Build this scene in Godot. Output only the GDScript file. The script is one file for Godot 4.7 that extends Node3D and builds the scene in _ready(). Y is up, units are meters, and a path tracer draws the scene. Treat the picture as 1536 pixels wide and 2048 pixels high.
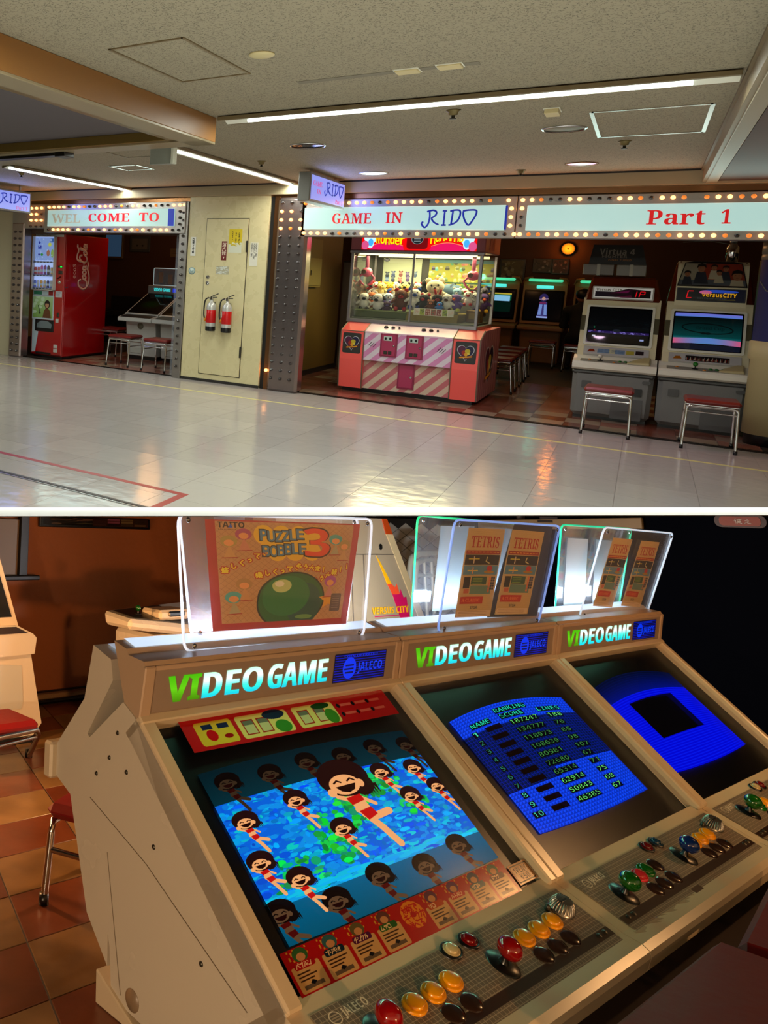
extends Node3D
# Two rooms of an old game arcade, one above the other: a hall with a marquee front, and a lower room with a row of cabinets under an added raked soffit.

const SANS := "Droid Sans"
const SERIF := "Droid Serif"
const MONO := "Droid Sans Mono"
var mats := {}
var names := {}
var rng := RandomNumberGenerator.new()
var glyphs := {}

# ---------------------------------------------------------------- mesh builder
class MB:
	var v := PackedVector3Array()
	var n := PackedVector3Array()
	var uv := PackedVector2Array()
	var ix := PackedInt32Array()
	var T := Transform3D()
	var S := Vector2.ONE

	func vert(p: Vector3, nn: Vector3, t := Vector2.ZERO) -> int:
		v.append(T * p)
		n.append((T.basis * nn).normalized())
		uv.append(t)
		return v.size() - 1

	func face(a: int, b: int, c: int) -> void:   # counter-clockwise as seen from outside
		ix.append(a)
		ix.append(c)
		ix.append(b)

	func tri(a: Vector3, b: Vector3, c: Vector3) -> void:
		var nn := (b - a).cross(c - a).normalized()
		var k := vert(a, nn)
		vert(b, nn)
		vert(c, nn)
		face(k, k + 1, k + 2)

	func quad(a: Vector3, b: Vector3, c: Vector3, d: Vector3) -> MB:   # a lower left, b lower right, c upper right, d upper left
		var nn := (c - a).cross(d - b).normalized()
		var k := vert(a, nn, Vector2(0, 1))
		vert(b, nn, Vector2(1, 1))
		vert(c, nn, Vector2(1, 0))
		vert(d, nn, Vector2(0, 0))
		face(k, k + 1, k + 2)
		face(k, k + 2, k + 3)
		return self

	func hull8(c: Array, bev: float) -> MB:   # a box of any shape from corners 0..7 (bit 0 x, bit 1 y, bit 2 z), edges chamfered
		var mid := Vector3.ZERO
		for p in c:
			mid += p / 8.0
		var flip: bool = (c[1] - c[0]).cross(c[2] - c[0]).dot(c[4] - c[0]) < 0
		var w := {}
		for i in 8:
			for ax in 3:
				var p: Vector3 = c[i]
				for o in 3:
					if o != ax:
						var e: Vector3 = c[i ^ (1 << o)] - c[i]
						p += e.normalized() * minf(bev, e.length() * 0.45)
				w[i * 3 + ax] = p
		var faces := [[0, [0, 4, 6, 2]], [0, [1, 3, 7, 5]], [1, [0, 1, 5, 4]], [1, [2, 6, 7, 3]], [2, [0, 2, 3, 1]], [2, [4, 5, 7, 6]]]
		for f in faces:
			var q: Array = f[1]
			var a: Vector3 = w[q[0] * 3 + f[0]]
			var b: Vector3 = w[q[1] * 3 + f[0]]
			var d: Vector3 = w[q[2] * 3 + f[0]]
			var e: Vector3 = w[q[3] * 3 + f[0]]
			if flip:
				quad(a, e, d, b)
			else:
				quad(a, b, d, e)
		if bev > 0.0:
			for i in 8:
				for o in 3:
					if i & (1 << o) == 0:
						var j: int = i | (1 << o)
						var p := (o + 1) % 3
						var r := (o + 2) % 3
						var a: Vector3 = w[i * 3 + p]
						var b: Vector3 = w[j * 3 + p]
						var d: Vector3 = w[j * 3 + r]
						var e: Vector3 = w[i * 3 + r]
						if (b - a).cross(e - a).dot((a + d) * 0.5 - mid) > 0:
							quad(a, b, d, e)
						else:
							quad(e, d, b, a)
				var x: Vector3 = w[i * 3]
				var y: Vector3 = w[i * 3 + 1]
				var z: Vector3 = w[i * 3 + 2]
				if (y - x).cross(z - x).dot(x - mid) > 0:
					tri(x, y, z)
				else:
					tri(x, z, y)
		return self

	func box(c: Vector3, s: Vector3, bev := 0.0) -> MB:
		var q := []
		for i in 8:
			q.append(c + Vector3(s.x * (0.5 if i & 1 else -0.5), s.y * (0.5 if i & 2 else -0.5), s.z * (0.5 if i & 4 else -0.5)))
		return hull8(q, bev)

	func span(a: Vector3, b: Vector3, bev := 0.0) -> MB:   # a box between two corners
		return box((a + b) * 0.5, (b - a).abs(), bev)

	func prism(p: PackedVector2Array, z0: float, z1: float) -> MB:   # an outline in xy, pushed along z
		var q := p.duplicate()
		if Geometry2D.is_polygon_clockwise(q):
			q.reverse()
		var lo := minf(z0, z1)
		var hi := maxf(z0, z1)
		var r := Rect2(q[0], Vector2.ZERO)
		for a in q:
			r = r.expand(a)
		var t := Geometry2D.triangulate_polygon(q)
		for side in 2:
			var k := v.size()
			for a in q:
				vert(Vector3(a.x, a.y, hi if side else lo), Vector3(0, 0, 1 if side else -1), Vector2((a.x - r.position.x) / r.size.x, 1.0 - (a.y - r.position.y) / r.size.y))
			for i in range(0, t.size(), 3):
				var a := q[t[i]]
				var b := q[t[i + 1]]
				var c := q[t[i + 2]]
				var ccw := (b - a).cross(c - a) > 0
				if ccw == (side == 1):
					face(k + t[i], k + t[i + 1], k + t[i + 2])
				else:
					face(k + t[i], k + t[i + 2], k + t[i + 1])
		for i in q.size():
			var a := q[i]
			var b := q[(i + 1) % q.size()]
			quad(Vector3(a.x, a.y, hi), Vector3(a.x, a.y, lo), Vector3(b.x, b.y, lo), Vector3(b.x, b.y, hi))
		return self

	func grid(nx: int, ny: int, f: Callable) -> MB:   # f(s, t) -> point; t runs downwards; outside is (along s) x (up)
		var P := []
		for j in ny + 1:
			for i in nx + 1:
				P.append(f.call(float(i) / nx, float(j) / ny))
		var k := v.size()
		for j in ny + 1:
			for i in nx + 1:
				var dx: Vector3 = P[j * (nx + 1) + mini(i + 1, nx)] - P[j * (nx + 1) + maxi(i - 1, 0)]
				var dy: Vector3 = P[maxi(j - 1, 0) * (nx + 1) + i] - P[mini(j + 1, ny) * (nx + 1) + i]
				vert(P[j * (nx + 1) + i], dx.cross(dy).normalized(), Vector2(float(i) / nx, float(j) / ny))
		for j in ny:
			for i in nx:
				var a := k + j * (nx + 1) + i
				face(a, a + nx + 1, a + nx + 2)
				face(a, a + nx + 2, a + 1)
		return self

	func lathe(p: Array, seg := 20) -> MB:   # p: Vector2(radius, y) from bottom to top, round the y axis; sharp where a point repeats
		for i in p.size() - 1:
			var a: Vector2 = p[i]
			var b: Vector2 = p[i + 1]
			if a.is_equal_approx(b):
				continue
			var own := Vector2(b.y - a.y, a.x - b.x).normalized()
			var na := own
			var nb := own
			if i > 0 and not a.is_equal_approx(p[i - 1]):
				na = (own + Vector2(a.y - p[i - 1].y, p[i - 1].x - a.x).normalized()).normalized()
			if i + 2 < p.size() and not b.is_equal_approx(p[i + 2]):
				nb = (own + Vector2(p[i + 2].y - b.y, b.x - p[i + 2].x).normalized()).normalized()
			var k := v.size()
			for s in seg + 1:
				var t := TAU * s / seg
				var c := cos(t)
				var e := sin(t)
				vert(Vector3(a.x * c, a.y, a.x * e), Vector3(na.x * c, na.y, na.x * e), Vector2(float(s) / seg, 1))
				vert(Vector3(b.x * c, b.y, b.x * e), Vector3(nb.x * c, nb.y, nb.x * e), Vector2(float(s) / seg, 0))
			for s in seg:
				var q := k + s * 2
				face(q, q + 1, q + 3)
				face(q, q + 3, q + 2)
		return self

	func tube(pts: Array, r: float, seg := 8, closed := false) -> MB:
		var m := pts.size()
		var up := Vector3.UP
		var k := v.size()
		for i in m:
			var a: Vector3 = pts[(i - 1 + m) % m] if closed or i > 0 else pts[0]
			var b: Vector3 = pts[(i + 1) % m] if closed or i < m - 1 else pts[m - 1]
			var d := (b - a).normalized()
			if i == 0:
				up = d.cross(Vector3(0.31, 0.17, 0.93)).normalized() if absf(d.z) < 0.9 else d.cross(Vector3.UP).normalized()
			up = (up - d * up.dot(d)).normalized()
			var sd := d.cross(up)
			for s in seg:
				var t := TAU * s / seg
				var nn := up * cos(t) + sd * sin(t)
				vert(pts[i] + nn * r, nn)
		for i in (m if closed else m - 1):
			var j := (i + 1) % m
			for s in seg:
				var s2 := (s + 1) % seg
				face(k + i * seg + s, k + i * seg + s2, k + j * seg + s2)
				face(k + i * seg + s, k + j * seg + s2, k + j * seg + s)
		if not closed:
			for s in range(1, seg - 1):
				face(k, k + s + 1, k + s)
				var e := k + (m - 1) * seg
				face(e, e + s, e + s + 1)
		return self

	func ell(c: Vector3, r: Vector3, seg := 12) -> MB:
		var k := v.size()
		var rows := maxi(seg / 2, 4)
		for j in rows + 1:
			var ph := PI * j / rows
			for i in seg + 1:
				var t := TAU * i / seg
				var d := Vector3(sin(ph) * cos(t), cos(ph), sin(ph) * sin(t))
				vert(c + d * r, d / r, Vector2(float(i) / seg, float(j) / rows))
		for j in rows:
			for i in seg:
				var a := k + j * (seg + 1) + i
				face(a, a + 1, a + seg + 2)
				face(a, a + seg + 2, a + seg + 1)
		return self

	func at(t: Transform3D) -> MB:
		T = t
		return self

	func mesh() -> ArrayMesh:
		var a := []
		a.resize(Mesh.ARRAY_MAX)
		a[Mesh.ARRAY_VERTEX] = v
		a[Mesh.ARRAY_NORMAL] = n
		a[Mesh.ARRAY_TEX_UV] = uv
		a[Mesh.ARRAY_INDEX] = ix
		var m := ArrayMesh.new()
		m.add_surface_from_arrays(Mesh.PRIMITIVE_TRIANGLES, a)
		return m

# ---------------------------------------------------------------- flat print: a small canvas for posters, labels and screens
class Cv:
	var im: Image
	var w: int
	var h: int
	var own: Node

	func _init(o: Node, ww: int, hh: int, c: Color) -> void:
		own = o
		w = ww
		h = hh
		im = Image.create(ww, hh, false, Image.FORMAT_RGB8)
		im.fill(c)

	func rect(x: float, y: float, ww: float, hh: float, c: Color) -> void:
		im.fill_rect(Rect2i(int(round(x)), int(round(y)), maxi(int(round(ww)), 1), maxi(int(round(hh)), 1)), c)

	func tri(a: Vector2, b: Vector2, d: Vector2, c: Color) -> void:
		var y0 := maxi(int(ceil(minf(a.y, minf(b.y, d.y)) - 0.5)), 0)
		var y1 := mini(int(floor(maxf(a.y, maxf(b.y, d.y)) - 0.5)), h - 1)
		for y in range(y0, y1 + 1):
			var yy := y + 0.5
			var lo := 1e9
			var hi := -1e9
			for e in 3:
				var p: Vector2 = [a, b, d][e]
				var q: Vector2 = [b, d, a][e]
				if (p.y <= yy) != (q.y <= yy):
					var x := p.x + (q.x - p.x) * (yy - p.y) / (q.y - p.y)
					lo = minf(lo, x)
					hi = maxf(hi, x)
			if hi > lo:
				var x0 := int(round(lo))
				var n := int(round(hi)) - x0
				if n > 0:
					im.fill_rect(Rect2i(x0, y, n, 1), c)

	func poly(p: Array, c: Color) -> void:
		var q := PackedVector2Array(p)
		var t := Geometry2D.triangulate_polygon(q)
		for i in range(0, t.size(), 3):
			tri(q[t[i]], q[t[i + 1]], q[t[i + 2]], c)

	func oval(x: float, y: float, rx: float, ry: float, c: Color) -> void:
		for yy in range(maxi(int(y - ry), 0), mini(int(y + ry) + 1, h)):
			var k := 1.0 - pow((yy + 0.5 - y) / ry, 2)
			if k > 0:
				var s := rx * sqrt(k)
				im.fill_rect(Rect2i(int(round(x - s)), yy, maxi(int(round(2 * s)), 1), 1), c)

	func line(p: Array, t: float, c: Color) -> void:
		for i in p.size():
			oval(p[i].x, p[i].y, t * 0.5, t * 0.5, c)
			if i:
				var a: Vector2 = p[i - 1]
				var b: Vector2 = p[i]
				if a.distance_to(b) > 0.01:
					var s := (b - a).orthogonal().normalized() * t * 0.5
					tri(a + s, b + s, b - s, c)
					tri(a + s, b - s, a - s, c)

	func rrect(x: float, y: float, ww: float, hh: float, r: float, c: Color) -> void:
		rect(x + r, y, ww - 2 * r, hh, c)
		rect(x, y + r, ww, hh - 2 * r, c)
		for i in 4:
			oval(x + (r if i & 1 else ww - r), y + (r if i & 2 else hh - r), r, r, c)

	func grad(x: float, y: float, ww: float, hh: float, a: Color, b: Color) -> void:
		for i in int(hh):
			rect(x, y + i, ww, 1, a.lerp(b, i / maxf(hh - 1, 1)))

	func text(s: String, x: float, y: float, ww: float, hh: float, c: Color, font := "Droid Sans", bold := true) -> void:   # fills the box x, y, ww, hh
		var t: PackedVector2Array = own.glyph_triangles(s, font, bold)
		var k := Vector2(ww, hh)
		for i in range(0, t.size(), 3):
			tri(Vector2(x, y) + t[i] * k, Vector2(x, y) + t[i + 1] * k, Vector2(x, y) + t[i + 2] * k, c)

	func kana(s: String, x: float, y: float, size: float, t: float, c: Color, down := false) -> void:
		for ch in s:
			for st in own.strokes(ch):
				var p := []
				for q in st:
					p.append(Vector2(x, y) + q * size)
				line(p, t, c)
			if down:
				y += size * 1.08
			else:
				x += size * 1.05

	func tex(k := 1.0) -> ImageTexture:
		if k != 1.0:
			im.resize(int(w * k), int(h * k), Image.INTERPOLATE_LANCZOS)
		return ImageTexture.create_from_image(im)

func glyph_triangles(s: String, font: String, bold: bool) -> PackedVector2Array:
	var key := s + "|" + font + str(bold)
	if not glyphs.has(key):
		var tm := text_mesh(s, font, bold, 0.0)
		var a := tm.get_mesh_arrays()
		var p: PackedVector3Array = a[Mesh.ARRAY_VERTEX]
		var out := PackedVector2Array()
		var box := Rect2(p[0].x, p[0].y, 0, 0)
		for q in p:
			box = box.expand(Vector2(q.x, q.y))
		var ii: PackedInt32Array = a[Mesh.ARRAY_INDEX] if a[Mesh.ARRAY_INDEX] != null else PackedInt32Array(range(p.size()))
		for i in ii:
			out.append(Vector2((p[i].x - box.position.x) / box.size.x, 1.0 - (p[i].y - box.position.y) / box.size.y))
		glyphs[key] = out
	return glyphs[key]

# A stroke font for the Japanese lettering; each glyph is a few polylines on a 0..9 grid.
var JP := {
	"し": "30 36 58 77 85", "く": "70 34 79", "っ": "35 64 76 68 49", "て": "11 81 54 45 47 69", "、": "27 49", "も": "50 36 48 68 86, 23 72, 15 75", "う": "31 61, 24 53 74 75 58 49", "大": "04 94, 50 43 09, 54 99", "火": "50 43 09, 54 99, 13 25, 82 64",
	"！": "50 56, 58 59", "消": "11 22, 03 14, 09 26, 31 42, 91 82, 60 64, 44 84 89, 44 39, 46 86, 48 88", "器": "10 30 33 13 10, 60 80 83 63 60, 04 94, 16 36 39 19 16, 66 86 89 69 66, 54 36, 54 76", "楽": "40 60 64 44 40, 42 62, 11 23, 03 25, 81 73, 95 73, 06 96, 54 59, 56 19, 56 89",
	"嬉": "20 36 19, 03 33, 32 15 39, 42 92, 60 64, 45 85 87 47 45, 49 89, 56 96", "変": "50 51, 02 92, 32 34, 62 64, 12 04, 82 94, 45 18, 35 75 49, 46 99", "戦": "10 12, 30 32, 03 43 46 06 03, 25 29, 07 47, 53 94, 60 65 99, 86 59, 80 91", "好": "20 36 19, 03 43, 32 15 39, 51 91 63, 63 69 59, 45 95",
	"バ": "32 08, 52 98, 70 81, 80 91", "ブ": "12 82 59, 80 91", "ル": "31 35 09, 61 68 95", "ン": "11 33, 18 69 92", "リ": "21 26, 71 75 49", "チ": "70 22, 04 94, 50 55 29", "オ": "03 93, 60 69 48, 54 08", "キ": "12 81, 05 95, 40 69", "ク": "30 04, 22 82 39", "ム": "40 08 88, 65 99", "サ": "03 93, 31 35, 71 75 49", "ト": "40 49, 44 86", "ド": "30 39, 34 76, 60 72, 80 92", "ラ": "21 71, 13 83 59", "カ": "13 83 79 58, 40 35 09", "が": "13 73 69 48, 40 35 09, 82 94", "選": "11 23, 04 24 27 08 99, 41 61, 71 91, 43 93, 45 95, 53 56, 83 86, 37 97", "べ": "06 33 98, 60 72, 80 92", "る": "11 81 35 65 87 59 48 57", "対": "20 22, 03 43, 33 09, 14 48, 53 93, 80 88 69, 55 66", "で": "11 81 54 45 47 69, 73 85, 92 94", "ャ": "24 73 65, 43 58", "使": "20 05, 23 29, 32 92, 43 83 86 46 43, 45 85, 60 66 39, 47 99", "え": "41 61, 24 74 19, 46 58 99", "訓": "00 30, 02 42, 04 34, 06 36 39 09 06, 51 55 49, 70 78, 91 99",
	"￥": "10 53 90, 53 59, 14 94, 26 86",
}

func strokes(ch: String) -> Array:
	var out := []
	for part in JP.get(ch, "11 91 99 19 11").split(","):
		var p := PackedVector2Array()
		for q in part.strip_edges().split(" "):
			p.append(Vector2(int(q[0]), int(q[1])) / 9.0)
		out.append(p)
	return out

func text_mesh(s: String, font: String, bold: bool, depth: float) -> TextMesh:
	var f := SystemFont.new()
	f.font_names = PackedStringArray([font])
	f.font_weight = 700 if bold else 400
	var tm := TextMesh.new()
	tm.font = f
	tm.font_size = 64
	tm.pixel_size = 0.01
	tm.depth = depth
	tm.text = s
	return tm

# ---------------------------------------------------------------- materials
func mt(key: String, c := Color.WHITE, rough := 0.5, metal := 0.0, o := {}) -> StandardMaterial3D:
	if mats.has(key):
		return mats[key]
	var m := StandardMaterial3D.new()
	m.resource_name = key
	m.albedo_color = c
	m.roughness = rough
	m.metallic = metal
	m.cull_mode = BaseMaterial3D.CULL_DISABLED
	if o.has("alpha"):
		m.transparency = BaseMaterial3D.TRANSPARENCY_ALPHA
		m.albedo_color.a = o.alpha
	if o.has("glow"):
		m.emission_enabled = true
		m.emission = o.get("glow_color", c)
		m.emission_energy_multiplier = o.glow
	if o.has("tex"):
		m.albedo_texture = o.tex
		if o.has("glow"):
			m.emission_texture = o.tex
			m.emission_operator = BaseMaterial3D.EMISSION_OP_MULTIPLY
			m.emission = o.get("glow_color", Color.WHITE)
			m.albedo_texture = null
			m.albedo_color = Color(0.015, 0.015, 0.016)
	if o.has("tri"):
		m.uv1_triplanar = true
		m.uv1_world_triplanar = o.get("world", true)
		m.uv1_scale = Vector3.ONE * o.tri
	if o.has("bump"):
		m.heightmap_enabled = true
		m.heightmap_texture = o.bump
		m.heightmap_scale = o.get("bump_scale", 0.1)
	if o.has("rough_tex"):
		m.roughness_texture = o.rough_tex
	if o.has("coat"):
		m.clearcoat_enabled = true
		m.clearcoat = o.coat
		m.clearcoat_roughness = o.get("coat_rough", 0.05)
	if o.has("rim"):
		m.rim_enabled = true
		m.rim = o.rim
		m.rim_tint = 0.6
	if o.has("back"):
		m.backlight_enabled = true
		m.backlight = o.back
	if o.has("spec"):
		m.metallic_specular = o.spec
	mats[key] = m
	return m

func noise_tex(size: int, freq: float, s: int, a := Color.BLACK, b := Color.WHITE, oct := 4) -> Texture2D:
	var f := FastNoiseLite.new()
	f.seed = s
	f.noise_type = FastNoiseLite.TYPE_SIMPLEX_SMOOTH
	f.frequency = freq
	f.fractal_octaves = oct
	var img := f.get_seamless_image(size, size)
	img.convert(Image.FORMAT_RGB8)
	if a != Color.BLACK or b != Color.WHITE:
		for y in size:
			for x in size:
				img.set_pixel(x, y, a.lerp(b, img.get_pixel(x, y).r))
	return ImageTexture.create_from_image(img)

# ---------------------------------------------------------------- nodes
func numbered(called: String, parent: Node) -> String:
	var key := str(parent.get_instance_id()) + called
	names[key] = names.get(key, -1) + 1
	return called if names[key] == 0 else "%s_%03d" % [called, names[key]]

func tag(o: Node3D, label := "", category := "", group := "", kind := "") -> Node3D:
	if label: o.set_meta("label", label)
	if category: o.set_meta("category", category)
	if group: o.set_meta("group", group)
	if kind: o.set_meta("kind", kind)
	return o

func thing(called: String, label: String, category: String, x := Transform3D(), group := "") -> Node3D:
	var o := Node3D.new()
	o.name = numbered(called, self)
	add_child(o)
	o.transform = x
	tag(o, label, category, group)
	return o

func obj(called: String, m: MB, mat: Material, parent: Node = self) -> MeshInstance3D:
	return meshed(called, m.mesh(), mat, parent)

func meshed(called: String, me: Mesh, mat: Material, parent: Node = self, x := Transform3D()) -> MeshInstance3D:
	var o := MeshInstance3D.new()
	o.name = numbered(called, parent)
	o.mesh = me
	o.material_override = mat
	o.transform = x
	parent.add_child(o)
	return o

func struct(called: String, m: MB, mat: Material) -> MeshInstance3D:
	var o := obj(called, m, mat)
	o.set_meta("kind", "structure")
	return o

func lettering(called: String, s: String, font: String, x: Transform3D, w: float, h: float, mat: Material, parent: Node, depth := 0.1, bold := true) -> MeshInstance3D:   # letters filling w by h, centred at x, facing its +z
	var tm := text_mesh(s, font, bold, depth)
	var b := tm.get_aabb()
	var k := Vector3(w / b.size.x, h / b.size.y, 0.02)
	var c := b.get_center()
	return meshed(called, tm, mat, parent, x * Transform3D(Basis.from_scale(k), Vector3(-c.x * k.x, -c.y * k.y, 0)))

func copy(o: Node3D, base_name: String, x: Transform3D, label: String) -> Node3D:
	var c: Node3D = o.duplicate()
	c.name = numbered(base_name, self)
	add_child(c)
	c.transform = x
	c.set_meta("label", label)
	return c

func omni(called: String, p: Vector3, c: Color, e: float, size := 0.03) -> void:
	var l := OmniLight3D.new()
	l.name = numbered(called, self)
	l.position = p
	l.light_color = c
	l.light_energy = e
	l.light_size = size
	l.omni_range = 16
	l.omni_attenuation = 2
	l.shadow_enabled = true
	add_child(l)

func area(called: String, x: Transform3D, sx: float, sy: float, c: Color, e: float) -> void:   # shines along its -z
	var l := AreaLight3D.new()
	l.name = numbered(called, self)
	l.transform = x
	l.area_size = Vector2(sx, sy)
	l.light_color = c
	l.light_energy = e
	l.area_range = 16
	l.area_attenuation = 2
	l.shadow_enabled = true
	add_child(l)

func spot(called: String, p: Vector3, to: Vector3, c: Color, e: float, ang: float, size := 0.05) -> void:
	var l := SpotLight3D.new()
	l.name = numbered(called, self)
	add_child(l)
	l.position = p
	l.basis = Basis.looking_at(to - p, Vector3.RIGHT if absf((to - p).normalized().y) > 0.95 else Vector3.UP)
	l.light_color = c
	l.light_energy = e
	l.light_size = size
	l.spot_angle = ang
	l.spot_range = 16
	l.spot_attenuation = 2
	l.shadow_enabled = true

static func mv(p: Vector3, yaw := 0.0) -> Transform3D:
	return Transform3D(Basis(Vector3.UP, yaw), p)

static func rrect2(w: float, h: float, r: float, n := 4) -> PackedVector2Array:   # a rounded rectangle centred on 0
	var p := PackedVector2Array()
	for k in 4:
		var c := Vector2((w * 0.5 - r) * (1 if k == 0 or k == 3 else -1), (h * 0.5 - r) * (1 if k < 2 else -1))
		for i in n + 1:
			p.append(c + Vector2.from_angle(PI * 0.5 * (k + float(i) / n)) * r)
	return p

static func shifted(p: PackedVector2Array, d: Vector2) -> PackedVector2Array:
	return Transform2D(0, d) * p

# ---------------------------------------------------------------- the place
const EYE := Vector3(0, 1.4, 0)
var LB := Basis(Vector3(0.32576365, -0.17585333, -0.92895299), Vector3(-0.18402305, 0.95196464, -0.24474239), Vector3(0.92736916, 0.25067694, 0.27775441))   # the lower room's own axes: along the row, up, out
var LO := Vector3(-0.542, 0.737, -0.973)     # lower left corner of the first cabinet's header
const E1 := Vector3(-2.837, 0, -3.366)       # the hall floor ends on the line E1-E2
const E2 := Vector3(0.762, 0, -6.907)

func low(p: Vector3, yaw := 0.0) -> Transform3D:   # a place in the lower room
	return Transform3D(LB * Basis(Vector3.UP, yaw), LO + LB * p)

func _ready() -> void:
	rng.seed = 7
	palette()
	var cam := Camera3D.new()
	cam.name = "camera"
	cam.transform = Transform3D(Basis(Vector3(0.79142297, 0.03837446, -0.61006318), Vector3(-0.09160594, 0.99420248, -0.05630082), Vector3(0.60436581, 0.10044317, 0.79035001)), EYE)
	cam.projection = Camera3D.PROJECTION_FRUSTUM
	cam.near = 0.05
	cam.far = 60
	cam.size = 0.05 * 2048.0 / 1565.53
	cam.frustum_offset = Vector2(768.0 - 85.21, -(1024.0 - 688.23)) / 1565.53 * 0.05
	add_child(cam)
	cam.current = true
	var we := WorldEnvironment.new()
	we.name = "environment"
	var en := Environment.new()
	en.background_mode = Environment.BG_COLOR
	en.background_color = Color(0.004, 0.004, 0.005)
	en.ambient_light_source = Environment.AMBIENT_SOURCE_DISABLED
	en.tonemap_mode = Environment.TONE_MAPPER_LINEAR
	en.tonemap_exposure = 1.0
	en.sdfgi_enabled = true
	en.ssao_enabled = true
	en.ssil_enabled = true
	we.environment = en
	add_child(we)
	var down := Basis(Vector3.RIGHT, Vector3(0, 0, -1), Vector3.UP)   # -z points down, x along the facade
	var down_z := Basis(Vector3(0, 0, -1), Vector3.LEFT, Vector3.UP)
	var cool := Color(0.965, 1.0, 0.955)
	area("strip_light", Transform3D(down, Vector3(-1.09, 2.432, -5.18)), 2.3, 0.06, cool, 10.5)
	area("strip_light", Transform3D(down_z, Vector3(-3.39, 2.44, -7.5)), 3.7, 0.05, cool, 9.5)
	area("strip_light", Transform3D(down_z, Vector3(-5.65, 2.44, -7.95)), 2.5, 0.05, cool, 6.0)
	area("strip_light", Transform3D(down, Vector3(-7.6, 2.43, -5.2)), 2.4, 0.06, cool, 7.0)  # out of view, lights the left end of the hall
	area("strip_light", Transform3D(down, Vector3(-1.2, 2.43, -2.2)), 2.4, 0.06, cool, 9.5)  # out of view, lights the near floor
	# unseen lamps lighting the lower room; the low warm one is added fill
	var wl := ["unseen warm bulb behind the camera's left shoulder", "unseen warm bulb over the near end of the row", "unseen warm bulb beyond the right end of the row", "unseen warm bulb out of the frame, lighting the orange wall", "added warm bulb low behind the rear cabinets, lighting the orange wall", "unseen pale bulb low behind the farthest rear cabinet, lighting the flank beyond"]
	var wp := [Vector3(-1.455, -0.086, 0.792), Vector3(0.157, -0.195, 1.813), Vector3(1.72, 0.30, 0.72), Vector3(0.0, 0.1, -0.95), Vector3(0.7, -0.03, -0.45), Vector3(1.75, -0.03, -0.5)]
	var we_ := [1.6, 1.0, 0.3, 0.7, 0.45, 0.65]
	for i in 6:
		unseen_lamp(wp[i], wl[i], we_[i], Color(1.0, 0.85, 0.68) if i == 0 else Color(0.95, 0.97, 1.0) if i == 5 else Color(1.0, 0.74, 0.48))
	unseen_bay_lamp("unseen warm ceiling bulb lighting the left bay, hidden by the header", Vector3(-6.3, 2.3, -11.3), 0.55)
	unseen_bay_lamp("unseen warm ceiling bulb lighting the right bay, hidden by the header", Vector3(-0.6, 2.3, -11.6), 0.36)
	unseen_bay_lamp("unseen warm ceiling bulb lighting the depth of the right bay, hidden by the header", Vector3(-1.9, 2.35, -14.6), 0.36)
	hall()
	facade()
	ceiling_things()
	claw_machine()
	plush_toys()
	arcade_bay()
	vending_bay()
	lower_room()
	cabinets()
	lower_things()

func unseen_bay_lamp(label: String, p: Vector3, e: float) -> void:  # bulb out of view, placed to light the bay walls
	var o := thing("unseen_ceiling_bulb", label, "lamp", mv(p))
	obj("bulb", MB.new().ell(Vector3.ZERO, Vector3.ONE * 0.04, 12), mt("warm_bulb", Color(1, 0.55, 0.2), 0.3, 0, {"glow": 3.0}), o)
	obj("cord", MB.new().tube([Vector3(0, 0.03, 0), Vector3(0, 2.47 - p.y, 0)], 0.008, 6), mt("black_plastic"), o)
	omni("unseen_bay_light", p, Color(1.0, 0.72, 0.45), e, 0.04)

func palette() -> void:   # materials that many things share
	mt("black_plastic", Color(0.02, 0.02, 0.022), 0.35)
	mt("chrome", Color(0.8, 0.8, 0.8), 0.12, 1)
	mt("old_steel", Color(0.28, 0.27, 0.24), 0.4, 0.8)
	mt("white_metal", Color(0.72, 0.72, 0.70), 0.25, 0.3)
	mt("sticker_white", Color(0.72, 0.78, 0.74), 0.4)
	mt("card_white", Color(0.72, 0.70, 0.68), 0.25)
	mt("clear_pane", Color(0.75, 0.8, 0.85), 0.05, 0, {"alpha": 0.12})
	mt("cab_white_door", Color(0.66, 0.66, 0.63), 0.4)

func unseen_lamp(p: Vector3, label: String, e: float, c: Color) -> void:  # a lamp out of view, placed to light part of the lower room
	var t := low(p)
	var o := thing("unseen_bulb_lamp", label, "lamp", t, "unseen bulbs in the lower room")
	obj("bulb", MB.new().ell(Vector3.ZERO, Vector3.ONE * 0.018, 12), mt("warm_bulb", Color(1, 0.55, 0.2), 0.3, 0, {"glow": 6.0}), o)
	obj("cap", MB.new().lathe([Vector2(0, 0.013), Vector2(0.012, 0.013), Vector2(0.012, 0.05), Vector2(0, 0.05)], 10), mt("brass", Color(0.6, 0.45, 0.2), 0.3, 1), o)
	if p.z > -0.6 and p.z < -0.4:  # bulbs placed behind the rear cabinets to light what lies beyond
		obj("socket_stem", MB.new().tube([Vector3(0, -0.015, 0), Vector3(0, FLOOR - p.y, 0)], 0.006, 6), mt("black_plastic"), o)
	else:
		obj("cord", MB.new().tube([Vector3(0, 0.055, 0), Vector3(0, 0.2, 0)], 0.004, 6), mt("black_plastic"), o)
	omni("unseen_lamp_light", t.origin, c, e, 0.02)

# ---------------------------------------------------------------- the hall's shell
func floor_outline() -> PackedVector2Array:   # in x, z
	var d := (E2 - E1)
	var a := E1 - d * 1.6
	var b := E2 + d * 0.5
	return PackedVector2Array([Vector2(-9.5, -9.22), Vector2(2.0, -9.22), Vector2(2.0, b.z), Vector2(b.x, b.z), Vector2(a.x, a.z), Vector2(-9.5, a.z)])

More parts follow.
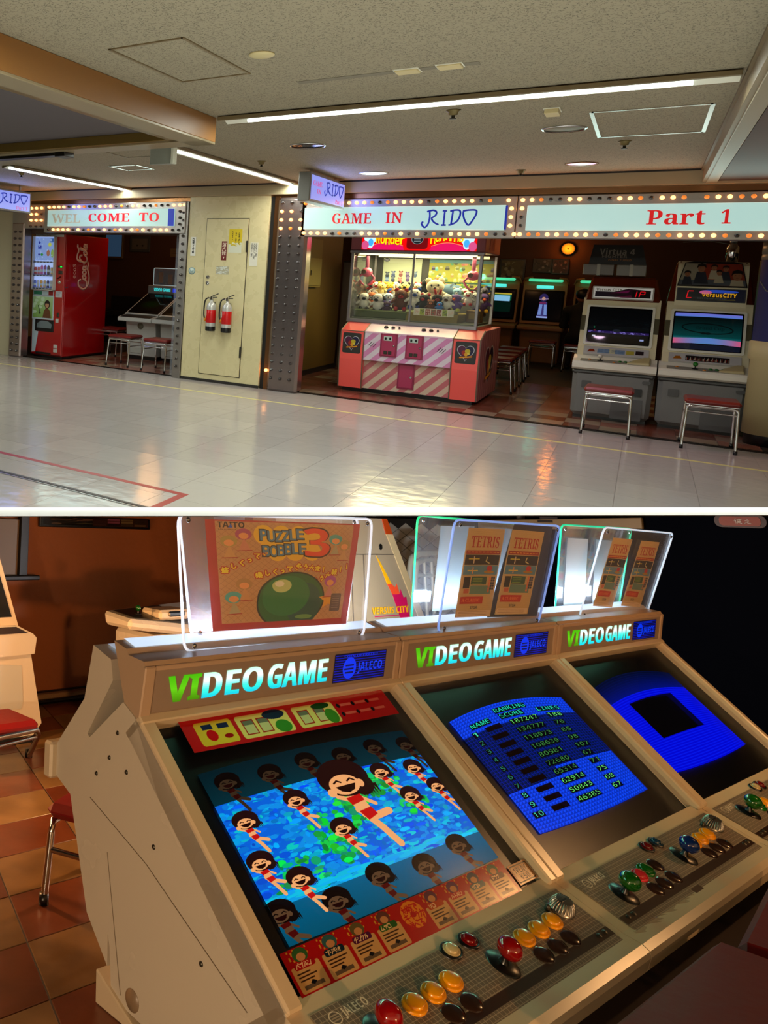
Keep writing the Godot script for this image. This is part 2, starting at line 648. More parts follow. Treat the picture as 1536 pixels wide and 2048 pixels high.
func flat(p: PackedVector2Array, y0: float, y1: float, m := MB.new()) -> MB:   # an outline in x, z pushed along y
	var q := PackedVector2Array()
	for a in p:
		q.append(Vector2(a.x, -a.y))
	m.T = Transform3D(Basis(Vector3.RIGHT, Vector3(0, 0, -1), Vector3.UP), Vector3.ZERO)
	m.prism(q, y0, y1)
	return m

func hall() -> void:
	var line := floor_outline()
	var fl := struct("floor", flat(line, -0.045, -0.0022), mt("grout", Color(0.40, 0.38, 0.36), 0.6))
	var wave := noise_tex(512, 0.011, 5, Color.BLACK, Color.WHITE, 3)
	var scuff := noise_tex(512, 0.02, 9, Color(0.62, 0.62, 0.62), Color(1, 1, 1), 5)
	var tone := [Color(0.64, 0.615, 0.60), Color(0.655, 0.63, 0.613), Color(0.63, 0.605, 0.59)]
	var tm := []
	for i in 3:
		tm.append(mt("vinyl_tile_%d" % i, tone[i], 0.17, 0, {"tri": 0.9, "bump": wave, "bump_scale": 0.13, "rough_tex": scuff, "spec": 0.55}))
	var s := 0.45
	var whole := MB.new().box(Vector3(0, -0.001, 0), Vector3(s - 0.0022, 0.002, s - 0.0022)).mesh()
	for i in range(-18, 3):
		for j in range(0, 14):
			var x := i * s + 0.18
			var z := -9.22 + (j + 0.5) * s
			var half := (s - 0.0022) * 0.5
			var sq := PackedVector2Array([Vector2(x - half, z - half), Vector2(x + half, z - half), Vector2(x + half, z + half), Vector2(x - half, z + half)])
			var cut := Geometry2D.intersect_polygons(sq, line)
			if cut.is_empty() or cut[0].size() < 3:
				continue
			var mat: Material = tm[rng.randi() % 3]
			if cut[0].size() == 4 and Rect2(cut[0][0], Vector2.ZERO).expand(cut[0][1]).expand(cut[0][2]).get_area() > half * half * 3.9:
				meshed("floor_tile", whole, mat, fl, Transform3D(Basis(), Vector3(x, 0, z)))
			else:
				obj("floor_tile", flat(cut[0], -0.002, 0.0), mat, fl)
	# painted lines, a brass rail and the threshold
	var st := func(called: String, a: Vector2, b: Vector2, mat: Material, label: String, h := 0.0008):
		var r := PackedVector2Array([a, Vector2(b.x, a.y), b, Vector2(a.x, b.y)])
		var cut := Geometry2D.intersect_polygons(r, line)
		tag(obj(called, flat(cut[0] if cut.size() else r, 0.0001, h), mat), label, "floor line")
	st.call("floor_line", Vector2(-9.4, -8.345), Vector2(1.9, -8.29), mt("yellow_line", Color(0.78, 0.75, 0.5), 0.3), "long pale yellow line taped along the hall floor")
	var red := mt("red_tape", Color(0.55, 0.02, 0.05), 0.35)
	st.call("floor_line", Vector2(-9.4, -4.40), Vector2(-2.16, -4.35), red, "red tape line at the lower left of the hall floor")
	st.call("floor_line", Vector2(-2.21, -4.349), Vector2(-2.16, -3.6), red, "short red tape end turning towards the viewer")
	st.call("shutter_rail", Vector2(-9.4, -3.985), Vector2(-2.2, -3.955), mt("black_rail", Color(0.03, 0.03, 0.03), 0.4), "black shutter rail let into the floor behind the red line", 0.003)
	st.call("shutter_rail", Vector2(-9.4, -3.945), Vector2(-2.2, -3.93), mt("steel", Color(0.6, 0.6, 0.6), 0.25, 1), "thin steel strip beside the black floor rail", 0.003)
	# walls and ceiling
	var cream := mt("cream_wall", Color(0.70, 0.66, 0.55), 0.6)
	struct("wall_left", MB.new().span(Vector3(-9.6, -0.05, -17), Vector3(-9.5, 2.6, 3)), cream)
	struct("wall_right", MB.new().span(Vector3(2.0, -0.05, -17), Vector3(2.1, 2.6, 1.5)), cream)
	var d := (E2 - E1).normalized()
	var nrm := Vector3(-d.z, 0, d.x)
	if nrm.dot(E1) > 0:
		nrm = -nrm
	var back := MB.new()
	back.T = Transform3D(Basis(d, Vector3.UP, d.cross(Vector3.UP)), nrm * 0.9)
	back.box(Vector3(0, 2.35, 0), Vector3(16, 2.5, 0.1))
	struct("wall_rear", back, cream)
	var rl := MB.new().at(back.T)
	rl.box(Vector3(0, -0.7, 0), Vector3(16, 3.6, 0.1))
	struct("wall_rear_lower_unseen", rl, mt("unseen_rear_dark", Color(0.06, 0.04, 0.03), 0.7))  # unseen lower wall, dark so the screens reflect little of it
	var im := Cv.new(self, 1024, 1024, Color(0.56, 0.52, 0.435))
	for i in 5200:
		var p := Vector2(rng.randf() * 1024, rng.randf() * 1024)
		var k := rng.randf_range(0.5, 0.85)
		var a := rng.randf() * TAU
		im.line([p, p + Vector2.from_angle(a) * rng.randf_range(1, 11), p + Vector2.from_angle(a + rng.randf_range(-0.8, 0.8)) * rng.randf_range(4, 15)], rng.randf_range(1.5, 3.4), Color(0.56 * k, 0.52 * k, 0.425 * k))
	var ct := im.tex(1.0)
	struct("ceiling", MB.new().span(Vector3(-9.5, 2.47, -17), Vector3(2.0, 2.6, 3)), mt("acoustic_board", Color.WHITE, 0.85, 0, {"tex": ct, "tri": 1.25, "bump": ct, "bump_scale": 0.35}))
	# added raked soffit: rises from the hall floor's edge, keeps hall light out below
	var k0 := 0.11
	var far_d := d * 7.5
	var mid := (E1 + E2) * 0.5
	var top_far := [mid - far_d, mid + far_d]
	var near := [EYE + (mid - EYE) * k0 - d * 7.5, EYE + (mid - EYE) * k0 + d * 7.5]
	var t0 := 0.052
	var k1 := 0.40
	var lip := [EYE + (mid - EYE) * k1 - d * 7.5, EYE + (mid - EYE) * k1 + d * 7.5]
	var rake := MB.new()
	rake.hull8([top_far[0] - Vector3(0, t0, 0), top_far[1] - Vector3(0, t0, 0), top_far[0], top_far[1], near[0] - Vector3(0, t0 * k0, 0), near[1] - Vector3(0, t0 * k0, 0), lip[0], lip[1]], 0.0)
	struct("added_trim_1", rake, mt("white_paint", Color(0.93, 0.93, 0.93), 0.5))
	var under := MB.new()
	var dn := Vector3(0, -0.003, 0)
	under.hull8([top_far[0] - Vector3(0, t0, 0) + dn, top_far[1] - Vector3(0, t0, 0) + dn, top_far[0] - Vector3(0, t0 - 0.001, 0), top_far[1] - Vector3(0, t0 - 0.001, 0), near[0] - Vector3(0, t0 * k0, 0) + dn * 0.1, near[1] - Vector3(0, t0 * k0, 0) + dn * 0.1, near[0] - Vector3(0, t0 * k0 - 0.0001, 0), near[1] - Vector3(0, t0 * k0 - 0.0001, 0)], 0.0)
	struct("added_trim_9", under, mt("added_soffit_dark", Color(0.05, 0.04, 0.035), 0.7))  # added dark underside, so the screens below reflect no brightness

# ---------------------------------------------------------------- the arcade front
var bulb_on: Mesh
var bulb_off: Mesh

func bulb(p: Vector3, state: int, parent: Node3D, off := Vector3.ZERO) -> void:   # state 2 lit, 1 dim, 0 off
	var x := Transform3D(Basis(), p)
	if state == 0:
		meshed("bulb_unlit", bulb_off, mt("dark_bulb", Color(0.10, 0.055, 0.04), 0.12, 0.0, {"coat": 1.0}), parent, x)
	else:
		var m: Material = mt("lit_bulb", Color(1.0, 0.62, 0.30), 0.3, 0, {"glow": 5.0, "glow_color": Color(1.0, 0.66, 0.36)}) if state == 2 else mt("dim_bulb", Color(0.9, 0.5, 0.15), 0.2, 0, {"glow": 0.6, "glow_color": Color(1.0, 0.58, 0.24)})
		meshed("bulb", bulb_on, m, parent, x)
		if state == 2:
			omni("bulb_light", parent.position + p + Vector3(0, 0, 0.012), Color(1.0, 0.50, 0.20), 0.011, 0.016)

func row(code: String, from: Vector3, step: Vector3, parent: Node3D) -> void:
	for i in code.length():
		if code[i] != " ":
			bulb(from + step * i, int(code[i]), parent)

func ribbon(called: String, strokes2: Array, x: Transform3D, w: float, h: float, t: float, mat: Material, parent: Node3D) -> void:   # strokes in a unit box, y down
	var m := MB.new()
	for s in strokes2:
		var p := []
		for q in s:
			p.append(Vector3((q.x - 0.5) * w, (0.5 - q.y) * h, 0))
		m.T = Transform3D(Basis.from_scale(Vector3(1, 1, 0.25)), Vector3.ZERO)
		m.tube(p, t * 0.5, 8)
	meshed(called, m.mesh(), mat, parent, x)

static func curve(s: String) -> Array:   # "x,y x,y ..." smoothed; a word that starts with ! is a corner
	var pts := []
	for w in s.split(" "):
		var a := w.split(",")
		pts.append(Vector2(float(a[0]), float(a[1])))
	if pts.size() < 3:
		return pts
	var out := []
	for i in pts.size() - 1:
		var p0: Vector2 = pts[maxi(i - 1, 0)]
		var p3: Vector2 = pts[mini(i + 2, pts.size() - 1)]
		for k in 5:
			out.append(pts[i].cubic_interpolate(pts[i + 1], p0, p3, k / 5.0))
	out.append(pts[-1])
	return out

func rido(x: Transform3D, w: float, h: float, t: float, mat: Material, parent: Node3D) -> void:
	var s := [curve("0.02,0.66 -0.01,0.78 0.03,0.95 0.07,0.98 0.12,0.78 0.14,0.4 0.13,0.08"), curve("0.08,0.1 0.14,0.05 0.21,0.03 0.26,0.12 0.25,0.3 0.17,0.48"), curve("0.17,0.48 0.23,0.7 0.32,0.84"), [Vector2(0.38, 0.06), Vector2(0.46, 0.06)], [Vector2(0.42, 0.06), Vector2(0.415, 0.86)], [Vector2(0.37, 0.86), Vector2(0.46, 0.86)],
		curve("0.52,0.09 0.6,0.03 0.7,0.06 0.71,0.35 0.66,0.66 0.56,0.83 0.51,0.85"), [Vector2(0.575, 0.06), Vector2(0.555, 0.84)], curve("0.76,0.08 0.88,0.03 1.0,0.06 1.0,0.3 0.95,0.6 0.88,0.86 0.81,0.62 0.77,0.3 0.77,0.06")]
	ribbon("lettering", s, x, w, h, t, mat, parent)

func marquee(called: String, label: String, a: Vector3, b: Vector3, pa: Vector2, pb: Vector2, glow: float) -> Node3D:   # steel box from a to b with a light panel
	var o := thing(called, label, "sign", mv(Vector3.ZERO), "")
	var steel := mt("brushed_steel", Color(0.62, 0.60, 0.58), 0.36, 0.9, {"tri": 3.0, "bump": mats_noise(), "bump_scale": 0.05})
	obj("housing", MB.new().span(a, b, 0.006), steel, o)
	obj("light_panel", MB.new().span(Vector3(pa.x, pa.y, b.z - 0.01), Vector3(pb.x, pb.y, b.z + 0.012), 0.004), mt("sign_panel_%.2f" % glow, Color(0.55, 0.63, 0.61), 0.3, 0, {"glow": glow, "glow_color": Color(0.80, 0.98, 0.95)}), o)
	area("sign_light", Transform3D(Basis(Vector3.LEFT, Vector3.UP, Vector3(0, 0, -1)), Vector3((pa.x + pb.x) * 0.5, (pa.y + pb.y) * 0.5, b.z + 0.02)), absf(pb.x - pa.x), absf(pb.y - pa.y), Color(0.8, 0.98, 0.95), 0.5)
	return o

var the_noise: Texture2D
func mats_noise() -> Texture2D:
	if the_noise == null:
		the_noise = noise_tex(256, 0.03, 3)
	return the_noise

func facade() -> void:
	bulb_on = MB.new().at(Transform3D(Basis(Vector3.RIGHT, Vector3(0, 0, 1), Vector3.DOWN), Vector3.ZERO)).lathe([Vector2(0.019, -0.004), Vector2(0.019, 0.002), Vector2(0.019, 0.002), Vector2(0.0165, 0.004), Vector2(0.018, 0.014), Vector2(0.015, 0.026), Vector2(0.008, 0.032), Vector2(0, 0.034)], 12).mesh()
	bulb_off = bulb_on
	var tan := mt("tan_paint", Color(0.62, 0.56, 0.43), 0.45)
	var dark := mt("dark_gap", Color(0.03, 0.022, 0.018), 0.5)
	var copper := mt("copper_trim", Color(0.55, 0.38, 0.24), 0.22, 0.85)
	struct("trim_2", MB.new().span(Vector3(-9.5, 2.335, -9.3), Vector3(2.0, 2.47, -9.1), 0.004), tan)
	struct("trim_3", MB.new().span(Vector3(-9.5, 2.28, -9.32), Vector3(2.0, 2.335, -9.18)), copper)
	struct("trim_4", MB.new().span(Vector3(-9.5, 2.455, -9.1), Vector3(0.33, 2.47, -9.085)), dark)
	struct("wall_back", MB.new().span(Vector3(-9.5, 1.86, -9.42), Vector3(2.0, 2.33, -9.3)), mt("brown_header", Color(0.25, 0.15, 0.08), 0.5))
	# the pillar with its service door
	var cream := mt("pillar_paint", Color(0.80, 0.75, 0.58), 0.36, 0, {"tri": 1.0, "rough_tex": noise_tex(256, 0.02, 21, Color(0.6, 0.6, 0.6)), "bump": mats_noise(), "bump_scale": 0.015})
	struct("wall_pillar", MB.new().span(Vector3(-4.71, 0.03, -9.6), Vector3(-3.65, 2.335, -9.14), 0.004).span(Vector3(-4.70, 0, -9.6), Vector3(-3.66, 0.05, -9.15)), cream)
	var door := tag(obj("door_1", MB.new().span(Vector3(-4.452, 0.105, -9.15), Vector3(-3.905, 2.055, -9.128), 0.003), cream), "", "", "", "structure")
	obj("door_gap", MB.new().span(Vector3(-4.46, 0.097, -9.145), Vector3(-3.897, 2.063, -9.1385)), dark, door)
	for y in [0.42, 1.72]:
		obj("hinge", MB.new().span(Vector3(-3.915, y - 0.07, -9.135), Vector3(-3.89, y + 0.07, -9.112), 0.006), mt("old_steel", Color(0.28, 0.27, 0.24), 0.4, 0.8), door)
	for y in [1.255, 1.33]:
		var lock := MB.new()
		lock.T = Transform3D(Basis(Vector3.RIGHT, Vector3(0, 0, 1), Vector3.DOWN), Vector3(-4.395, y, -9.128))
		lock.lathe([Vector2(0.024, 0), Vector2(0.024, 0.008), Vector2(0.018, 0.012), Vector2(0.012, 0.008), Vector2(0, 0.008)], 14)
		obj("lock", lock, mt("chrome"), door)
	struct("baseboard_pillar", MB.new().span(Vector3(-4.712, 0.0, -9.14), Vector3(-3.648, 0.035, -9.132)), mt("grime", Color(0.12, 0.10, 0.08), 0.7))
	# notices on the door and the pillar
	var paper := func(called: String, label: String, x0: float, y0: float, x1: float, y1: float, tex: Texture2D, z := -9.128):
		var o := tag(obj(called, MB.new().at(Transform3D(Basis(), Vector3((x0 + x1) * 0.5, (y0 + y1) * 0.5, z))).prism(PackedVector2Array([Vector2((x0 - x1) * 0.5, (y0 - y1) * 0.5), Vector2((x1 - x0) * 0.5, (y0 - y1) * 0.5), Vector2((x1 - x0) * 0.5, (y1 - y0) * 0.5), Vector2((x0 - x1) * 0.5, (y1 - y0) * 0.5)]), 0.0, 0.0015), mt("print_" + label, Color.WHITE, 0.45, 0, {"tex": tex})), label, "notice")
		return o
	var c := Cv.new(self, 256, 400, Color(0.80, 0.70, 0.08))
	c.rect(0, 255, 256, 145, Color(0.80, 0.80, 0.72))
	for i in 26:
		c.oval(rng.randf() * 256, 255 + rng.randf_range(-18, 25), 22, 14, Color(0.80, 0.80, 0.72) if i % 2 else Color(0.76, 0.68, 0.2))
	c.kana("大変使う楽しく", 188, 56, 26, 4, Color(0.1, 0.1, 0.05), true)
	c.kana("変大、火器もう", 128, 60, 26, 4, Color(0.15, 0.14, 0.05), true)
	c.kana("大火もうっ", 56, 36, 28, 5, Color(0.1, 0.1, 0.05), true)
	paper.call("notice", "yellow notice with faded lower part on the service door", -4.145, 1.64, -3.975, 1.93, c.tex())
	c = Cv.new(self, 96, 320, Color(0.40, 0.09, 0.06))
	c.kana("消火器", 14, 22, 66, 9, Color(0.85, 0.78, 0.7), true)
	c.poly([Vector2(34, 260), Vector2(62, 260), Vector2(48, 298)], Color(0.85, 0.78, 0.7))
	paper.call("extinguisher_sign", "narrow red fire extinguisher sign on the service door", -4.235, 1.545, -4.165, 1.78, c.tex())
	c = Cv.new(self, 160, 128, Color(0.66, 0.64, 0.55))
	for i in 40:
		c.oval(rng.randf() * 160, rng.randf() * 128, rng.randf_range(5, 22), rng.randf_range(4, 14), Color(0.78, 0.79, 0.75) if i % 3 else Color(0.64, 0.61, 0.48))
	paper.call("torn_label", "torn white sticker remains in the middle of the service door", -4.29, 1.37, -4.12, 1.47, c.tex())
	c = Cv.new(self, 80, 400, Color(0.82, 0.80, 0.74))
	for k in 3:
		c.kana("変大使火器もうしく、大器変火", 10 + k * 22, 14, 15 + (k % 2) * 3, 2.5, Color(0.2, 0.19, 0.17), true)
	paper.call("notice", "tall white notice right of the service door", -3.865, 1.485, -3.765, 1.77, c.tex(), -9.1385)
	c = Cv.new(self, 80, 320, Color(0.86, 0.85, 0.80))
	c.kana("大戦楽しく変う器", 26, 16, 30, 6, Color(0.08, 0.08, 0.08), true)
	paper.call("notice", "white paper strip with black writing left of the service door", -4.665, 1.59, -4.595, 1.83, c.tex(), -9.1385)
	var rd := thing("round_sticker", "small round pale blue sticker left of the service door", "sticker", Transform3D(Basis(Vector3.RIGHT, Vector3(0, 0, 1), Vector3.DOWN), Vector3(-4.63, 1.40, -9.139)))
	obj("ring", MB.new().lathe([Vector2(0, 0.0005), Vector2(0.045, 0.0005), Vector2(0.045, 0.0018), Vector2(0, 0.0018)], 24), mt("sticker_blue", Color(0.35, 0.55, 0.62), 0.4), rd)
	obj("face", MB.new().lathe([Vector2(0, 0.0019), Vector2(0.038, 0.0019), Vector2(0.038, 0.0023), Vector2(0, 0.0023)], 24), mt("sticker_white", Color(0.72, 0.78, 0.74), 0.4), rd)
	obj("mark", MB.new().at(Transform3D(Basis(), Vector3(0, 0.0024, 0))).tube([Vector3(-0.018, 0, -0.012), Vector3(-0.012, 0, 0.016), Vector3(0.004, 0, 0.004), Vector3(0.012, 0, 0.018), Vector3(0.018, 0, -0.012)], 0.003, 6), mt("sticker_blue"), rd)
	# two extinguishers
	var ex := extinguisher("left of the two red fire extinguishers hanging on the service door")
	ex.position = Vector3(-4.285, 0.66, -9.045)
	copy(ex, "fire_extinguisher", mv(Vector3(-4.075, 0.655, -9.045)), "right of the two red fire extinguishers, nearer the lower hinge")
	# bulb columns
	var steel := mt("brushed_steel", Color(0.62, 0.60, 0.58), 0.36, 0.9, {"tri": 3.0, "bump": mats_noise(), "bump_scale": 0.05})
	var col := thing("bulb_column", "broad steel column studded with bulbs beside the claw machine bay", "column", Transform3D())
	obj("housing", MB.new().span(Vector3(-3.54, 0, -9.3), Vector3(-3.17, 2.30, -9.10), 0.03), mt("polished_steel", Color(0.60, 0.55, 0.54), 0.24, 0.9, {"tri": 1.2, "bump": mats_noise(), "bump_scale": 0.06}), col)
	var codes := {1: "220", 2: "222", 3: "212"}
	for j in 22:
		row(codes.get(j, "000"), Vector3(-3.485, 2.235 - j * 0.099, -9.1), Vector3(0.115, 0, 0), col)
	var jamb := thing("steel_jamb", "tan metal jamb strip between the pillar and the bulb column", "jamb", Transform3D())
	obj("strip", MB.new().span(Vector3(-3.645, 0, -9.32), Vector3(-3.60, 2.32, -9.17)), mt("dark_gap"), jamb)
	obj("panel", MB.new().span(Vector3(-3.605, 0, -9.32), Vector3(-3.54, 2.32, -9.16), 0.006), copper, jamb)
	bulb(Vector3(-3.572, 0.235, -9.16), 2, jamb)
	var lc := thing("bulb_column", "narrow bulb column at the far left beside the drinks machine", "column", Transform3D())
	obj("housing", MB.new().span(Vector3(-7.64, 0, -9.32), Vector3(-7.40, 2.02, -9.12), 0.02), mt("polished_steel"), lc)
	obj("head_panel", MB.new().span(Vector3(-7.64, 1.93, -9.33), Vector3(-7.03, 2.28, -9.13), 0.006), steel, lc)
	var lcodes := ["222", "220", "222", "000"]
	for j in 4:
		row(lcodes[j], Vector3(-7.28, 2.225 - j * 0.088, -9.13), Vector3(0.095, 0, 0), lc)
	for j in 19:
		row("00", Vector3(-7.57, 1.88 - j * 0.099, -9.12), Vector3(0.1, 0, 0), lc)
	var tc := thing("bulb_column", "thin one bulb wide column left of the cream pillar", "column", Transform3D())
	obj("housing", MB.new().span(Vector3(-4.83, 0, -9.32), Vector3(-4.715, 2.28, -9.12), 0.004), steel, tc)
	row("2000000000000000000000", Vector3(-4.773, 2.235, -9.12), Vector3(0, -0.099, 0), tc)
	obj("glass_edge", MB.new().span(Vector3(-4.95, 0, -9.3), Vector3(-4.832, 1.86, -9.285), 0.002), mt("clear_pane", Color(0.75, 0.8, 0.85), 0.05, 0, {"alpha": 0.12}), tc)
	struct("wall_end", MB.new().span(Vector3(-9.5, 0, -9.4), Vector3(-7.64, 2.33, -9.2)), mt("cream_wall"))
	# marquee signs
	var red := mt("red_letter", Color(0.78, 0.02, 0.06), 0.4, 0, {"glow": 0.55, "glow_color": Color(0.85, 0.01, 0.05)})
	var blue := mt("blue_letter", Color(0.02, 0.16, 0.6), 0.4, 0, {"glow": 0.35, "glow_color": Color(0.0, 0.16, 0.75)})
	var m := marquee("marquee_sign", "long lit sign with red and curly blue letters over the claw machine", Vector3(-3.25, 1.845, -9.25), Vector3(-1.095, 2.265, -9.1), Vector2(-3.215, 1.925), Vector2(-1.185, 2.175), 0.57)
	row("122112222101222201222201 2", Vector3(-3.21, 2.222, -9.1), Vector3(0.0815, 0, 0), m)
	row("222201002221020201022221002", Vector3(-3.21, 1.885, -9.1), Vector3(0.0812, 0, 0), m)
	for y in [1.97, 2.055, 2.14]:
		bulb(Vector3(-1.14, y, -9.1), 2, m)
	lettering("lettering", "GAME", SERIF, mv(Vector3(-2.68, 2.05, -9.086)), 0.42, 0.115, red, m)
	lettering("lettering", "IN", SERIF, mv(Vector3(-2.235, 2.055, -9.086)), 0.17, 0.115, red, m)
	rido(mv(Vector3(-1.70, 2.042, -9.086)), 0.50, 0.185, 0.018, blue, m)
	obj("end_stripe", MB.new().span(Vector3(-1.19, 1.93, -9.1), Vector3(-1.172, 2.17, -9.085)), blue, m)
	m = marquee("marquee_sign", "long lit sign reading Part 1 over the two upright cabinets", Vector3(-1.09, 1.845, -9.25), Vector3(1.4, 2.265, -9.1), Vector2(-1.005, 1.925), Vector2(1.32, 2.168), 0.57)
	row("22100220002210221 12211221221212", Vector3(-1.05, 2.222, -9.1), Vector3(0.0775, 0, 0), m)
	row("21122122101222112222101222112212", Vector3(-1.05, 1.885, -9.1), Vector3(0.0775, 0, 0), m)
	for y in [1.97, 2.055, 2.14]:
		bulb(Vector3(-1.05, y, -9.1), 2 if y > 2.1 else 0, m)
	lettering("lettering", "Part", SERIF, mv(Vector3(0.145, 2.045, -9.086)), 0.41, 0.13, red, m)
	lettering("lettering", "1", SERIF, mv(Vector3(0.49, 2.05, -9.086)), 0.068, 0.125, red, m)
	m = marquee("marquee_sign", "worn lit sign reading COME TO with torn lettering at its left", Vector3(-7.02, 1.87, -9.25), Vector3(-4.745, 2.275, -9.1), Vector2(-6.95, 1.96), Vector2(-4.89, 2.19), 0.44)
	row("2222022100222010220010022", Vector3(-6.93, 2.232, -9.1), Vector3(0.0875, 0, 0), m)
	row("0222202012020120212022200", Vector3(-6.93, 1.915, -9.1), Vector3(0.0875, 0, 0), m)
	for y in [1.99, 2.07, 2.15]:
		bulb(Vector3(-4.82, y, -9.1), 0, m)
	lettering("lettering", "COME", SERIF, mv(Vector3(-5.90, 2.078, -9.086)), 0.66, 0.115, red, m)
	lettering("lettering", "TO", SERIF, mv(Vector3(-5.27, 2.08, -9.086)), 0.30, 0.115, red, m)
	obj("end_stripe", MB.new().span(Vector3(-4.985, 1.965, -9.1), Vector3(-4.90, 2.185, -9.084)), blue, m)
	obj("torn_backing", MB.new().at(mv(Vector3(0, 0, -9.0885))).prism(PackedVector2Array([Vector2(-6.94, 1.975), Vector2(-6.78, 1.985), Vector2(-6.72, 2.005), Vector2(-6.6, 2.07), Vector2(-6.2, 2.08), Vector2(-6.3, 2.05), Vector2(-6.24, 2.07), Vector2(-6.24, 2.185), Vector2(-6.94, 2.185)]), 0, 0.002), mt("torn_grey", Color(0.42, 0.43, 0.42), 0.6, 0, {"glow": 0.09}), m)
	lettering("torn_lettering", "WEL", SERIF, mv(Vector3(-6.62, 2.07, -9.084)), 0.50, 0.12, mt("torn_cream", Color(0.78, 0.76, 0.66), 0.6, 0, {"glow": 0.25}), m)
	# signs hung square to the front
	hung_sign("bluish lit sign hanging from the ceiling above the broad bulb column", Vector3(-2.75, 2.285, -8.45))
	hung_sign("bluish lit hanging sign cut off by the left edge", Vector3(-6.9, 2.25, -8.07))

func hung_sign(label: String, p: Vector3) -> void:
	var o := thing("hanging_sign", label, "sign", Transform3D(Basis(Vector3(0, 0, -1), Vector3.UP, Vector3.RIGHT), p))
	obj("case", MB.new().box(Vector3(0, 0, -0.06), Vector3(1.14, 0.29, 0.12), 0.006), mt("sign_case", Color(0.40, 0.39, 0.36), 0.4), o)
	obj("light_panel", MB.new().box(Vector3(0, 0, 0.001), Vector3(1.07, 0.24, 0.006), 0.002), mt("blue_panel", Color(0.6, 0.65, 0.9), 0.3, 0, {"glow": 0.62, "glow_color": Color(0.50, 0.58, 1.0)}), o)
	obj("hanger", MB.new().span(Vector3(-0.4, 0.14, -0.07), Vector3(-0.37, 2.47 - p.y, -0.05)).span(Vector3(0.37, 0.14, -0.07), Vector3(0.4, 2.47 - p.y, -0.05)), mt("chrome"), o)
	var pink := mt("pink_letter", Color(0.8, 0.35, 0.55), 0.4, 0, {"glow": 0.45, "glow_color": Color(0.9, 0.35, 0.6)})
	lettering("lettering", "GAME", SERIF, mv(Vector3(-0.35, 0.045, 0.005)), 0.27, 0.05, pink, o, 0.1, false)
	lettering("lettering", "IN", SERIF, mv(Vector3(-0.3, -0.03, 0.005)), 0.12, 0.045, pink, o, 0.1, false)
	lettering("lettering", "Part 1", SERIF, mv(Vector3(0.36, -0.085, 0.005)), 0.24, 0.045, pink, o, 0.1, false)
	rido(mv(Vector3(0.17, 0.02, 0.006)), 0.6, 0.14, 0.017, mt("blue_letter"), o)
	area("hung_sign_light", Transform3D(o.basis * Basis(Vector3.LEFT, Vector3.UP, Vector3(0, 0, -1)), p + Vector3(0.02, 0, 0)), 1.05, 0.22, Color(0.55, 0.62, 1.0), 0.5)

func extinguisher(label: String) -> Node3D:
	var o := thing("fire_extinguisher", label, "extinguisher", Transform3D(), "extinguishers on the service door")
	obj("cylinder", MB.new().lathe([Vector2(0, 0.03), Vector2(0.058, 0.03), Vector2(0.06, 0.05), Vector2(0.06, 0.3), Vector2(0.055, 0.325), Vector2(0.035, 0.355), Vector2(0.018, 0.365), Vector2(0.018, 0.385), Vector2(0, 0.385)], 20), mt("white_metal", Color(0.72, 0.72, 0.70), 0.25, 0.3), o)
	obj("foot", MB.new().lathe([Vector2(0, 0), Vector2(0.055, 0), Vector2(0.062, 0.01), Vector2(0.062, 0.055), Vector2(0.06, 0.06)], 20), mt("black_plastic", Color(0.02, 0.02, 0.022), 0.35), o)
	obj("red_label", MB.new().lathe([Vector2(0.0606, 0.105), Vector2(0.0612, 0.106), Vector2(0.0612, 0.265), Vector2(0.0606, 0.266)], 20), mt("label_red", Color(0.72, 0.03, 0.04), 0.3), o)
	obj("side_label", MB.new().at(Transform3D(Basis(Vector3.UP, -0.9), Vector3.ZERO)).box(Vector3(0, 0.22, 0.061), Vector3(0.02, 0.07, 0.004)), mt("sticker_white"), o)
	obj("valve", MB.new().box(Vector3(0, 0.41, 0), Vector3(0.035, 0.05, 0.04), 0.008).tube([Vector3(-0.02, 0.405, 0.01), Vector3(-0.045, 0.415, 0.012)], 0.012, 8), mt("chrome"), o)
	obj("lever", MB.new().tube([Vector3(-0.005, 0.43, 0), Vector3(0.03, 0.447, 0), Vector3(0.085, 0.47, 0)], 0.006, 8).tube([Vector3(0.0, 0.42, 0.0), Vector3(0.07, 0.425, 0)], 0.005, 8), mt("black_plastic"), o)
	obj("hose", MB.new().tube(c3("-0.035,0.415 -0.075,0.39 -0.09,0.32 -0.09,0.2 -0.075,0.15", 0.015), 0.009, 8), mt("black_plastic"), o)
	obj("nozzle", MB.new().at(Transform3D(Basis(), Vector3(-0.07, 0.12, 0.015))).lathe([Vector2(0, 0), Vector2(0.014, 0), Vector2(0.009, 0.04), Vector2(0, 0.04)], 10), mt("yellow_plastic", Color(0.8, 0.5, 0.1), 0.4), o)
	obj("bracket", MB.new().box(Vector3(0, 0.3, -0.068), Vector3(0.03, 0.12, 0.02), 0.003), mt("old_steel"), o)
	return o

func c3(s: String, z: float) -> Array:
	var out := []
	for q in curve(s):
		out.append(Vector3(q.x, q.y, z))
	return out

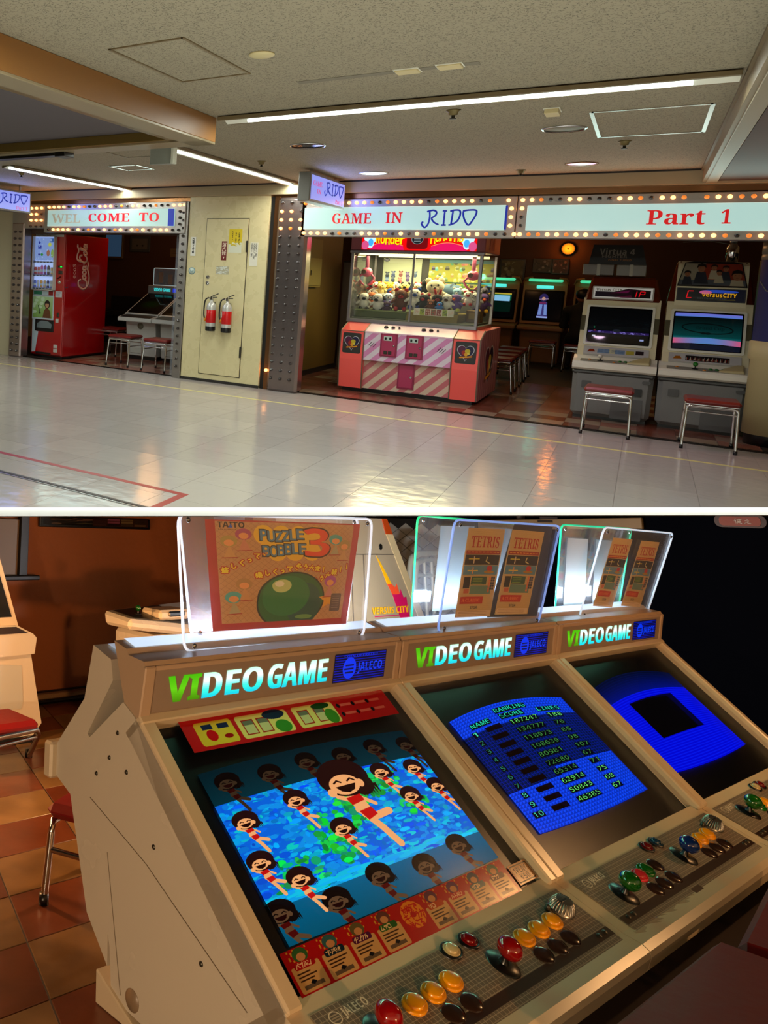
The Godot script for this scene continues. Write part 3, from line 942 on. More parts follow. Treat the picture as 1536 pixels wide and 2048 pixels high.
# ---------------------------------------------------------------- under the hall ceiling
func ceiling_things() -> void:
	var cream := mt("ceiling_trim", Color(0.52, 0.46, 0.35), 0.4, 0.1)
	var shade := mt("tan_trim", Color(0.42, 0.36, 0.25), 0.45)
	var tube := mt("tube_light", Color(1, 1, 1), 0.3, 0, {"glow": 3.0, "glow_color": Color(0.94, 1.0, 0.96)})
	var strip := func(label: String, x: Transform3D, len: float, lit: float, shift: float):
		var o := thing("strip_light", label, "light", x)
		obj("tray", MB.new().box(Vector3(0, 0.014, 0.085), Vector3(len, 0.028, 0.02), 0.003).box(Vector3(0, 0.014, -0.085), Vector3(len, 0.028, 0.02), 0.003).box(Vector3(0, 0.026, 0), Vector3(len, 0.006, 0.17)), shade, o)
		obj("reflector", MB.new().quad(Vector3(-len / 2, 0.022, 0.02), Vector3(len / 2, 0.022, 0.02), Vector3(len / 2, 0.003, 0.075), Vector3(-len / 2, 0.003, 0.075)).quad(Vector3(-len / 2, 0.003, -0.075), Vector3(len / 2, 0.003, -0.075), Vector3(len / 2, 0.022, -0.02), Vector3(-len / 2, 0.022, -0.02)), mt("white_reflector", Color(0.85, 0.85, 0.8), 0.4), o)
		obj("tube", MB.new().tube([Vector3(-lit / 2 + shift, 0.006, -0.01), Vector3(lit / 2 + shift, 0.006, -0.01)], 0.014, 10), tube, o)
		return o
	strip.call("long fluorescent strip running across the hall ceiling", mv(Vector3(-1.09, 2.435, -5.18)), 2.72, 2.36, 0.0)
	var along := Basis(Vector3(0, 0, -1), Vector3.UP, Vector3.RIGHT)
	strip.call("fluorescent strip running into the hall towards the hanging sign", Transform3D(along, Vector3(-3.39, 2.44, -7.5)), 3.84, 3.76, 0.0)
	strip.call("farthest left fluorescent strip over the drinks machine", Transform3D(along, Vector3(-5.65, 2.44, -7.95)), 2.6, 2.54, 0.0)
	strip.call("fluorescent strip over the left end of the hall, out of view, lighting the hall", mv(Vector3(-7.6, 2.44, -5.2)), 2.6, 2.4, 0.0)
	strip.call("fluorescent strip over the near edge of the hall, out of view, lighting the near floor", mv(Vector3(-1.2, 2.44, -2.2)), 2.6, 2.4, 0.0)
	# beam on the right with a dropped brown soffit beyond it
	struct("trim_5", MB.new().span(Vector3(0.30, 2.35, -9.1), Vector3(0.325, 2.47, -2.0)).span(Vector3(0.325, 2.34, -9.1), Vector3(0.40, 2.47, -2.0), 0.003), cream)
	struct("trim_6", MB.new().span(Vector3(0.285, 2.452, -9.1), Vector3(0.30, 2.47, -2.0)), shade)
	struct("trim_7", MB.new().span(Vector3(0.41, 2.36, -9.1), Vector3(2.0, 2.40, -2.0)), mt("brown_soffit", Color(0.22, 0.15, 0.12), 0.55))
	# lowered frame on the left with a brown fascia and a grey panel
	var f := thing("ceiling_frame", "lowered ceiling frame with brown fascia and grey underside at upper left", "soffit", Transform3D())
	obj("fascia", MB.new().span(Vector3(-2.56, 2.30, -5.16), Vector3(-2.49, 2.47, 0.5), 0.004), mt("brown_fascia", Color(0.50, 0.33, 0.14), 0.45), f)
	obj("edge_trim", MB.new().span(Vector3(-2.66, 2.285, -5.16), Vector3(-2.49, 2.302, 0.5), 0.003).span(Vector3(-5.4, 2.285, -5.16), Vector3(-2.49, 2.302, -4.95), 0.003), cream, f)
	obj("inner_trim", MB.new().span(Vector3(-2.72, 2.29, -4.95), Vector3(-2.655, 2.36, 0.5), 0.003).span(Vector3(-5.4, 2.29, -4.96), Vector3(-2.66, 2.36, -4.88), 0.003), mt("gold_trim", Color(0.50, 0.40, 0.2), 0.3, 0.6), f)
	obj("back_face", MB.new().span(Vector3(-5.4, 2.30, -5.16), Vector3(-2.56, 2.47, -5.1)), cream, f)
	obj("panel", MB.new().span(Vector3(-5.4, 2.36, -4.9), Vector3(-2.7, 2.38, 0.5)), mt("grey_panel", Color(0.30, 0.27, 0.28), 0.6), f)
	obj("shutter_track", MB.new().span(Vector3(-5.4, 2.262, -5.11), Vector3(-3.75, 2.286, -5.02)).span(Vector3(-3.78, 2.25, -5.13), Vector3(-3.68, 2.286, -5.0), 0.004), mt("black_plastic"), f)
	var g := thing("blank_sign", "blank grey sign board hanging from the ceiling behind the lowered frame", "sign", mv(Vector3(-3.17, 2.355, -5.62)))
	obj("board", MB.new().box(Vector3(0, 0, 0), Vector3(0.19, 0.235, 0.05), 0.003), mt("sign_grey", Color(0.50, 0.51, 0.47), 0.5), g)
	obj("edge", MB.new().box(Vector3(0.108, 0, 0), Vector3(0.025, 0.235, 0.06), 0.003), mt("sign_edge", Color(0.75, 0.75, 0.68), 0.5), g)
	# access hatches
	var hatch := func(label: String, x0: float, x1: float, z0: float, z1: float, mat: Material, w: float):
		var o := thing("access_hatch", label, "hatch", mv(Vector3((x0 + x1) / 2, 2.47, (z0 + z1) / 2)))
		var a := (x1 - x0) / 2
		var b := absf(z1 - z0) / 2
		obj("frame", MB.new().box(Vector3(-a, -0.002, 0), Vector3(w, 0.008, b * 2 + w)).box(Vector3(a, -0.002, 0), Vector3(w, 0.008, b * 2 + w)).box(Vector3(0, -0.002, b), Vector3(a * 2, 0.008, w)).box(Vector3(0, -0.002, -b), Vector3(a * 2, 0.008, w)), mat, o)
		obj("board", MB.new().box(Vector3(0, 0.003, 0), Vector3(a * 2 - w, 0.008, b * 2 - w)), mt("acoustic_board"), o)
	hatch.call("square ceiling hatch outlined in tan at upper left", -2.2, -1.8, -4.09, -3.33, shade, 0.014)
	hatch.call("ceiling hatch with bright metal sides at upper right", -0.37, 0.205, -6.98, -5.97, mt("bright_alu", Color(0.75, 0.72, 0.68), 0.25, 0.9), 0.022)
	hatch.call("small square ceiling grille in front of the lit sign", -4.62, -4.3, -7.45, -7.1, mt("bright_alu"), 0.03)
	hatch.call("ceiling hatch partly hidden behind the lowered frame", -4.1, -3.55, -6.6, -5.9, shade, 0.012)
	# round things
	var round := func(called: String, label: String, cat: String, p: Vector3, parts: Array):
		var o := thing(called, label, cat, Transform3D(Basis(Vector3.RIGHT, Vector3.DOWN, Vector3(0, 0, -1)), Vector3(p.x, 2.47, p.z)))
		for q in parts:
			obj(q[0], MB.new().lathe(q[1], 28), q[2], o)
	var disc := func(r: float, t: float): return [Vector2(0, 0), Vector2(r, 0), Vector2(r, t * 0.6), Vector2(r * 0.96, t), Vector2(0, t)]
	round.call("round_cover", "plain round cream cover plate near the top of the ceiling", "cover", Vector3(-1.6, 0, -3.77), [["plate", disc.call(0.062, 0.008), mt("cover_cream", Color(0.74, 0.68, 0.5), 0.5)]])
	var rim := func(r: float): return [Vector2(r * 0.88, -0.001), Vector2(r, -0.001), Vector2(r, 0.006), Vector2(r * 0.94, 0.01), Vector2(r * 0.88, 0.006)]
	round.call("ceiling_speaker", "dark round recessed fitting left of the hanging sign", "fitting", Vector3(-2.335, 0, -6.565), [["rim", rim.call(0.145), mt("chrome")], ["bowl", disc.call(0.128, 0.003), mt("dark_glass", Color(0.015, 0.02, 0.025), 0.15)]])
	round.call("ceiling_speaker", "round grey speaker grille beside the bright hatch", "speaker", Vector3(-0.55, 0, -6.52), [["rim", rim.call(0.135), mt("chrome")], ["grille", disc.call(0.119, 0.003), mt("speaker_grey", Color(0.42, 0.42, 0.35), 0.5)]])
	round.call("downlight", "white downlight above the sign over the claw machine", "light", Vector3(-2.33, 0, -8.525), [["rim", rim.call(0.14), mt("white_metal")], ["lamp", disc.call(0.124, 0.004), mt("downlight_white", Color.WHITE, 0.4, 0, {"glow": 1.6, "glow_color": Color(0.95, 1.0, 0.98)})]])
	round.call("downlight", "pinkish downlight above the Part 1 sign", "light", Vector3(-0.555, 0, -8.425), [["rim", rim.call(0.125), mt("copper_trim")], ["lamp", disc.call(0.11, 0.003), mt("downlight_pink", Color.WHITE, 0.4, 0, {"glow": 0.75, "glow_color": Color(1.0, 0.72, 0.95)})], ["bulb", [Vector2(0, 0.003), Vector2(0.05, 0.003), Vector2(0.04, 0.012), Vector2(0, 0.016)], mt("downlight_white")]])
	spot("downlight_beam", Vector3(-2.33, 2.44, -8.525), Vector3(-2.33, 0, -8.525), Color(0.95, 1, 0.98), 1.6, 60, 0.1)
	spot("downlight_beam", Vector3(-0.555, 2.44, -8.425), Vector3(-0.555, 0, -8.425), Color(1, 0.85, 0.97), 1.2, 60, 0.1)
	var spr := [["sprinkler head beside the long fluorescent strip", -1.066, -5.56], ["sprinkler head below the bright hatch", -0.226, -7.24], ["sprinkler head over the joint of the two long signs", -1.047, -8.73], ["sprinkler head near the second fluorescent strip", -3.03, -7.3], ["sprinkler head at the far left of the ceiling", -5.93, -7.22]]
	for q in spr:
		round.call("sprinkler", q[0], "sprinkler", Vector3(q[1], 0, q[2]), [["cup", [Vector2(0, 0), Vector2(0.042, 0), Vector2(0.042, 0.006), Vector2(0.03, 0.012), Vector2(0.026, 0.032), Vector2(0, 0.034)], mt("sprinkler_tan", Color(0.42, 0.36, 0.2), 0.4, 0.4)], ["nozzle", [Vector2(0.01, 0.032), Vector2(0.01, 0.05), Vector2(0.02, 0.052), Vector2(0.02, 0.056), Vector2(0, 0.056)], mt("old_steel")]])
	var plate := func(label: String, p: Vector3, sx: float, sz: float, h := 0.012):
		var o := thing("ceiling_plate", label, "plate", mv(p))
		obj("plate", MB.new().box(Vector3(0, -h / 2, 0), Vector3(sx, h, sz), 0.003), mt("cover_cream"), o)
		obj("rim", MB.new().box(Vector3(0, -0.002, 0), Vector3(sx + 0.012, 0.004, sz + 0.012)), mt("white_reflector"), o)
	plate.call("left of two small cream plates above the long strip", Vector3(-1.08, 2.47, -4.42), 0.11, 0.08)
	plate.call("right of two small cream plates above the long strip", Vector3(-0.88, 2.47, -4.414), 0.11, 0.08)
	plate.call("small cream junction box near the round grille", Vector3(-0.56, 2.47, -5.81), 0.075, 0.14, 0.03)
	var sm := MB.new().at(mv(Vector3(-1.2, 2.4685, -4.42))).prism(rrect2(0.9, 0.001, 0.0004), -0.03, 0.03)
	tag(obj("dust_streak", sm, mt("dust", Color(0.46, 0.43, 0.37), 0.9)), "grey dust streak along the two small ceiling plates", "stain")

# ---------------------------------------------------------------- the claw machine
static func side() -> Basis:   # outlines drawn in (z, y) and pushed along x
	return Basis(Vector3(0, 0, 1), Vector3.UP, Vector3(-1, 0, 0))

func heart_print(w: int, h: int, ground: Color) -> ImageTexture:
	var c := Cv.new(self, w, h, ground)
	for k in 2:
		var s := 1.0 if k == 0 else 0.92
		var cols := [Color(0.75, 0.75, 0.78), Color(0.75, 0.75, 0.78)] if k == 0 else [Color(0.30, 0.06, 0.22), Color(0.05, 0.05, 0.22)]
		for sd in 2:
			var p := []
			for i in 25:
				var t := PI * i / 24.0
				var x := 16.0 * pow(sin(t), 3) / 17.0
				var y := (13.0 * cos(t) - 5.0 * cos(2 * t) - 2.0 * cos(3 * t) - cos(4 * t)) / 17.0
				p.append(Vector2(w * (0.5 + (x if sd else -x) * 0.52 * s), h * (0.47 - y * 0.50 * s)))
			c.poly(p, cols[sd])
	c.oval(w * 0.40, h * 0.50, w * 0.13, h * 0.12, Color(0.62, 0.12, 0.05))
	c.oval(w * 0.60, h * 0.42, w * 0.15, h * 0.12, Color(0.75, 0.66, 0.12))
	c.oval(w * 0.52, h * 0.60, w * 0.10, h * 0.09, Color(0.85, 0.6, 0.1))
	c.oval(w * 0.66, h * 0.55, w * 0.07, h * 0.06, Color(0.85, 0.78, 0.3))
	c.line([Vector2(w * 0.14, h * 0.80), Vector2(w * 0.35, h * 0.72), Vector2(w * 0.6, h * 0.76), Vector2(w * 0.88, h * 0.66)], h * 0.11, Color(0.35, 0.02, 0.03))
	c.line([Vector2(w * 0.2, h * 0.77), Vector2(w * 0.5, h * 0.74), Vector2(w * 0.82, h * 0.69)], h * 0.07, Color(0.85, 0.58, 0.08))
	return c.tex()

func stripes(w: int, h: int, a: Color, b: Color, pitch: float, slope := 1.0) -> ImageTexture:
	var c := Cv.new(self, w, h, a)
	var x := -h * 1.2
	while x < w + h:
		c.poly([Vector2(x, h), Vector2(x + pitch * 0.5, h), Vector2(x + pitch * 0.5 + h * slope, 0), Vector2(x + h * slope, 0)], b)
		x += pitch
	return c.tex()

func claw_machine() -> void:
	var o := thing("claw_machine", "pink two player claw machine with a glass case of plush toys", "claw machine", mv(Vector3(-2.18, 0, -9.92)))
	var pink := mt("salmon_pink", Color(0.95, 0.36, 0.33), 0.3)
	var silver := mt("alu_post", Color(0.62, 0.61, 0.62), 0.3, 0.7)
	var edge := mt("worn_edge", Color(0.45, 0.40, 0.33), 0.45, 0.3)
	obj("plinth", MB.new().span(Vector3(-0.72, 0, -1.32), Vector3(0.72, 0.05, -0.06)), mt("black_plastic"), o)
	var prof := PackedVector2Array([Vector2(-0.03, 0.045), Vector2(0.012, 0.40), Vector2(0.0, 0.735), Vector2(-0.012, 0.75), Vector2(-0.26, 0.84), Vector2(-1.38, 0.84), Vector2(-1.38, 0.045)])
	for s in [-1, 1]:
		var x0: float = -0.765 if s < 0 else 0.485
		obj("side_column", MB.new().at(Transform3D(side(), Vector3.ZERO)).prism(prof, -x0, -x0 - 0.28), pink, o)
		var rim := MB.new()
		for e in [x0 + 0.002, x0 + 0.278]:
			rim.tube([Vector3(e, 0.045, -0.03), Vector3(e, 0.40, 0.013), Vector3(e, 0.735, 0.001), Vector3(e, 0.752, -0.012), Vector3(e, 0.84, -0.26)], 0.007, 6)
		rim.tube([Vector3(x0, 0.745, -0.003), Vector3(x0 + 0.28, 0.745, -0.003)], 0.005, 6)
		obj("column_edge", rim, edge, o)
		var fr := obj("picture_frame", MB.new().at(mv(Vector3(x0 + 0.14, 0.595, 0.004))).prism(rrect2(0.215, 0.25, 0.02), 0, 0.006), mt("frame_grey", Color(0.16, 0.16, 0.15), 0.5), o)
		obj("heart_print", MB.new().quad(Vector3(x0 + 0.05, 0.49, 0.0115), Vector3(x0 + 0.23, 0.49, 0.0115), Vector3(x0 + 0.23, 0.705, 0.0115), Vector3(x0 + 0.05, 0.705, 0.0115)), mt("heart_card", Color.WHITE, 0.4, 0, {"tex": heart_print(180, 216, Color(0.17, 0.17, 0.16))}), fr)
	var upper := mt("striped_upper", Color.WHITE, 0.35, 0, {"tex": stripes(1000, 360, Color(0.86, 0.80, 0.84), Color(0.82, 0.52, 0.70), 168)})
	var lower := mt("striped_lower", Color.WHITE, 0.4, 0, {"tex": stripes(1000, 360, Color(0.80, 0.70, 0.61), Color(0.74, 0.40, 0.42), 168)})
	obj("upper_panel", MB.new().span(Vector3(-0.485, 0.40, -0.2), Vector3(0.485, 0.745, -0.004), 0.004), upper, o)
	obj("lower_panel", MB.new().span(Vector3(-0.485, 0.05, -0.3), Vector3(0.485, 0.40, -0.07)), lower, o)
	obj("control_deck", MB.new().at(Transform3D(side(), Vector3.ZERO)).prism(PackedVector2Array([Vector2(0.0, 0.735), Vector2(-0.012, 0.752), Vector2(-0.26, 0.842), Vector2(-0.26, 0.7)]), -0.485, 0.485), mt("deck_pink", Color(0.88, 0.74, 0.80), 0.35), o)
	for q in [[-0.28, 0.020], [-0.2, 0.018], [-0.13, 0.010], [0.14, 0.020], [0.22, 0.018], [0.29, 0.010]]:
		var btn := MB.new()
		btn.T = Transform3D(Basis(Vector3.RIGHT, 0.34), Vector3(q[0], 0.805, -0.15))
		btn.lathe([Vector2(q[1] * 1.3, 0), Vector2(q[1] * 1.3, 0.006), Vector2(q[1], 0.008), Vector2(q[1], 0.018), Vector2(0, 0.02)], 12)
		obj("deck_button", btn, mt("button_dark", Color(0.15, 0.03, 0.02), 0.3), o)
	var rose := mt("rose_door", Color(0.55, 0.15, 0.27), 0.35)
	for x in [-0.20, 0.085]:
		var d := obj("coin_door", MB.new().at(mv(Vector3(x, 0.605, -0.005))).prism(rrect2(0.19, 0.275, 0.006), 0, 0.014), rose, o)
		obj("door_face", MB.new().at(mv(Vector3(x, 0.605, 0.009))).prism(rrect2(0.155, 0.25, 0.012), 0, 0.004), mt("rose_face", Color(0.66, 0.20, 0.34), 0.35), d)
		obj("coin_plate", MB.new().box(Vector3(x - 0.01, 0.685, 0.016), Vector3(0.095, 0.055, 0.008), 0.004), mt("sticker_white"), d)
		obj("coin_slot", MB.new().box(Vector3(x - 0.035, 0.685, 0.021), Vector3(0.022, 0.03, 0.006), 0.004).box(Vector3(x + 0.015, 0.685, 0.021), Vector3(0.022, 0.03, 0.006), 0.004), mt("black_plastic"), d)
		obj("return_cup", MB.new().box(Vector3(x - 0.03, 0.515, 0.014), Vector3(0.04, 0.04, 0.008), 0.003).box(Vector3(x + 0.02, 0.515, 0.014), Vector3(0.04, 0.04, 0.008), 0.003), mt("old_steel"), d)
		obj("door_lock", MB.new().at(Transform3D(Basis(Vector3.RIGHT, Vector3(0, 0, 1), Vector3.DOWN), Vector3(x + 0.06, 0.60, 0.013))).lathe([Vector2(0.011, 0), Vector2(0.011, 0.006), Vector2(0, 0.007)], 12), mt("chrome"), d)
	var pd := obj("prize_door", MB.new().at(mv(Vector3(0.005, 0.245, -0.07))).prism(rrect2(0.185, 0.3, 0.006), 0, 0.012), rose, o)
	obj("door_face", MB.new().at(mv(Vector3(0.005, 0.245, -0.058))).prism(rrect2(0.15, 0.265, 0.012), 0, 0.004), mt("rose_face"), pd)
	obj("door_lock", MB.new().at(Transform3D(Basis(Vector3.RIGHT, Vector3(0, 0, 1), Vector3.DOWN), Vector3(0.06, 0.24, -0.054))).lathe([Vector2(0.014, 0), Vector2(0.014, 0.004), Vector2(0.009, 0.006), Vector2(0, 0.003)], 12), mt("chrome"), pd)
	for x in [-0.39, 0.37]:
		for k in 3:
			var vent := MB.new()
			vent.T = Transform3D(Basis(Vector3.FORWARD, -0.9), Vector3(x - 0.024 + k * 0.026, 0.60 - k * 0.008 + 0.004, -0.003))
			vent.box(Vector3.ZERO, Vector3(0.062, 0.006, 0.003))
			obj("speaker_slot", vent, mt("black_plastic"), o)
	# right flank with the same print, a little proud
	obj("flank", MB.new().at(Transform3D(side(), Vector3.ZERO)).prism(prof, -0.765, -0.772), mt("striped_flank", Color.WHITE, 0.4, 0, {"tex": stripes(700, 420, Color(0.72, 0.50, 0.52), Color(0.60, 0.33, 0.40), 70)}), o)
	var fh := MB.new()
	fh.quad(Vector3(0.7735, 0.14, -0.35), Vector3(0.7735, 0.14, -0.98), Vector3(0.7735, 0.72, -0.98), Vector3(0.7735, 0.72, -0.35))
	var hm := mt("heart_flank", Color.WHITE, 0.4, 0, {"tex": heart_print(256, 240, Color(0.66, 0.42, 0.46))})
	obj("heart_print", fh, hm, o)
	# glass case
	var x0 := -0.775
	var x1 := 0.655
	var zf := -0.28
	var zb := -1.36
	for q in [[x0, zf], [x1, zf], [x0, zb], [x1, zb]]:
		obj("corner_post", MB.new().box(Vector3(q[0], 1.28, q[1]), Vector3(0.035, 0.88, 0.035), 0.006), silver, o)
	obj("middle_post", MB.new().box(Vector3(-0.06, 1.28, zf), Vector3(0.022, 0.88, 0.02), 0.004), silver, o)
	obj("lower_rail", MB.new().span(Vector3(x0 - 0.015, 0.84, zf - 0.02), Vector3(x1 + 0.015, 0.885, zf + 0.02), 0.005).span(Vector3(x1 - 0.02, 0.84, zb), Vector3(x1 + 0.018, 0.88, zf), 0.005), silver, o)
	obj("upper_rail", MB.new().span(Vector3(x0 - 0.03, 1.70, zf - 0.02), Vector3(x1 + 0.03, 1.735, zf + 0.03), 0.005), silver, o)
	var pane := mt("clear_pane", Color(0.75, 0.8, 0.85), 0.05, 0, {"alpha": 0.12})
	var glass := mt("case_glass", Color(0.9, 0.95, 0.92), 0.03, 0, {"alpha": 0.05})
	obj("glass_pane", MB.new().quad(Vector3(x0, 0.86, zf), Vector3(-0.06, 0.86, zf), Vector3(-0.06, 1.71, zf), Vector3(x0, 1.71, zf)), glass, o)
	obj("glass_pane", MB.new().quad(Vector3(-0.06, 0.86, zf), Vector3(x1, 0.86, zf), Vector3(x1, 1.71, zf), Vector3(-0.06, 1.71, zf)), glass, o)
	obj("glass_pane", MB.new().quad(Vector3(x1, 0.86, zf), Vector3(x1, 0.86, zb), Vector3(x1, 1.71, zb), Vector3(x1, 1.71, zf)), glass, o)
	obj("glass_pane", MB.new().quad(Vector3(x0, 0.86, zb), Vector3(x0, 0.86, zf), Vector3(x0, 1.71, zf), Vector3(x0, 1.71, zb)), glass, o)
	obj("bed", MB.new().span(Vector3(x0 + 0.02, 0.84, zb + 0.02), Vector3(x1 - 0.02, 0.9, zf - 0.03)), mt("bed_grey", Color(0.25, 0.27, 0.2), 0.7), o)
	obj("green_riser", MB.new().span(Vector3(x0 + 0.02, 0.9, zb + 0.1), Vector3(-0.12, 1.0, zf - 0.12), 0.01), mt("olive_felt", Color(0.24, 0.28, 0.13), 0.9, 0, {"rim": 0.3}), o)
	var cloth := MB.new().grid(28, 6, func(s: float, t: float):
		var a := s * 26.0
		return Vector3(lerpf(-0.13, 0.44, s), 1.0 - t * 0.12, zf - 0.14 + t * 0.03 + sin(a) * 0.008 * t))
	cloth.span(Vector3(-0.13, 0.9, zb + 0.1), Vector3(0.44, 0.995, zf - 0.15), 0.01)
	obj("cloth", cloth, mt("mustard_cloth", Color(0.42, 0.36, 0.12), 0.85), o)
	# header
	obj("header_box", MB.new().span(Vector3(x0 - 0.03, 1.735, zb), Vector3(x1 + 0.03, 2.08, zf + 0.012), 0.008), mt("header_rose", Color(0.55, 0.30, 0.32), 0.4), o)
	var c := Cv.new(self, 1200, 360, Color(0.88, 0.01, 0.02))
	for s in [-1, 1]:
		var p := []
		for i in 12:
			p.append(Vector2(600 + s * (150 + i * 30), 300 - 45 * sin(i / 11.0 * PI)))
		p.append(Vector2(600 + s * 510, 360))
		p.append(Vector2(600 + s * 130, 360))
		c.poly(p, Color(0.85, 0.05, 0.35))
		c.line(p.slice(0, 12), 8, Color(1.0, 0.55, 0.35))
		c.oval(600 + s * 505, 200, 70, 80, Color(0.75, 0.92, 1.0))
		c.oval(600 + s * 505, 270, 40, 70, Color(0.75, 0.9, 1.0))
		c.oval(600 + s * 500, 262, 28, 50, Color(0.25, 0.65, 0.95))
		c.oval(600 + s * 560, 300, 40, 60, Color(0.8, 0.3, 0.5))
	c.rrect(490, 110, 220, 230, 40, Color(0.42, 0.0, 0.03))
	c.oval(600, 215, 62, 62, Color(0.5, 0.55, 0.55))
	c.oval(600, 215, 56, 56, Color(0.07, 0.10, 0.12))
	for k in 4:
		c.rect(565, 185 + k * 18, 70, 7, Color(0.55, 0.6, 0.6))
	for k in 2:
		var wds: String = ["Wonder", "Hunting"][k]
		for i in wds.length():
			var x := (150.0 if k == 0 else 735.0) + i * (53 if k == 0 else 47)
			var y := 120 + (22 if k == 0 else -22) * sin(i * 0.6) + (i * 4 if k == 0 else -i * 3)
			var big := i == 0 or wds[i] in "dtg"
			for q in [[-4, 4, Color(0.55, 0.15, 0.0)], [0, 0, Color(1.0, 0.85, 0.05)]]:
				c.text(wds[i], x + q[0], (y if big else y + 40) + q[1], 52 if wds[i] != "i" and wds[i] != "t" else 26, (150 if i == 0 else 130) if big else 100, q[2])
	obj("header_sign", MB.new().quad(Vector3(x0 + 0.10, 1.745, zf + 0.016), Vector3(x1 - 0.06, 1.745, zf + 0.016), Vector3(x1 - 0.06, 2.07, zf + 0.016), Vector3(x0 + 0.10, 2.07, zf + 0.016)), mt("header_sign_print", Color.WHITE, 0.3, 0, {"tex": c.tex(0.6), "glow": 1.25}), o)
	lettering("side_mark", "M", SANS, Transform3D(Basis(Vector3.UP, PI / 2), Vector3(x1 + 0.032, 1.87, -0.75)), 0.34, 0.2, mt("mark_red", Color(0.5, 0.06, 0.06), 0.5), o)
	area("header_sign_light", Transform3D(Basis(Vector3.LEFT, Vector3.UP, Vector3(0, 0, -1)), Vector3(-2.24, 1.87, -10.17)), 1.2, 0.3, Color(1, 0.25, 0.25), 0.25)
	# tubes in the case
	for z in [-0.36, -1.25]:
		obj("tube_light", MB.new().tube([Vector3(x0 + 0.06, 1.70, z), Vector3(x1 - 0.06, 1.70, z)], 0.018, 8), mt("case_tube", Color.WHITE, 0.3, 0, {"glow": 2.2, "glow_color": Color(1.0, 0.95, 0.66)}), o)
	area("case_light", Transform3D(Basis(Vector3.RIGHT, Vector3(0, 0, -1), Vector3.UP), Vector3(-2.24, 1.675, -10.75)), 1.3, 0.5, Color(1.0, 0.96, 0.72), 3.6)
	# claws
	for q in [[-0.70, -0.68], [0.52, -0.68]]:
		var cx: float = q[0]
		var cz: float = q[1]
		var pk := mt("claw_pink", Color(0.72, 0.30, 0.42), 0.3)
		var cl := obj("claw", MB.new().ell(Vector3(cx, 1.47, cz), Vector3(0.068, 0.062, 0.068), 16), pk, o)
		obj("claw_rod", MB.new().tube([Vector3(cx, 1.52, cz), Vector3(cx, 1.72, cz)], 0.022, 10), mt("claw_rod_pink", Color(0.5, 0.22, 0.32), 0.35), cl)
		var arm := MB.new()
		for s in [-1, 1]:
			arm.tube([Vector3(cx + s * 0.05, 1.45, cz), Vector3(cx + s * 0.095, 1.40, cz), Vector3(cx + s * 0.06, 1.335, cz + 0.01), Vector3(cx + s * 0.025, 1.305, cz + 0.01)], 0.013, 8)
		obj("claw_arm", arm, pk, cl)
		obj("claw_eye", MB.new().at(Transform3D(Basis(Vector3.RIGHT, Vector3(0, 0, 1), Vector3.DOWN), Vector3(cx - 0.02, 1.475, cz + 0.055))).lathe([Vector2(0.03, 0), Vector2(0.03, 0.01), Vector2(0.02, 0.014), Vector2(0, 0.01)], 14), mt("claw_disc", Color(0.3, 0.2, 0.1), 0.3), cl)
	# boards behind the toys
	c = Cv.new(self, 480, 360, Color(0.66, 0.70, 0.60))
	c.rect(60, 0, 420, 60, Color(0.72, 0.76, 0.68))
	c.oval(40, 22, 36, 22, Color(0.08, 0.12, 0.35))
	c.text("toys", 16, 10, 50, 24, Color(0.8, 0.8, 0.85))
	for i in 9:
		var x := 40.0 + (i % 5) * 90 + rng.randf() * 20
		var y := 190.0 + int(i / 5.0) * 70 + rng.randf() * 40
		var k := Color.from_hsv([0.6, 0.62, 0.0, 0.72, 0.6][i % 5], 0.5, rng.randf_range(0.25, 0.7))
		c.oval(x, y, 24, 28, k)
		c.oval(x, y - 30, 20, 19, k.lightened(0.25))
		c.oval(x - 18, y - 44, 9, 10, k)
		c.oval(x + 18, y - 44, 9, 10, k)
	obj("back_board", MB.new().span(Vector3(-0.67, 1.30, zb + 0.02), Vector3(-0.19, 1.67, zb + 0.03)), mt("board_a", Color.WHITE, 0.5, 0, {"tex": c.tex()}), o)
	c = Cv.new(self, 512, 330, Color(0.55, 0.55, 0.14))
	for i in 70:
		var x := rng.randf() * 512
		var y := 10 + (i % 5) * 66 + rng.randf() * 20
		var k := Color.from_hsv(rng.randf_range(0.02, 0.2) if i % 3 else rng.randf(), 0.5, rng.randf_range(0.15, 0.9))
		c.oval(x, y + 24, 15, 17, k)
		c.oval(x, y + 4, 12, 11, k.lightened(0.3))
	c.rect(0, 0, 512, 40, Color(0.35, 0.55, 0.6))
	c.rect(0, 255, 512, 18, Color(0.08, 0.25, 0.18))
	obj("back_board", MB.new().span(Vector3(-0.10, 1.30, zb + 0.02), Vector3(0.64, 1.67, zb + 0.03)), mt("board_b", Color.WHITE, 0.5, 0, {"tex": c.tex()}), o)
	obj("back_frame", MB.new().span(Vector3(x0, 0.84, zb), Vector3(x1, 1.70, zb + 0.015)), mt("frame_grey"), o)

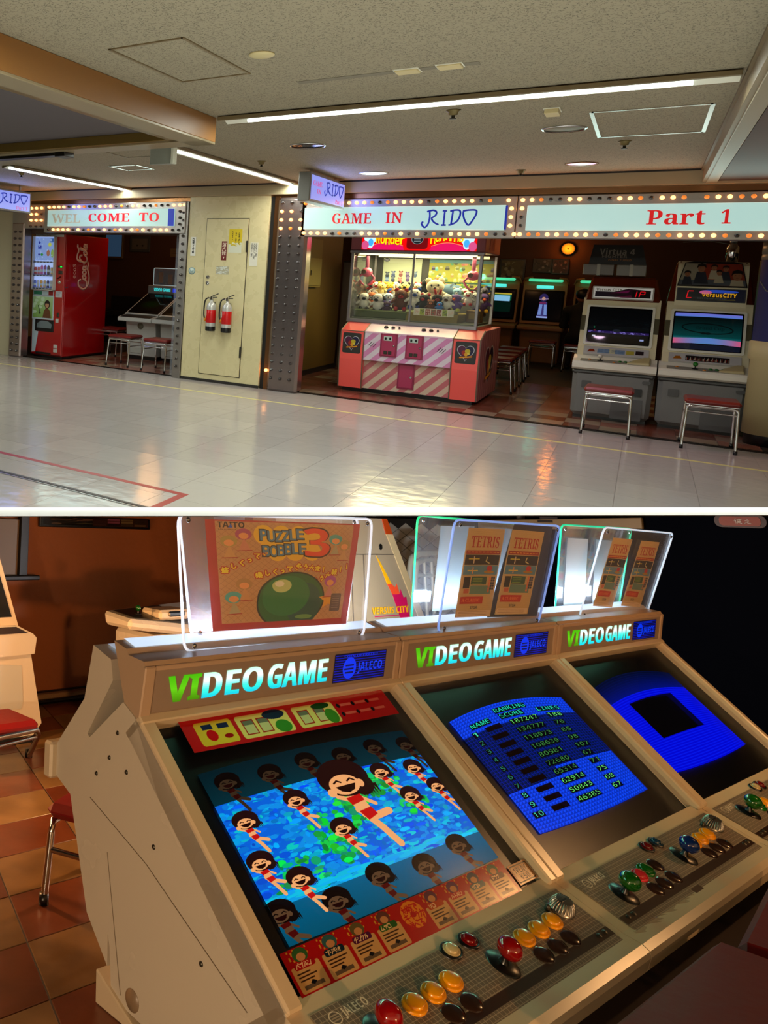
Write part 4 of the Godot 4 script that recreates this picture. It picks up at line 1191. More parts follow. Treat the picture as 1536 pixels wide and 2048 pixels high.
var plush_n := 0
func plush(label: String, kind: String, p: Vector3, s: float, a: Color, b: Color, turn := 0.0, tilt := 0.0) -> void:
	var o := thing("plush_toy", label, "plush toy", Transform3D(Basis.from_euler(Vector3(rng.randf_range(-0.15, 0.25), turn, tilt)).scaled(Vector3.ONE), p + Vector3(-2.18, 0, -9.92)), "plush toys in the claw machine")
	var fur := func(c: Color): return mt("fur_" + c.to_html(), c, 0.9, 0, {"rim": 0.35})
	var q := s * 0.5
	obj("body", MB.new().ell(Vector3(0, -q * 0.35, 0), Vector3(q * 0.62, q * 0.7, q * 0.55), 12), fur.call(a), o)
	var hd := obj("head", MB.new().ell(Vector3(0, q * 0.52, q * 0.1), Vector3(q * 0.6, q * 0.52, q * 0.52), 14), fur.call(a if kind != "suit" else b), o)
	var ear := MB.new()
	for k in [-1, 1]:
		if kind == "bunny":
			ear.T = Transform3D(Basis(Vector3.FORWARD, k * 0.25), Vector3(k * q * 0.25, q * 1.2, 0))
			ear.ell(Vector3.ZERO, Vector3(q * 0.15, q * 0.5, q * 0.1), 8)
		elif kind == "dog":
			ear.T = Transform3D(Basis(Vector3.FORWARD, k * -0.5), Vector3(k * q * 0.58, q * 0.55, 0))
			ear.ell(Vector3.ZERO, Vector3(q * 0.16, q * 0.42, q * 0.2), 8)
		elif kind == "elephant":
			ear.T = Transform3D(Basis(), Vector3(k * q * 0.7, q * 0.6, -q * 0.05))
			ear.ell(Vector3.ZERO, Vector3(q * 0.36, q * 0.4, q * 0.08), 10)
		elif kind != "bird":
			ear.T = Transform3D(Basis(), Vector3(k * q * 0.42, q * 0.98, 0))
			ear.ell(Vector3.ZERO, Vector3(q * 0.22, q * 0.22, q * 0.12), 8)
	if kind != "bird":
		obj("ears", ear, fur.call(b if kind != "suit" else a), hd)
	var arm := MB.new()
	for k in [-1, 1]:
		arm.T = Transform3D(Basis(Vector3.FORWARD, k * -0.9), Vector3(k * q * 0.62, -q * 0.1, q * 0.2))
		arm.ell(Vector3.ZERO, Vector3(q * 0.17, q * 0.42, q * 0.17), 8)
	obj("arms", arm, fur.call(a), o)
	var leg := MB.new()
	for k in [-1, 1]:
		leg.T = Transform3D(Basis(), Vector3(k * q * 0.38, -q * 0.85, q * 0.42))
		leg.ell(Vector3.ZERO, Vector3(q * 0.24, q * 0.24, q * 0.42), 8)
	obj("legs", leg, fur.call(b), o)
	if kind == "bird":
		obj("beak", MB.new().at(Transform3D(Basis(Vector3.RIGHT, PI / 2), Vector3(0, q * 0.45, q * 0.6))).lathe([Vector2(q * 0.2, 0), Vector2(q * 0.1, q * 0.22), Vector2(0, q * 0.28)], 8), mt("felt_orange", Color(0.75, 0.25, 0.05), 0.8), hd)
	else:
		obj("muzzle", MB.new().ell(Vector3(0, q * 0.40, q * 0.52), Vector3(q * 0.26, q * 0.2, q * 0.18), 10), fur.call(b if kind != "suit" else Color(0.8, 0.68, 0.5)), hd)
		obj("nose", MB.new().ell(Vector3(0, q * 0.47, q * 0.69), Vector3(q * 0.09, q * 0.07, q * 0.05), 8), mt("button_black", Color(0.01, 0.01, 0.01), 0.2), hd)
	var eye := MB.new()
	for k in [-1, 1]:
		eye.ell(Vector3(k * q * 0.22, q * 0.66, q * 0.56), Vector3(q * 0.07, q * 0.09, q * 0.05), 8)
	obj("eyes", eye, mt("button_black"), hd)
	if kind == "belly":
		obj("belly", MB.new().ell(Vector3(0, -q * 0.35, q * 0.2), Vector3(q * 0.45, q * 0.55, q * 0.42), 10), fur.call(b), o)

func plush_toys() -> void:
	var w := Color(0.78, 0.77, 0.72)
	var k := Color(0.02, 0.02, 0.025)
	var y := Color(0.80, 0.62, 0.12)
	var br := Color(0.32, 0.15, 0.06)
	var pk := Color(0.75, 0.42, 0.25)
	var bl := Color(0.08, 0.22, 0.5)
	var rd := Color(0.6, 0.04, 0.05)
	var pu := Color(0.35, 0.26, 0.5)
	var t := [
		["grey white dog plush at the left end of the left pile", "dog", -0.69, 1.10, -0.62, 0.21, w, k, 0.2], ["peach plush beside the grey white dog", "bear", -0.60, 1.12, -0.66, 0.20, pk, w, 0.0],
		["white faced plush with a red cap, back left of the left pile", "bear", -0.61, 1.25, -0.85, 0.19, w, rd, 0.1], ["cream and yellow plush beside the red capped one", "bear", -0.535, 1.25, -0.82, 0.18, Color(0.82, 0.76, 0.45), y, -0.1],
		["white sitting dog plush with black ears, front of the left pile", "dog", -0.495, 1.09, -0.55, 0.23, w, k, -0.2], ["white and blue elephant plush in the left pile", "elephant", -0.395, 1.12, -0.60, 0.19, Color(0.72, 0.78, 0.84), w, 0.2],
		["bright yellow plush at the back of the left pile", "bear", -0.47, 1.265, -0.95, 0.15, y, y, 0.0], ["round blue plush in the middle of the left pile", "bird", -0.42, 1.20, -0.78, 0.15, bl, w, 0.3],
		["white plush with a black cap behind the round blue one", "suit", -0.41, 1.28, -0.98, 0.15, k, w, 0.2], ["tan and cream plush next to the round blue one", "bunny", -0.355, 1.19, -0.74, 0.17, Color(0.6, 0.42, 0.2), w, -0.2],
		["pale yellow plush at the back beside the centre post", "bear", -0.265, 1.255, -0.86, 0.18, Color(0.85, 0.75, 0.35), k, 0.0], ["brown bear plush in red trousers left of the centre post", "bear", -0.235, 1.14, -0.56, 0.25, br, rd, 0.15],
		["dark purple plush low at the front of the left pile", "bear", -0.38, 1.04, -0.50, 0.14, Color(0.22, 0.10, 0.2), pu, 0.3], ["small red plush at the back left corner of the left pile", "bear", -0.69, 1.27, -0.92, 0.14, rd, k, 0.0],
		["black plush with orange feet behind the brown bear", "belly", -0.315, 1.11, -0.66, 0.16, k, pk, -0.4], ["teal plush between the tan and pale yellow ones", "bear", -0.305, 1.19, -0.72, 0.13, Color(0.05, 0.3, 0.35), w, 0.2],
		["black and white bird plush with an orange beak at the centre top", "bird", -0.01, 1.31, -0.80, 0.20, k, w, 0.5], ["big white plush with a blue scarf at the centre post", "bear", -0.09, 1.16, -0.58, 0.24, w, bl, 0.3],
		["small brown plush lying on top of the big cream bear", "bear", 0.14, 1.385, -0.78, 0.13, Color(0.55, 0.38, 0.15), w, 0.3], ["black plush with a red muzzle in the patterned tray", "bear", 0.045, 1.115, -0.52, 0.21, k, rd, -0.3],
		["black plush with a red bow in the middle of the patterned tray", "bunny", 0.18, 1.13, -0.54, 0.20, k, rd, 0.2], ["round blue and white plush in the front of the tray", "bird", 0.225, 1.085, -0.46, 0.11, Color(0.12, 0.38, 0.65), w, 0.1],
		["white dog plush with brown ears at the right of the tray", "dog", 0.29, 1.14, -0.56, 0.20, w, br, -0.1], ["lilac bird plush at the right end of the tray", "bird", 0.385, 1.14, -0.58, 0.20, pu, Color(0.7, 0.75, 0.3), -0.3],
		["pale blue plush behind the lilac bird", "bear", 0.355, 1.23, -0.76, 0.17, Color(0.5, 0.65, 0.75), w, 0.0], ["white and green plush at the back right", "bunny", 0.42, 1.22, -0.80, 0.18, w, Color(0.3, 0.5, 0.2), 0.1],
		["white plush with a red hat near the right claw", "bear", 0.485, 1.19, -0.70, 0.17, w, rd, 0.1], ["plain white plush at the right glass", "bear", 0.575, 1.18, -0.75, 0.18, w, Color(0.6, 0.6, 0.6), -0.2],
		["yellow nosed purple plush on the tall brown bag", "bird", 0.60, 1.15, -0.98, 0.22, pu, y, 0.4], ["dark purple plush behind the right glass pane", "bear", 0.57, 1.08, -1.08, 0.20, Color(0.14, 0.1, 0.25), k, 0.3],
		["grey plush high behind the right glass pane", "bear", 0.59, 1.26, -1.12, 0.15, Color(0.4, 0.38, 0.42), k, 0.2], ["small blue plush at the far right glass corner", "bird", 0.60, 1.30, -1.25, 0.11, bl, y, 0.5],
		["brown plush between the two black ones in the tray", "bear", 0.125, 1.09, -0.47, 0.13, br, pk, 0.1], ["orange plush at the far left glass", "bear", -0.70, 1.21, -1.10, 0.17, Color(0.6, 0.35, 0.12), w, 0.2],
		["black plush at the back left of the centre post", "bear", -0.19, 1.27, -0.98, 0.15, k, w, 0.0], ["red and white plush at the back behind the centre post", "suit", -0.13, 1.28, -0.92, 0.15, rd, w, -0.2],
	]
	for q in t:
		plush(q[0], q[1], Vector3(q[2], q[3], q[4]), q[5], q[6], q[7], q[8])
	plush("large cream bear plush lying with a blue body at the top right", "belly", Vector3(0.12, 1.235, -0.72), 0.34, Color(0.74, 0.70, 0.58), Color(0.8, 0.74, 0.6), 0.15, 0.1)
	var big := thing("plush_cushion", "big soft blue grey cushion roll behind the cream bear", "cushion", Transform3D(Basis(Vector3.UP, -0.2), Vector3(-2.18 + 0.26, 1.25, -9.92 - 0.92)))
	obj("roll", MB.new().ell(Vector3.ZERO, Vector3(0.17, 0.11, 0.13), 20), mt("fur_roll", Color(0.20, 0.30, 0.38), 0.9, 0, {"rim": 0.3}), big)
	obj("band", MB.new().at(Transform3D(Basis(Vector3.FORWARD, PI / 2), Vector3(0.02, 0, 0))).lathe([Vector2(0.118, -0.012), Vector2(0.122, 0), Vector2(0.118, 0.012)], 24), mt("fur_band", Color(0.10, 0.17, 0.25), 0.9), big)
	var tray := thing("toy_tray", "white cardboard tray printed with coloured squares holding black plush toys", "tray", mv(Vector3(-2.18 + 0.18, 1.0, -9.92 - 0.55)))
	var c := Cv.new(self, 480, 96, Color(0.78, 0.77, 0.70))
	for i in 7:
		c.rect(i * 68 + 6, 6, 58, 84, [Color(0.75, 0.74, 0.68), Color(0.55, 0.6, 0.08), Color(0.5, 0.2, 0.12), Color(0.55, 0.25, 0.18), Color(0.45, 0.12, 0.12), Color(0.5, 0.58, 0.1), Color(0.7, 0.7, 0.62)][i])
		for j in 6:
			c.oval(i * 68 + 14 + rng.randf() * 44, 14 + rng.randf() * 66, 7, 8, Color(0.3, 0.35, 0.2) if i % 2 else Color(0.75, 0.62, 0.55))
	obj("front", MB.new().span(Vector3(-0.225, -0.03, 0.135), Vector3(0.215, 0.055, 0.14)), mt("tray_print", Color.WHITE, 0.5, 0, {"tex": c.tex()}), tray)
	obj("sides", MB.new().span(Vector3(-0.225, -0.03, -0.14), Vector3(-0.22, 0.055, 0.135)).span(Vector3(0.21, -0.03, -0.14), Vector3(0.215, 0.055, 0.135)).span(Vector3(-0.22, -0.03, -0.14), Vector3(0.21, 0.0, 0.135)), mt("sticker_white"), tray)
	var bag := thing("paper_bag", "tall brown printed bag standing in the right end of the case", "bag", mv(Vector3(-2.18 + 0.53, 0.9, -9.92 - 0.98)))
	obj("bag", MB.new().box(Vector3(0, 0.075, 0), Vector3(0.16, 0.15, 0.2), 0.008), mt("brown_bag", Color(0.36, 0.25, 0.06), 0.7), bag)
	obj("print", MB.new().box(Vector3(0, 0.08, 0.101), Vector3(0.1, 0.08, 0.003)).box(Vector3(0.081, 0.08, 0), Vector3(0.003, 0.08, 0.12)), mt("bag_print", Color(0.5, 0.4, 0.1), 0.6), bag)

# ---------------------------------------------------------------- stools
var stool0: Node3D
func stool(label: String, x: Transform3D, group := "") -> Node3D:
	if stool0 != null:
		var d := copy(stool0, "stool", x, label)
		d.set_meta("group", group)
		return d
	var o := thing("stool", label, "stool", x, group)
	stool0 = o
	obj("seat", MB.new().at(mv(Vector3(0, 0.425, 0))).box(Vector3.ZERO, Vector3(0.385, 0.045, 0.36), 0.018), mt("seat_vinyl", Color(0.42, 0.09, 0.07), 0.35, 0, {"bump": mats_noise(), "bump_scale": 0.05, "tri": 3.0}), o)
	obj("seat_band", MB.new().box(Vector3(0, 0.398, 0), Vector3(0.36, 0.014, 0.335), 0.004), mt("chrome"), o)
	for s in [-1, 1]:
		obj("leg_frame", MB.new().tube(legs(s), 0.0115, 8), mt("chrome"), o)
		for e in [-0.172, 0.172]:
			var ft := MB.new()
			ft.T = mv(Vector3(e * 1.06, 0, s * 0.205))
			ft.lathe([Vector2(0, 0), Vector2(0.015, 0), Vector2(0.014, 0.035), Vector2(0, 0.035)], 10)
			obj("rubber_foot", ft, mt("black_plastic"), o)
		obj("stretcher", MB.new().tube([Vector3(-0.172, 0.335, s * 0.172), Vector3(0.172, 0.335, s * 0.172)], 0.008, 8), mt("chrome"), o)
	obj("side_rail", MB.new().tube([Vector3(-0.176, 0.30, -0.176), Vector3(-0.176, 0.30, 0.176)], 0.007, 8).tube([Vector3(0.176, 0.30, -0.176), Vector3(0.176, 0.30, 0.176)], 0.007, 8), mt("chrome"), o)
	return o

static func legs(s: int) -> Array:   # one bent tube: leg, under the seat, leg
	var out := [Vector3(-0.182, 0.01, s * 0.205)]
	for i in 6:
		var a := PI * 0.5 * i / 5.0
		out.append(Vector3(-0.172 + 0.03 * (1 - cos(a)), 0.355 + 0.03 * sin(a), s * 0.168))
	for i in 6:
		var a := PI * 0.5 * (1 - i / 5.0)
		out.append(Vector3(0.172 - 0.03 * (1 - cos(a)), 0.355 + 0.03 * sin(a), s * 0.168))
	out.append(Vector3(0.182, 0.01, s * 0.205))
	return out

# ---------------------------------------------------------------- the open bay on the right
func crt(x: Transform3D, w: float, h: float, bulge: float, mat: Material, parent: Node3D) -> MeshInstance3D:   # a curved tube face, centred at x
	var m := MB.new().at(x).grid(14, 12, func(s: float, t: float):
		var a := s * 2 - 1
		var b := t * 2 - 1
		return Vector3(a * w / 2 * (1 - 0.012 * b * b), -b * h / 2 * (1 - 0.012 * a * a), bulge * (1 - 0.5 * a * a - 0.5 * b * b)))
	return obj("screen", m, mat, parent)

func joystick(x: Transform3D, ball: Color, r: float, parent: Node3D) -> void:   # stands along y of x
	var dust := obj("joystick_disc", MB.new().at(x).lathe([Vector2(0, 0.002), Vector2(r * 1.25, 0.0), Vector2(r * 1.2, r * 0.12), Vector2(r * 0.35, r * 0.3), Vector2(0, r * 0.3)], 20), mt("black_plastic"), parent)
	obj("joystick_shaft", MB.new().at(x).lathe([Vector2(r * 0.27, r * 0.2), Vector2(r * 0.24, r * 1.6)], 12), mt("black_plastic"), dust)
	obj("joystick_ball", MB.new().at(x).ell(Vector3(0, r * 2.1, 0), Vector3.ONE * r, 20), mt("ball_" + ball.to_html(), ball, 0.12, 0, {"coat": 0.8}), dust)

func candy_cabinet(label: String, x: Transform3D, tall: bool) -> Node3D:
	var o := thing("arcade_cabinet", label, "arcade cabinet", x, "upright cabinets at the hall front")
	var grey := mt("cab_grey", Color(0.44, 0.44, 0.43), 0.45)
	var cream := mt("cab_cream", Color(0.84, 0.79, 0.65), 0.33)
	var white := mt("cab_lip", Color(0.88, 0.86, 0.80), 0.35)
	obj("plinth", MB.new().span(Vector3(-0.31, 0, -0.7), Vector3(0.31, 0.05, -0.05)), mt("black_plastic"), o)
	obj("base", MB.new().hull8([Vector3(-0.335, 0.03, -0.75), Vector3(0.335, 0.03, -0.75), Vector3(-0.345, 0.52, -0.78), Vector3(0.345, 0.52, -0.78), Vector3(-0.335, 0.03, -0.0), Vector3(0.335, 0.03, -0.0), Vector3(-0.345, 0.52, 0.035), Vector3(0.345, 0.52, 0.035)], 0.04), grey, o)
	obj("base_lip", MB.new().span(Vector3(-0.35, 0.475, -0.6), Vector3(0.35, 0.53, 0.045), 0.02), mt("cab_grey_dark", Color(0.27, 0.27, 0.265), 0.4), o)
	var sd := Transform3D(side(), Vector3.ZERO)
	obj("console", MB.new().at(sd).prism(PackedVector2Array([Vector2(0.075, 0.545), Vector2(0.08, 0.59), Vector2(0.06, 0.61), Vector2(-0.06, 0.632), Vector2(-0.14, 0.665), Vector2(-0.2, 0.665), Vector2(-0.6, 0.6), Vector2(-0.6, 0.525), Vector2(0.05, 0.525)]), -0.354, 0.354), white, o)
	obj("control_plate", MB.new().hull8([Vector3(-0.29, 0.632, -0.06), Vector3(0.29, 0.632, -0.06), Vector3(-0.29, 0.635, -0.06), Vector3(0.29, 0.635, -0.06), Vector3(-0.29, 0.613, 0.05), Vector3(0.29, 0.613, 0.05), Vector3(-0.29, 0.616, 0.05), Vector3(0.29, 0.616, 0.05)], 0.0), mt("panel_print", Color(0.50, 0.48, 0.43), 0.4), o)
	obj("monitor_body", MB.new().at(sd).prism(PackedVector2Array([Vector2(-0.10, 0.64), Vector2(-0.145, 0.66), Vector2(-0.215, 0.76), Vector2(-0.42, 1.24), Vector2(-0.44, 1.275), Vector2(-0.80, 1.2), Vector2(-0.78, 0.55), Vector2(-0.3, 0.55)]), -0.335, 0.335), cream, o)
	# everything on the leaning face
	var up := Vector3(0, 0.48, -0.205).normalized()
	var f := Transform3D(Basis(Vector3.RIGHT, up, Vector3.RIGHT.cross(up)), Vector3(0, 0.985, -0.305))
	obj("bezel", MB.new().at(f).prism(rrect2(0.59, 0.46, 0.02), 0.0, 0.012), white, o)
	obj("bezel_recess", MB.new().at(f).prism(rrect2(0.545, 0.415, 0.012), 0.0, 0.014), mt("screen_black", Color(0.006, 0.006, 0.008), 0.12), o)
	var c := Cv.new(self, 400, 310, Color(0.012, 0.018, 0.022))
	if not tall:
		c.grad(0, 0, 400, 215, Color(0.010, 0.02, 0.024), Color(0.025, 0.04, 0.05))
		for i in 60:
			c.rect(rng.randf() * 400, 100 + rng.randf() * 110, rng.randf_range(3, 26), 2, Color(0.05, 0.10, 0.11))
		c.rect(0, 205, 400, 22, Color(0.16, 0.10, 0.32))
		for i in 30:
			c.rect(rng.randf() * 400, 206 + rng.randf() * 18, rng.randf_range(4, 24), 4, Color(0.55, 0.5, 0.85))
		c.rect(0, 228, 400, 82, Color(0.008, 0.008, 0.01))
		c.rect(30, 248, 22, 12, Color(0.8, 0.82, 0.9))
		c.rect(345, 262, 26, 16, Color(0.6, 0.65, 0.85))
		c.oval(190, 200, 26, 14, Color(0.12, 0.14, 0.18))
		c.oval(40, 175, 5, 9, Color(0.1, 0.35, 0.25))
		c.oval(44, 205, 8, 6, Color(0.5, 0.15, 0.18))
	else:
		c.grad(0, 0, 400, 30, Color(0.45, 0.45, 0.85), Color(0.35, 0.50, 0.85))
		c.grad(0, 30, 400, 190, Color(0.015, 0.05, 0.05), Color(0.02, 0.26, 0.26))
		c.grad(0, 200, 400, 60, Color(0.02, 0.28, 0.28), Color(0.35, 0.55, 0.7))
		for i in 400:
			var e := absf(i - 200) / 200.0
			c.rect(i, 222 + (1 - e) * -14, 1, 46, Color(0.35, 0.52, 0.8).lerp(Color(0.85, 0.35, 0.5), e * e))
		c.rect(0, 268, 400, 42, Color(0.06, 0.08, 0.14))
		var ring := []
		for i in 33:
			ring.append(Vector2(200 + cos(TAU * i / 32) * 150, 130 + sin(TAU * i / 32) * 42 + cos(TAU * i / 32) * 8))
		c.line(ring, 8, Color(0.012, 0.05, 0.05))
		c.text("Grand Cup", 130, 112, 170, 34, Color(0.015, 0.10, 0.10), SERIF)
		c.oval(180, 172, 17, 10, Color(0.01, 0.06, 0.06))
		c.oval(206, 172, 17, 10, Color(0.01, 0.06, 0.06))
	crt(f * mv(Vector3(0, -0.005, 0.0145)), 0.525, 0.39, 0.01, mt("screen_front_%d" % int(tall), Color(0.01, 0.01, 0.012), 0.06, 0, {"tex": c.tex(), "glow": 0.8 if tall else 0.75, "coat": 0.5}), o)
	var fc := f * mv(Vector3(0, -0.285, 0.0))
	obj("card_holder", MB.new().at(f * Transform3D(Basis(Vector3.RIGHT, -0.35), Vector3(0, -0.30, 0.01))).prism(rrect2(0.56, 0.11, 0.006), -0.02, 0.012), mt("card_white", Color(0.72, 0.70, 0.68), 0.25), o)
	c = Cv.new(self, 480, 80, Color(0.70, 0.68, 0.68))
	if tall:
		c.rect(110, 10, 300, 60, Color(0.05, 0.05, 0.06))
		for i in 40:
			c.poly([Vector2(112 + i * 7.3, 68 - rng.randf() * 20), Vector2(120 + i * 7.3, 66), Vector2(116 + i * 7.3 + rng.randf() * 10, 14 + rng.randf() * 20)], [Color(0.75, 0.72, 0.65), Color(0.5, 0.12, 0.08), Color(0.1, 0.1, 0.14), Color(0.55, 0.4, 0.3)][i % 4])
	else:
		c.rect(100, 14, 210, 50, Color(0.45, 0.54, 0.66))
		c.rect(190, 10, 46, 56, Color(0.75, 0.73, 0.6))
		c.rect(320, 18, 60, 44, Color(0.66, 0.6, 0.22))
		c.rect(390, 12, 60, 44, Color(0.15, 0.1, 0.12))
		for i in 12:
			c.rect(104 + (i % 4) * 52, 20 + int(i / 4.0) * 14, 40, 4, Color(0.3, 0.38, 0.5))
	c.poly([Vector2(20, 58), Vector2(38, 24), Vector2(70, 22), Vector2(84, 52)], Color(0.5, 0.16, 0.04) if not tall else Color(0.6, 0.35, 0.03))
	obj("instruction_card", MB.new().at(f * Transform3D(Basis(Vector3.RIGHT, -0.35), Vector3(0, -0.30, 0.0228))).quad(Vector3(-0.27, -0.045, 0), Vector3(0.27, -0.045, 0), Vector3(0.27, 0.045, 0), Vector3(-0.27, 0.045, 0)), mt("card_%d" % int(tall), Color.WHITE, 0.3, 0, {"tex": c.tex()}), o)
	for s in [-1, 1]:
		var stp := MB.new()
		stp.T = f
		stp.box(Vector3(s * 0.315, 0.02, -0.02), Vector3(0.044, 0.17, 0.046))
		obj("side_stripe", stp, mt("cab_olive", Color(0.30, 0.27, 0.18), 0.4), o)
	# header
	if not tall:
		obj("header", MB.new().hull8([Vector3(-0.325, 1.25, -0.75), Vector3(0.325, 1.25, -0.75), Vector3(-0.27, 1.52, -0.62), Vector3(0.27, 1.52, -0.62), Vector3(-0.335, 1.24, -0.415), Vector3(0.335, 1.24, -0.415), Vector3(-0.285, 1.51, -0.50), Vector3(0.285, 1.51, -0.50)], 0.02), mt("smoked_orange", Color(0.33, 0.10, 0.02), 0.18), o)
		var hx := Transform3D(Basis(Vector3.RIGHT, -0.3), Vector3(0, 1.335, -0.43))
		obj("marquee_frame", MB.new().at(hx).prism(rrect2(0.535, 0.14, 0.008), -0.02, 0.012), mt("card_white"), o)
		c = Cv.new(self, 512, 128, Color(0.72, 0.70, 0.66))
		c.rect(14, 52, 480, 62, Color(0.07, 0.03, 0.07))
		c.poly([Vector2(120, 72), Vector2(300, 10), Vector2(496, 26), Vector2(496, 116), Vector2(240, 118)], Color(0.10, 0.01, 0.05))
		c.poly([Vector2(150, 70), Vector2(320, 26), Vector2(300, 60)], Color(0.35, 0.05, 0.22))
		c.poly([Vector2(180, 116), Vector2(330, 86), Vector2(340, 112)], Color(0.3, 0.04, 0.16))
		c.text("Versus CITY", 20, 12, 230, 34, Color(0.3, 0.28, 0.2))
		c.rect(340, 32, 150, 78, Color(0.02, 0.0, 0.01))
		c.line([Vector2(378, 42), Vector2(374, 70)], 8, Color(1.0, 0.03, 0.12))
		c.line([Vector2(374, 74), Vector2(370, 102)], 8, Color(1.0, 0.03, 0.12))
		for st in [[400, 102, 404, 72], [405, 68, 410, 42], [412, 40, 444, 40], [448, 42, 444, 68], [408, 71, 440, 71]]:
			c.line([Vector2(st[0], st[1]), Vector2(st[2], st[3])], 8, Color(1.0, 0.03, 0.12))
		obj("marquee_sign", MB.new().at(hx * mv(Vector3(0, 0, 0.0128))).quad(Vector3(-0.255, -0.06, 0), Vector3(0.255, -0.06, 0), Vector3(0.255, 0.06, 0), Vector3(-0.255, 0.06, 0)), mt("marquee_print_0", Color.WHITE, 0.3, 0, {"tex": c.tex(), "glow": 0.55}), o)
	else:
		obj("header", MB.new().at(sd).prism(PackedVector2Array([Vector2(-0.42, 1.24), Vector2(-0.46, 1.45), Vector2(-0.56, 1.66), Vector2(-0.62, 1.70), Vector2(-0.70, 1.66), Vector2(-0.76, 1.24)]), -0.28, 0.28), cream, o)
		for s in [-1, 1]:
			obj("side_wing", MB.new().hull8([Vector3(s * 0.28, 1.24, -0.74), Vector3(s * 0.345, 1.24, -0.74), Vector3(s * 0.25, 1.70, -0.66), Vector3(s * 0.29, 1.68, -0.66), Vector3(s * 0.28, 1.24, -0.44), Vector3(s * 0.345, 1.24, -0.45), Vector3(s * 0.25, 1.70, -0.60), Vector3(s * 0.29, 1.68, -0.60)], 0.01), mt("smoked_orange"), o)
		var hx2 := Transform3D(Basis(Vector3.RIGHT, -0.19), Vector3(0, 1.355, -0.436))
		c = Cv.new(self, 640, 150, Color(0.05, 0.045, 0.045))
		c.poly([Vector2(260, 0), Vector2(640, 0), Vector2(640, 150), Vector2(420, 150)], Color(0.02, 0.025, 0.09))
		c.oval(400, 28, 180, 20, Color(0.15, 0.3, 0.75))
		c.oval(270, 42, 60, 24, Color(0.85, 0.4, 0.6))
		c.poly([Vector2(380, 140), Vector2(560, 130), Vector2(540, 118)], Color(0.35, 0.3, 0.05))
		c.text("VersusCITY", 236, 46, 330, 52, Color(1.0, 0.72, 0.02))
		c.text("NET ENTRY SYSTEM", 200, 108, 270, 20, Color(0.3, 0.32, 0.3), SANS, false)
		for st in [[150, 30, 106, 30], [102, 34, 96, 72], [95, 78, 90, 112], [92, 116, 134, 116]]:
			c.line([Vector2(st[0], st[1]), Vector2(st[2], st[3])], 10, Color(1.0, 0.03, 0.10))
		obj("marquee_sign", MB.new().at(hx2).box(Vector3.ZERO, Vector3(0.54, 0.135, 0.01)), mt("marquee_back", Color(0.2, 0.2, 0.2), 0.4), o)
		obj("marquee_sign_print", MB.new().at(hx2 * mv(Vector3(0, 0, 0.0055))).quad(Vector3(-0.262, -0.062, 0), Vector3(0.262, -0.062, 0), Vector3(0.262, 0.062, 0), Vector3(-0.262, 0.062, 0)), mt("marquee_print_1", Color.WHITE, 0.3, 0, {"tex": c.tex(), "glow": 0.55}), o)
		c = Cv.new(self, 640, 260, Color(0.50, 0.17, 0.10))
		c.poly([Vector2(0, 0), Vector2(250, 0), Vector2(200, 260), Vector2(0, 260)], Color(0.55, 0.52, 0.44))
		c.poly([Vector2(0, 200), Vector2(640, 190), Vector2(640, 260), Vector2(0, 260)], Color(0.30, 0.32, 0.34))
		for q in [[210, 60, 46, 0.35], [330, 50, 34, 0.5], [440, 60, 34, 0.2], [380, 110, 30, 0.6], [550, 140, 56, 0.55], [80, 130, 34, 0.3]]:
			var s: float = q[2]
			c.poly([Vector2(q[0] - s * 1.5, q[1] + s * 4), Vector2(q[0] - s * 0.9, q[1] + s * 0.9), Vector2(q[0] + s * 0.9, q[1] + s * 0.9), Vector2(q[0] + s * 1.6, q[1] + s * 4)], Color(0.65, 0.6, 0.5) if q[3] > 0.4 else Color(0.16, 0.17, 0.2))
			c.oval(q[0], q[1], s * 0.75, s, Color(0.55, 0.36, 0.25))
			c.poly([Vector2(q[0] - s, q[1]), Vector2(q[0] - s * 0.8, q[1] - s), Vector2(q[0], q[1] - s * 1.35), Vector2(q[0] + s * 0.9, q[1] - s), Vector2(q[0] + s, q[1] - s * 0.1), Vector2(q[0] + s * 0.5, q[1] - s * 0.55), Vector2(q[0] - s * 0.5, q[1] - s * 0.5)], Color(0.07, 0.05, 0.05))
			c.oval(q[0] - s * 0.28, q[1] - s * 0.1, s * 0.1, s * 0.06, Color(0.1, 0.05, 0.04))
			c.oval(q[0] + s * 0.28, q[1] - s * 0.1, s * 0.1, s * 0.06, Color(0.1, 0.05, 0.04))
			c.rect(q[0] - s * 0.2, q[1] + s * 0.45, s * 0.4, s * 0.08, Color(0.35, 0.15, 0.12))
		var pz := Transform3D(Basis(Vector3.RIGHT, -0.44), Vector3(0, 1.565, -0.505))
		obj("poster_frame", MB.new().at(pz).prism(PackedVector2Array([Vector2(-0.275, -0.135), Vector2(0.275, -0.135), Vector2(0.225, 0.13), Vector2(0.16, 0.145), Vector2(-0.16, 0.145), Vector2(-0.225, 0.13)]), -0.02, 0.004), mt("black_plastic"), o)
		obj("poster", MB.new().at(pz).prism(PackedVector2Array([Vector2(-0.265, -0.125), Vector2(0.265, -0.125), Vector2(0.218, 0.12), Vector2(-0.218, 0.12)]), 0.004, 0.008), mt("poster_print", Color.WHITE, 0.3, 0, {"tex": c.tex()}), o)
	# console furniture
	var cp := Transform3D(Basis(Vector3.RIGHT, 0.17), Vector3(0, 0.625, 0.0))
	joystick(cp * mv(Vector3(-0.07 if tall else -0.12, 0, -0.01)), Color(0.03, 0.42, 0.06) if tall else Color(0.75, 0.73, 0.68), 0.022, o)
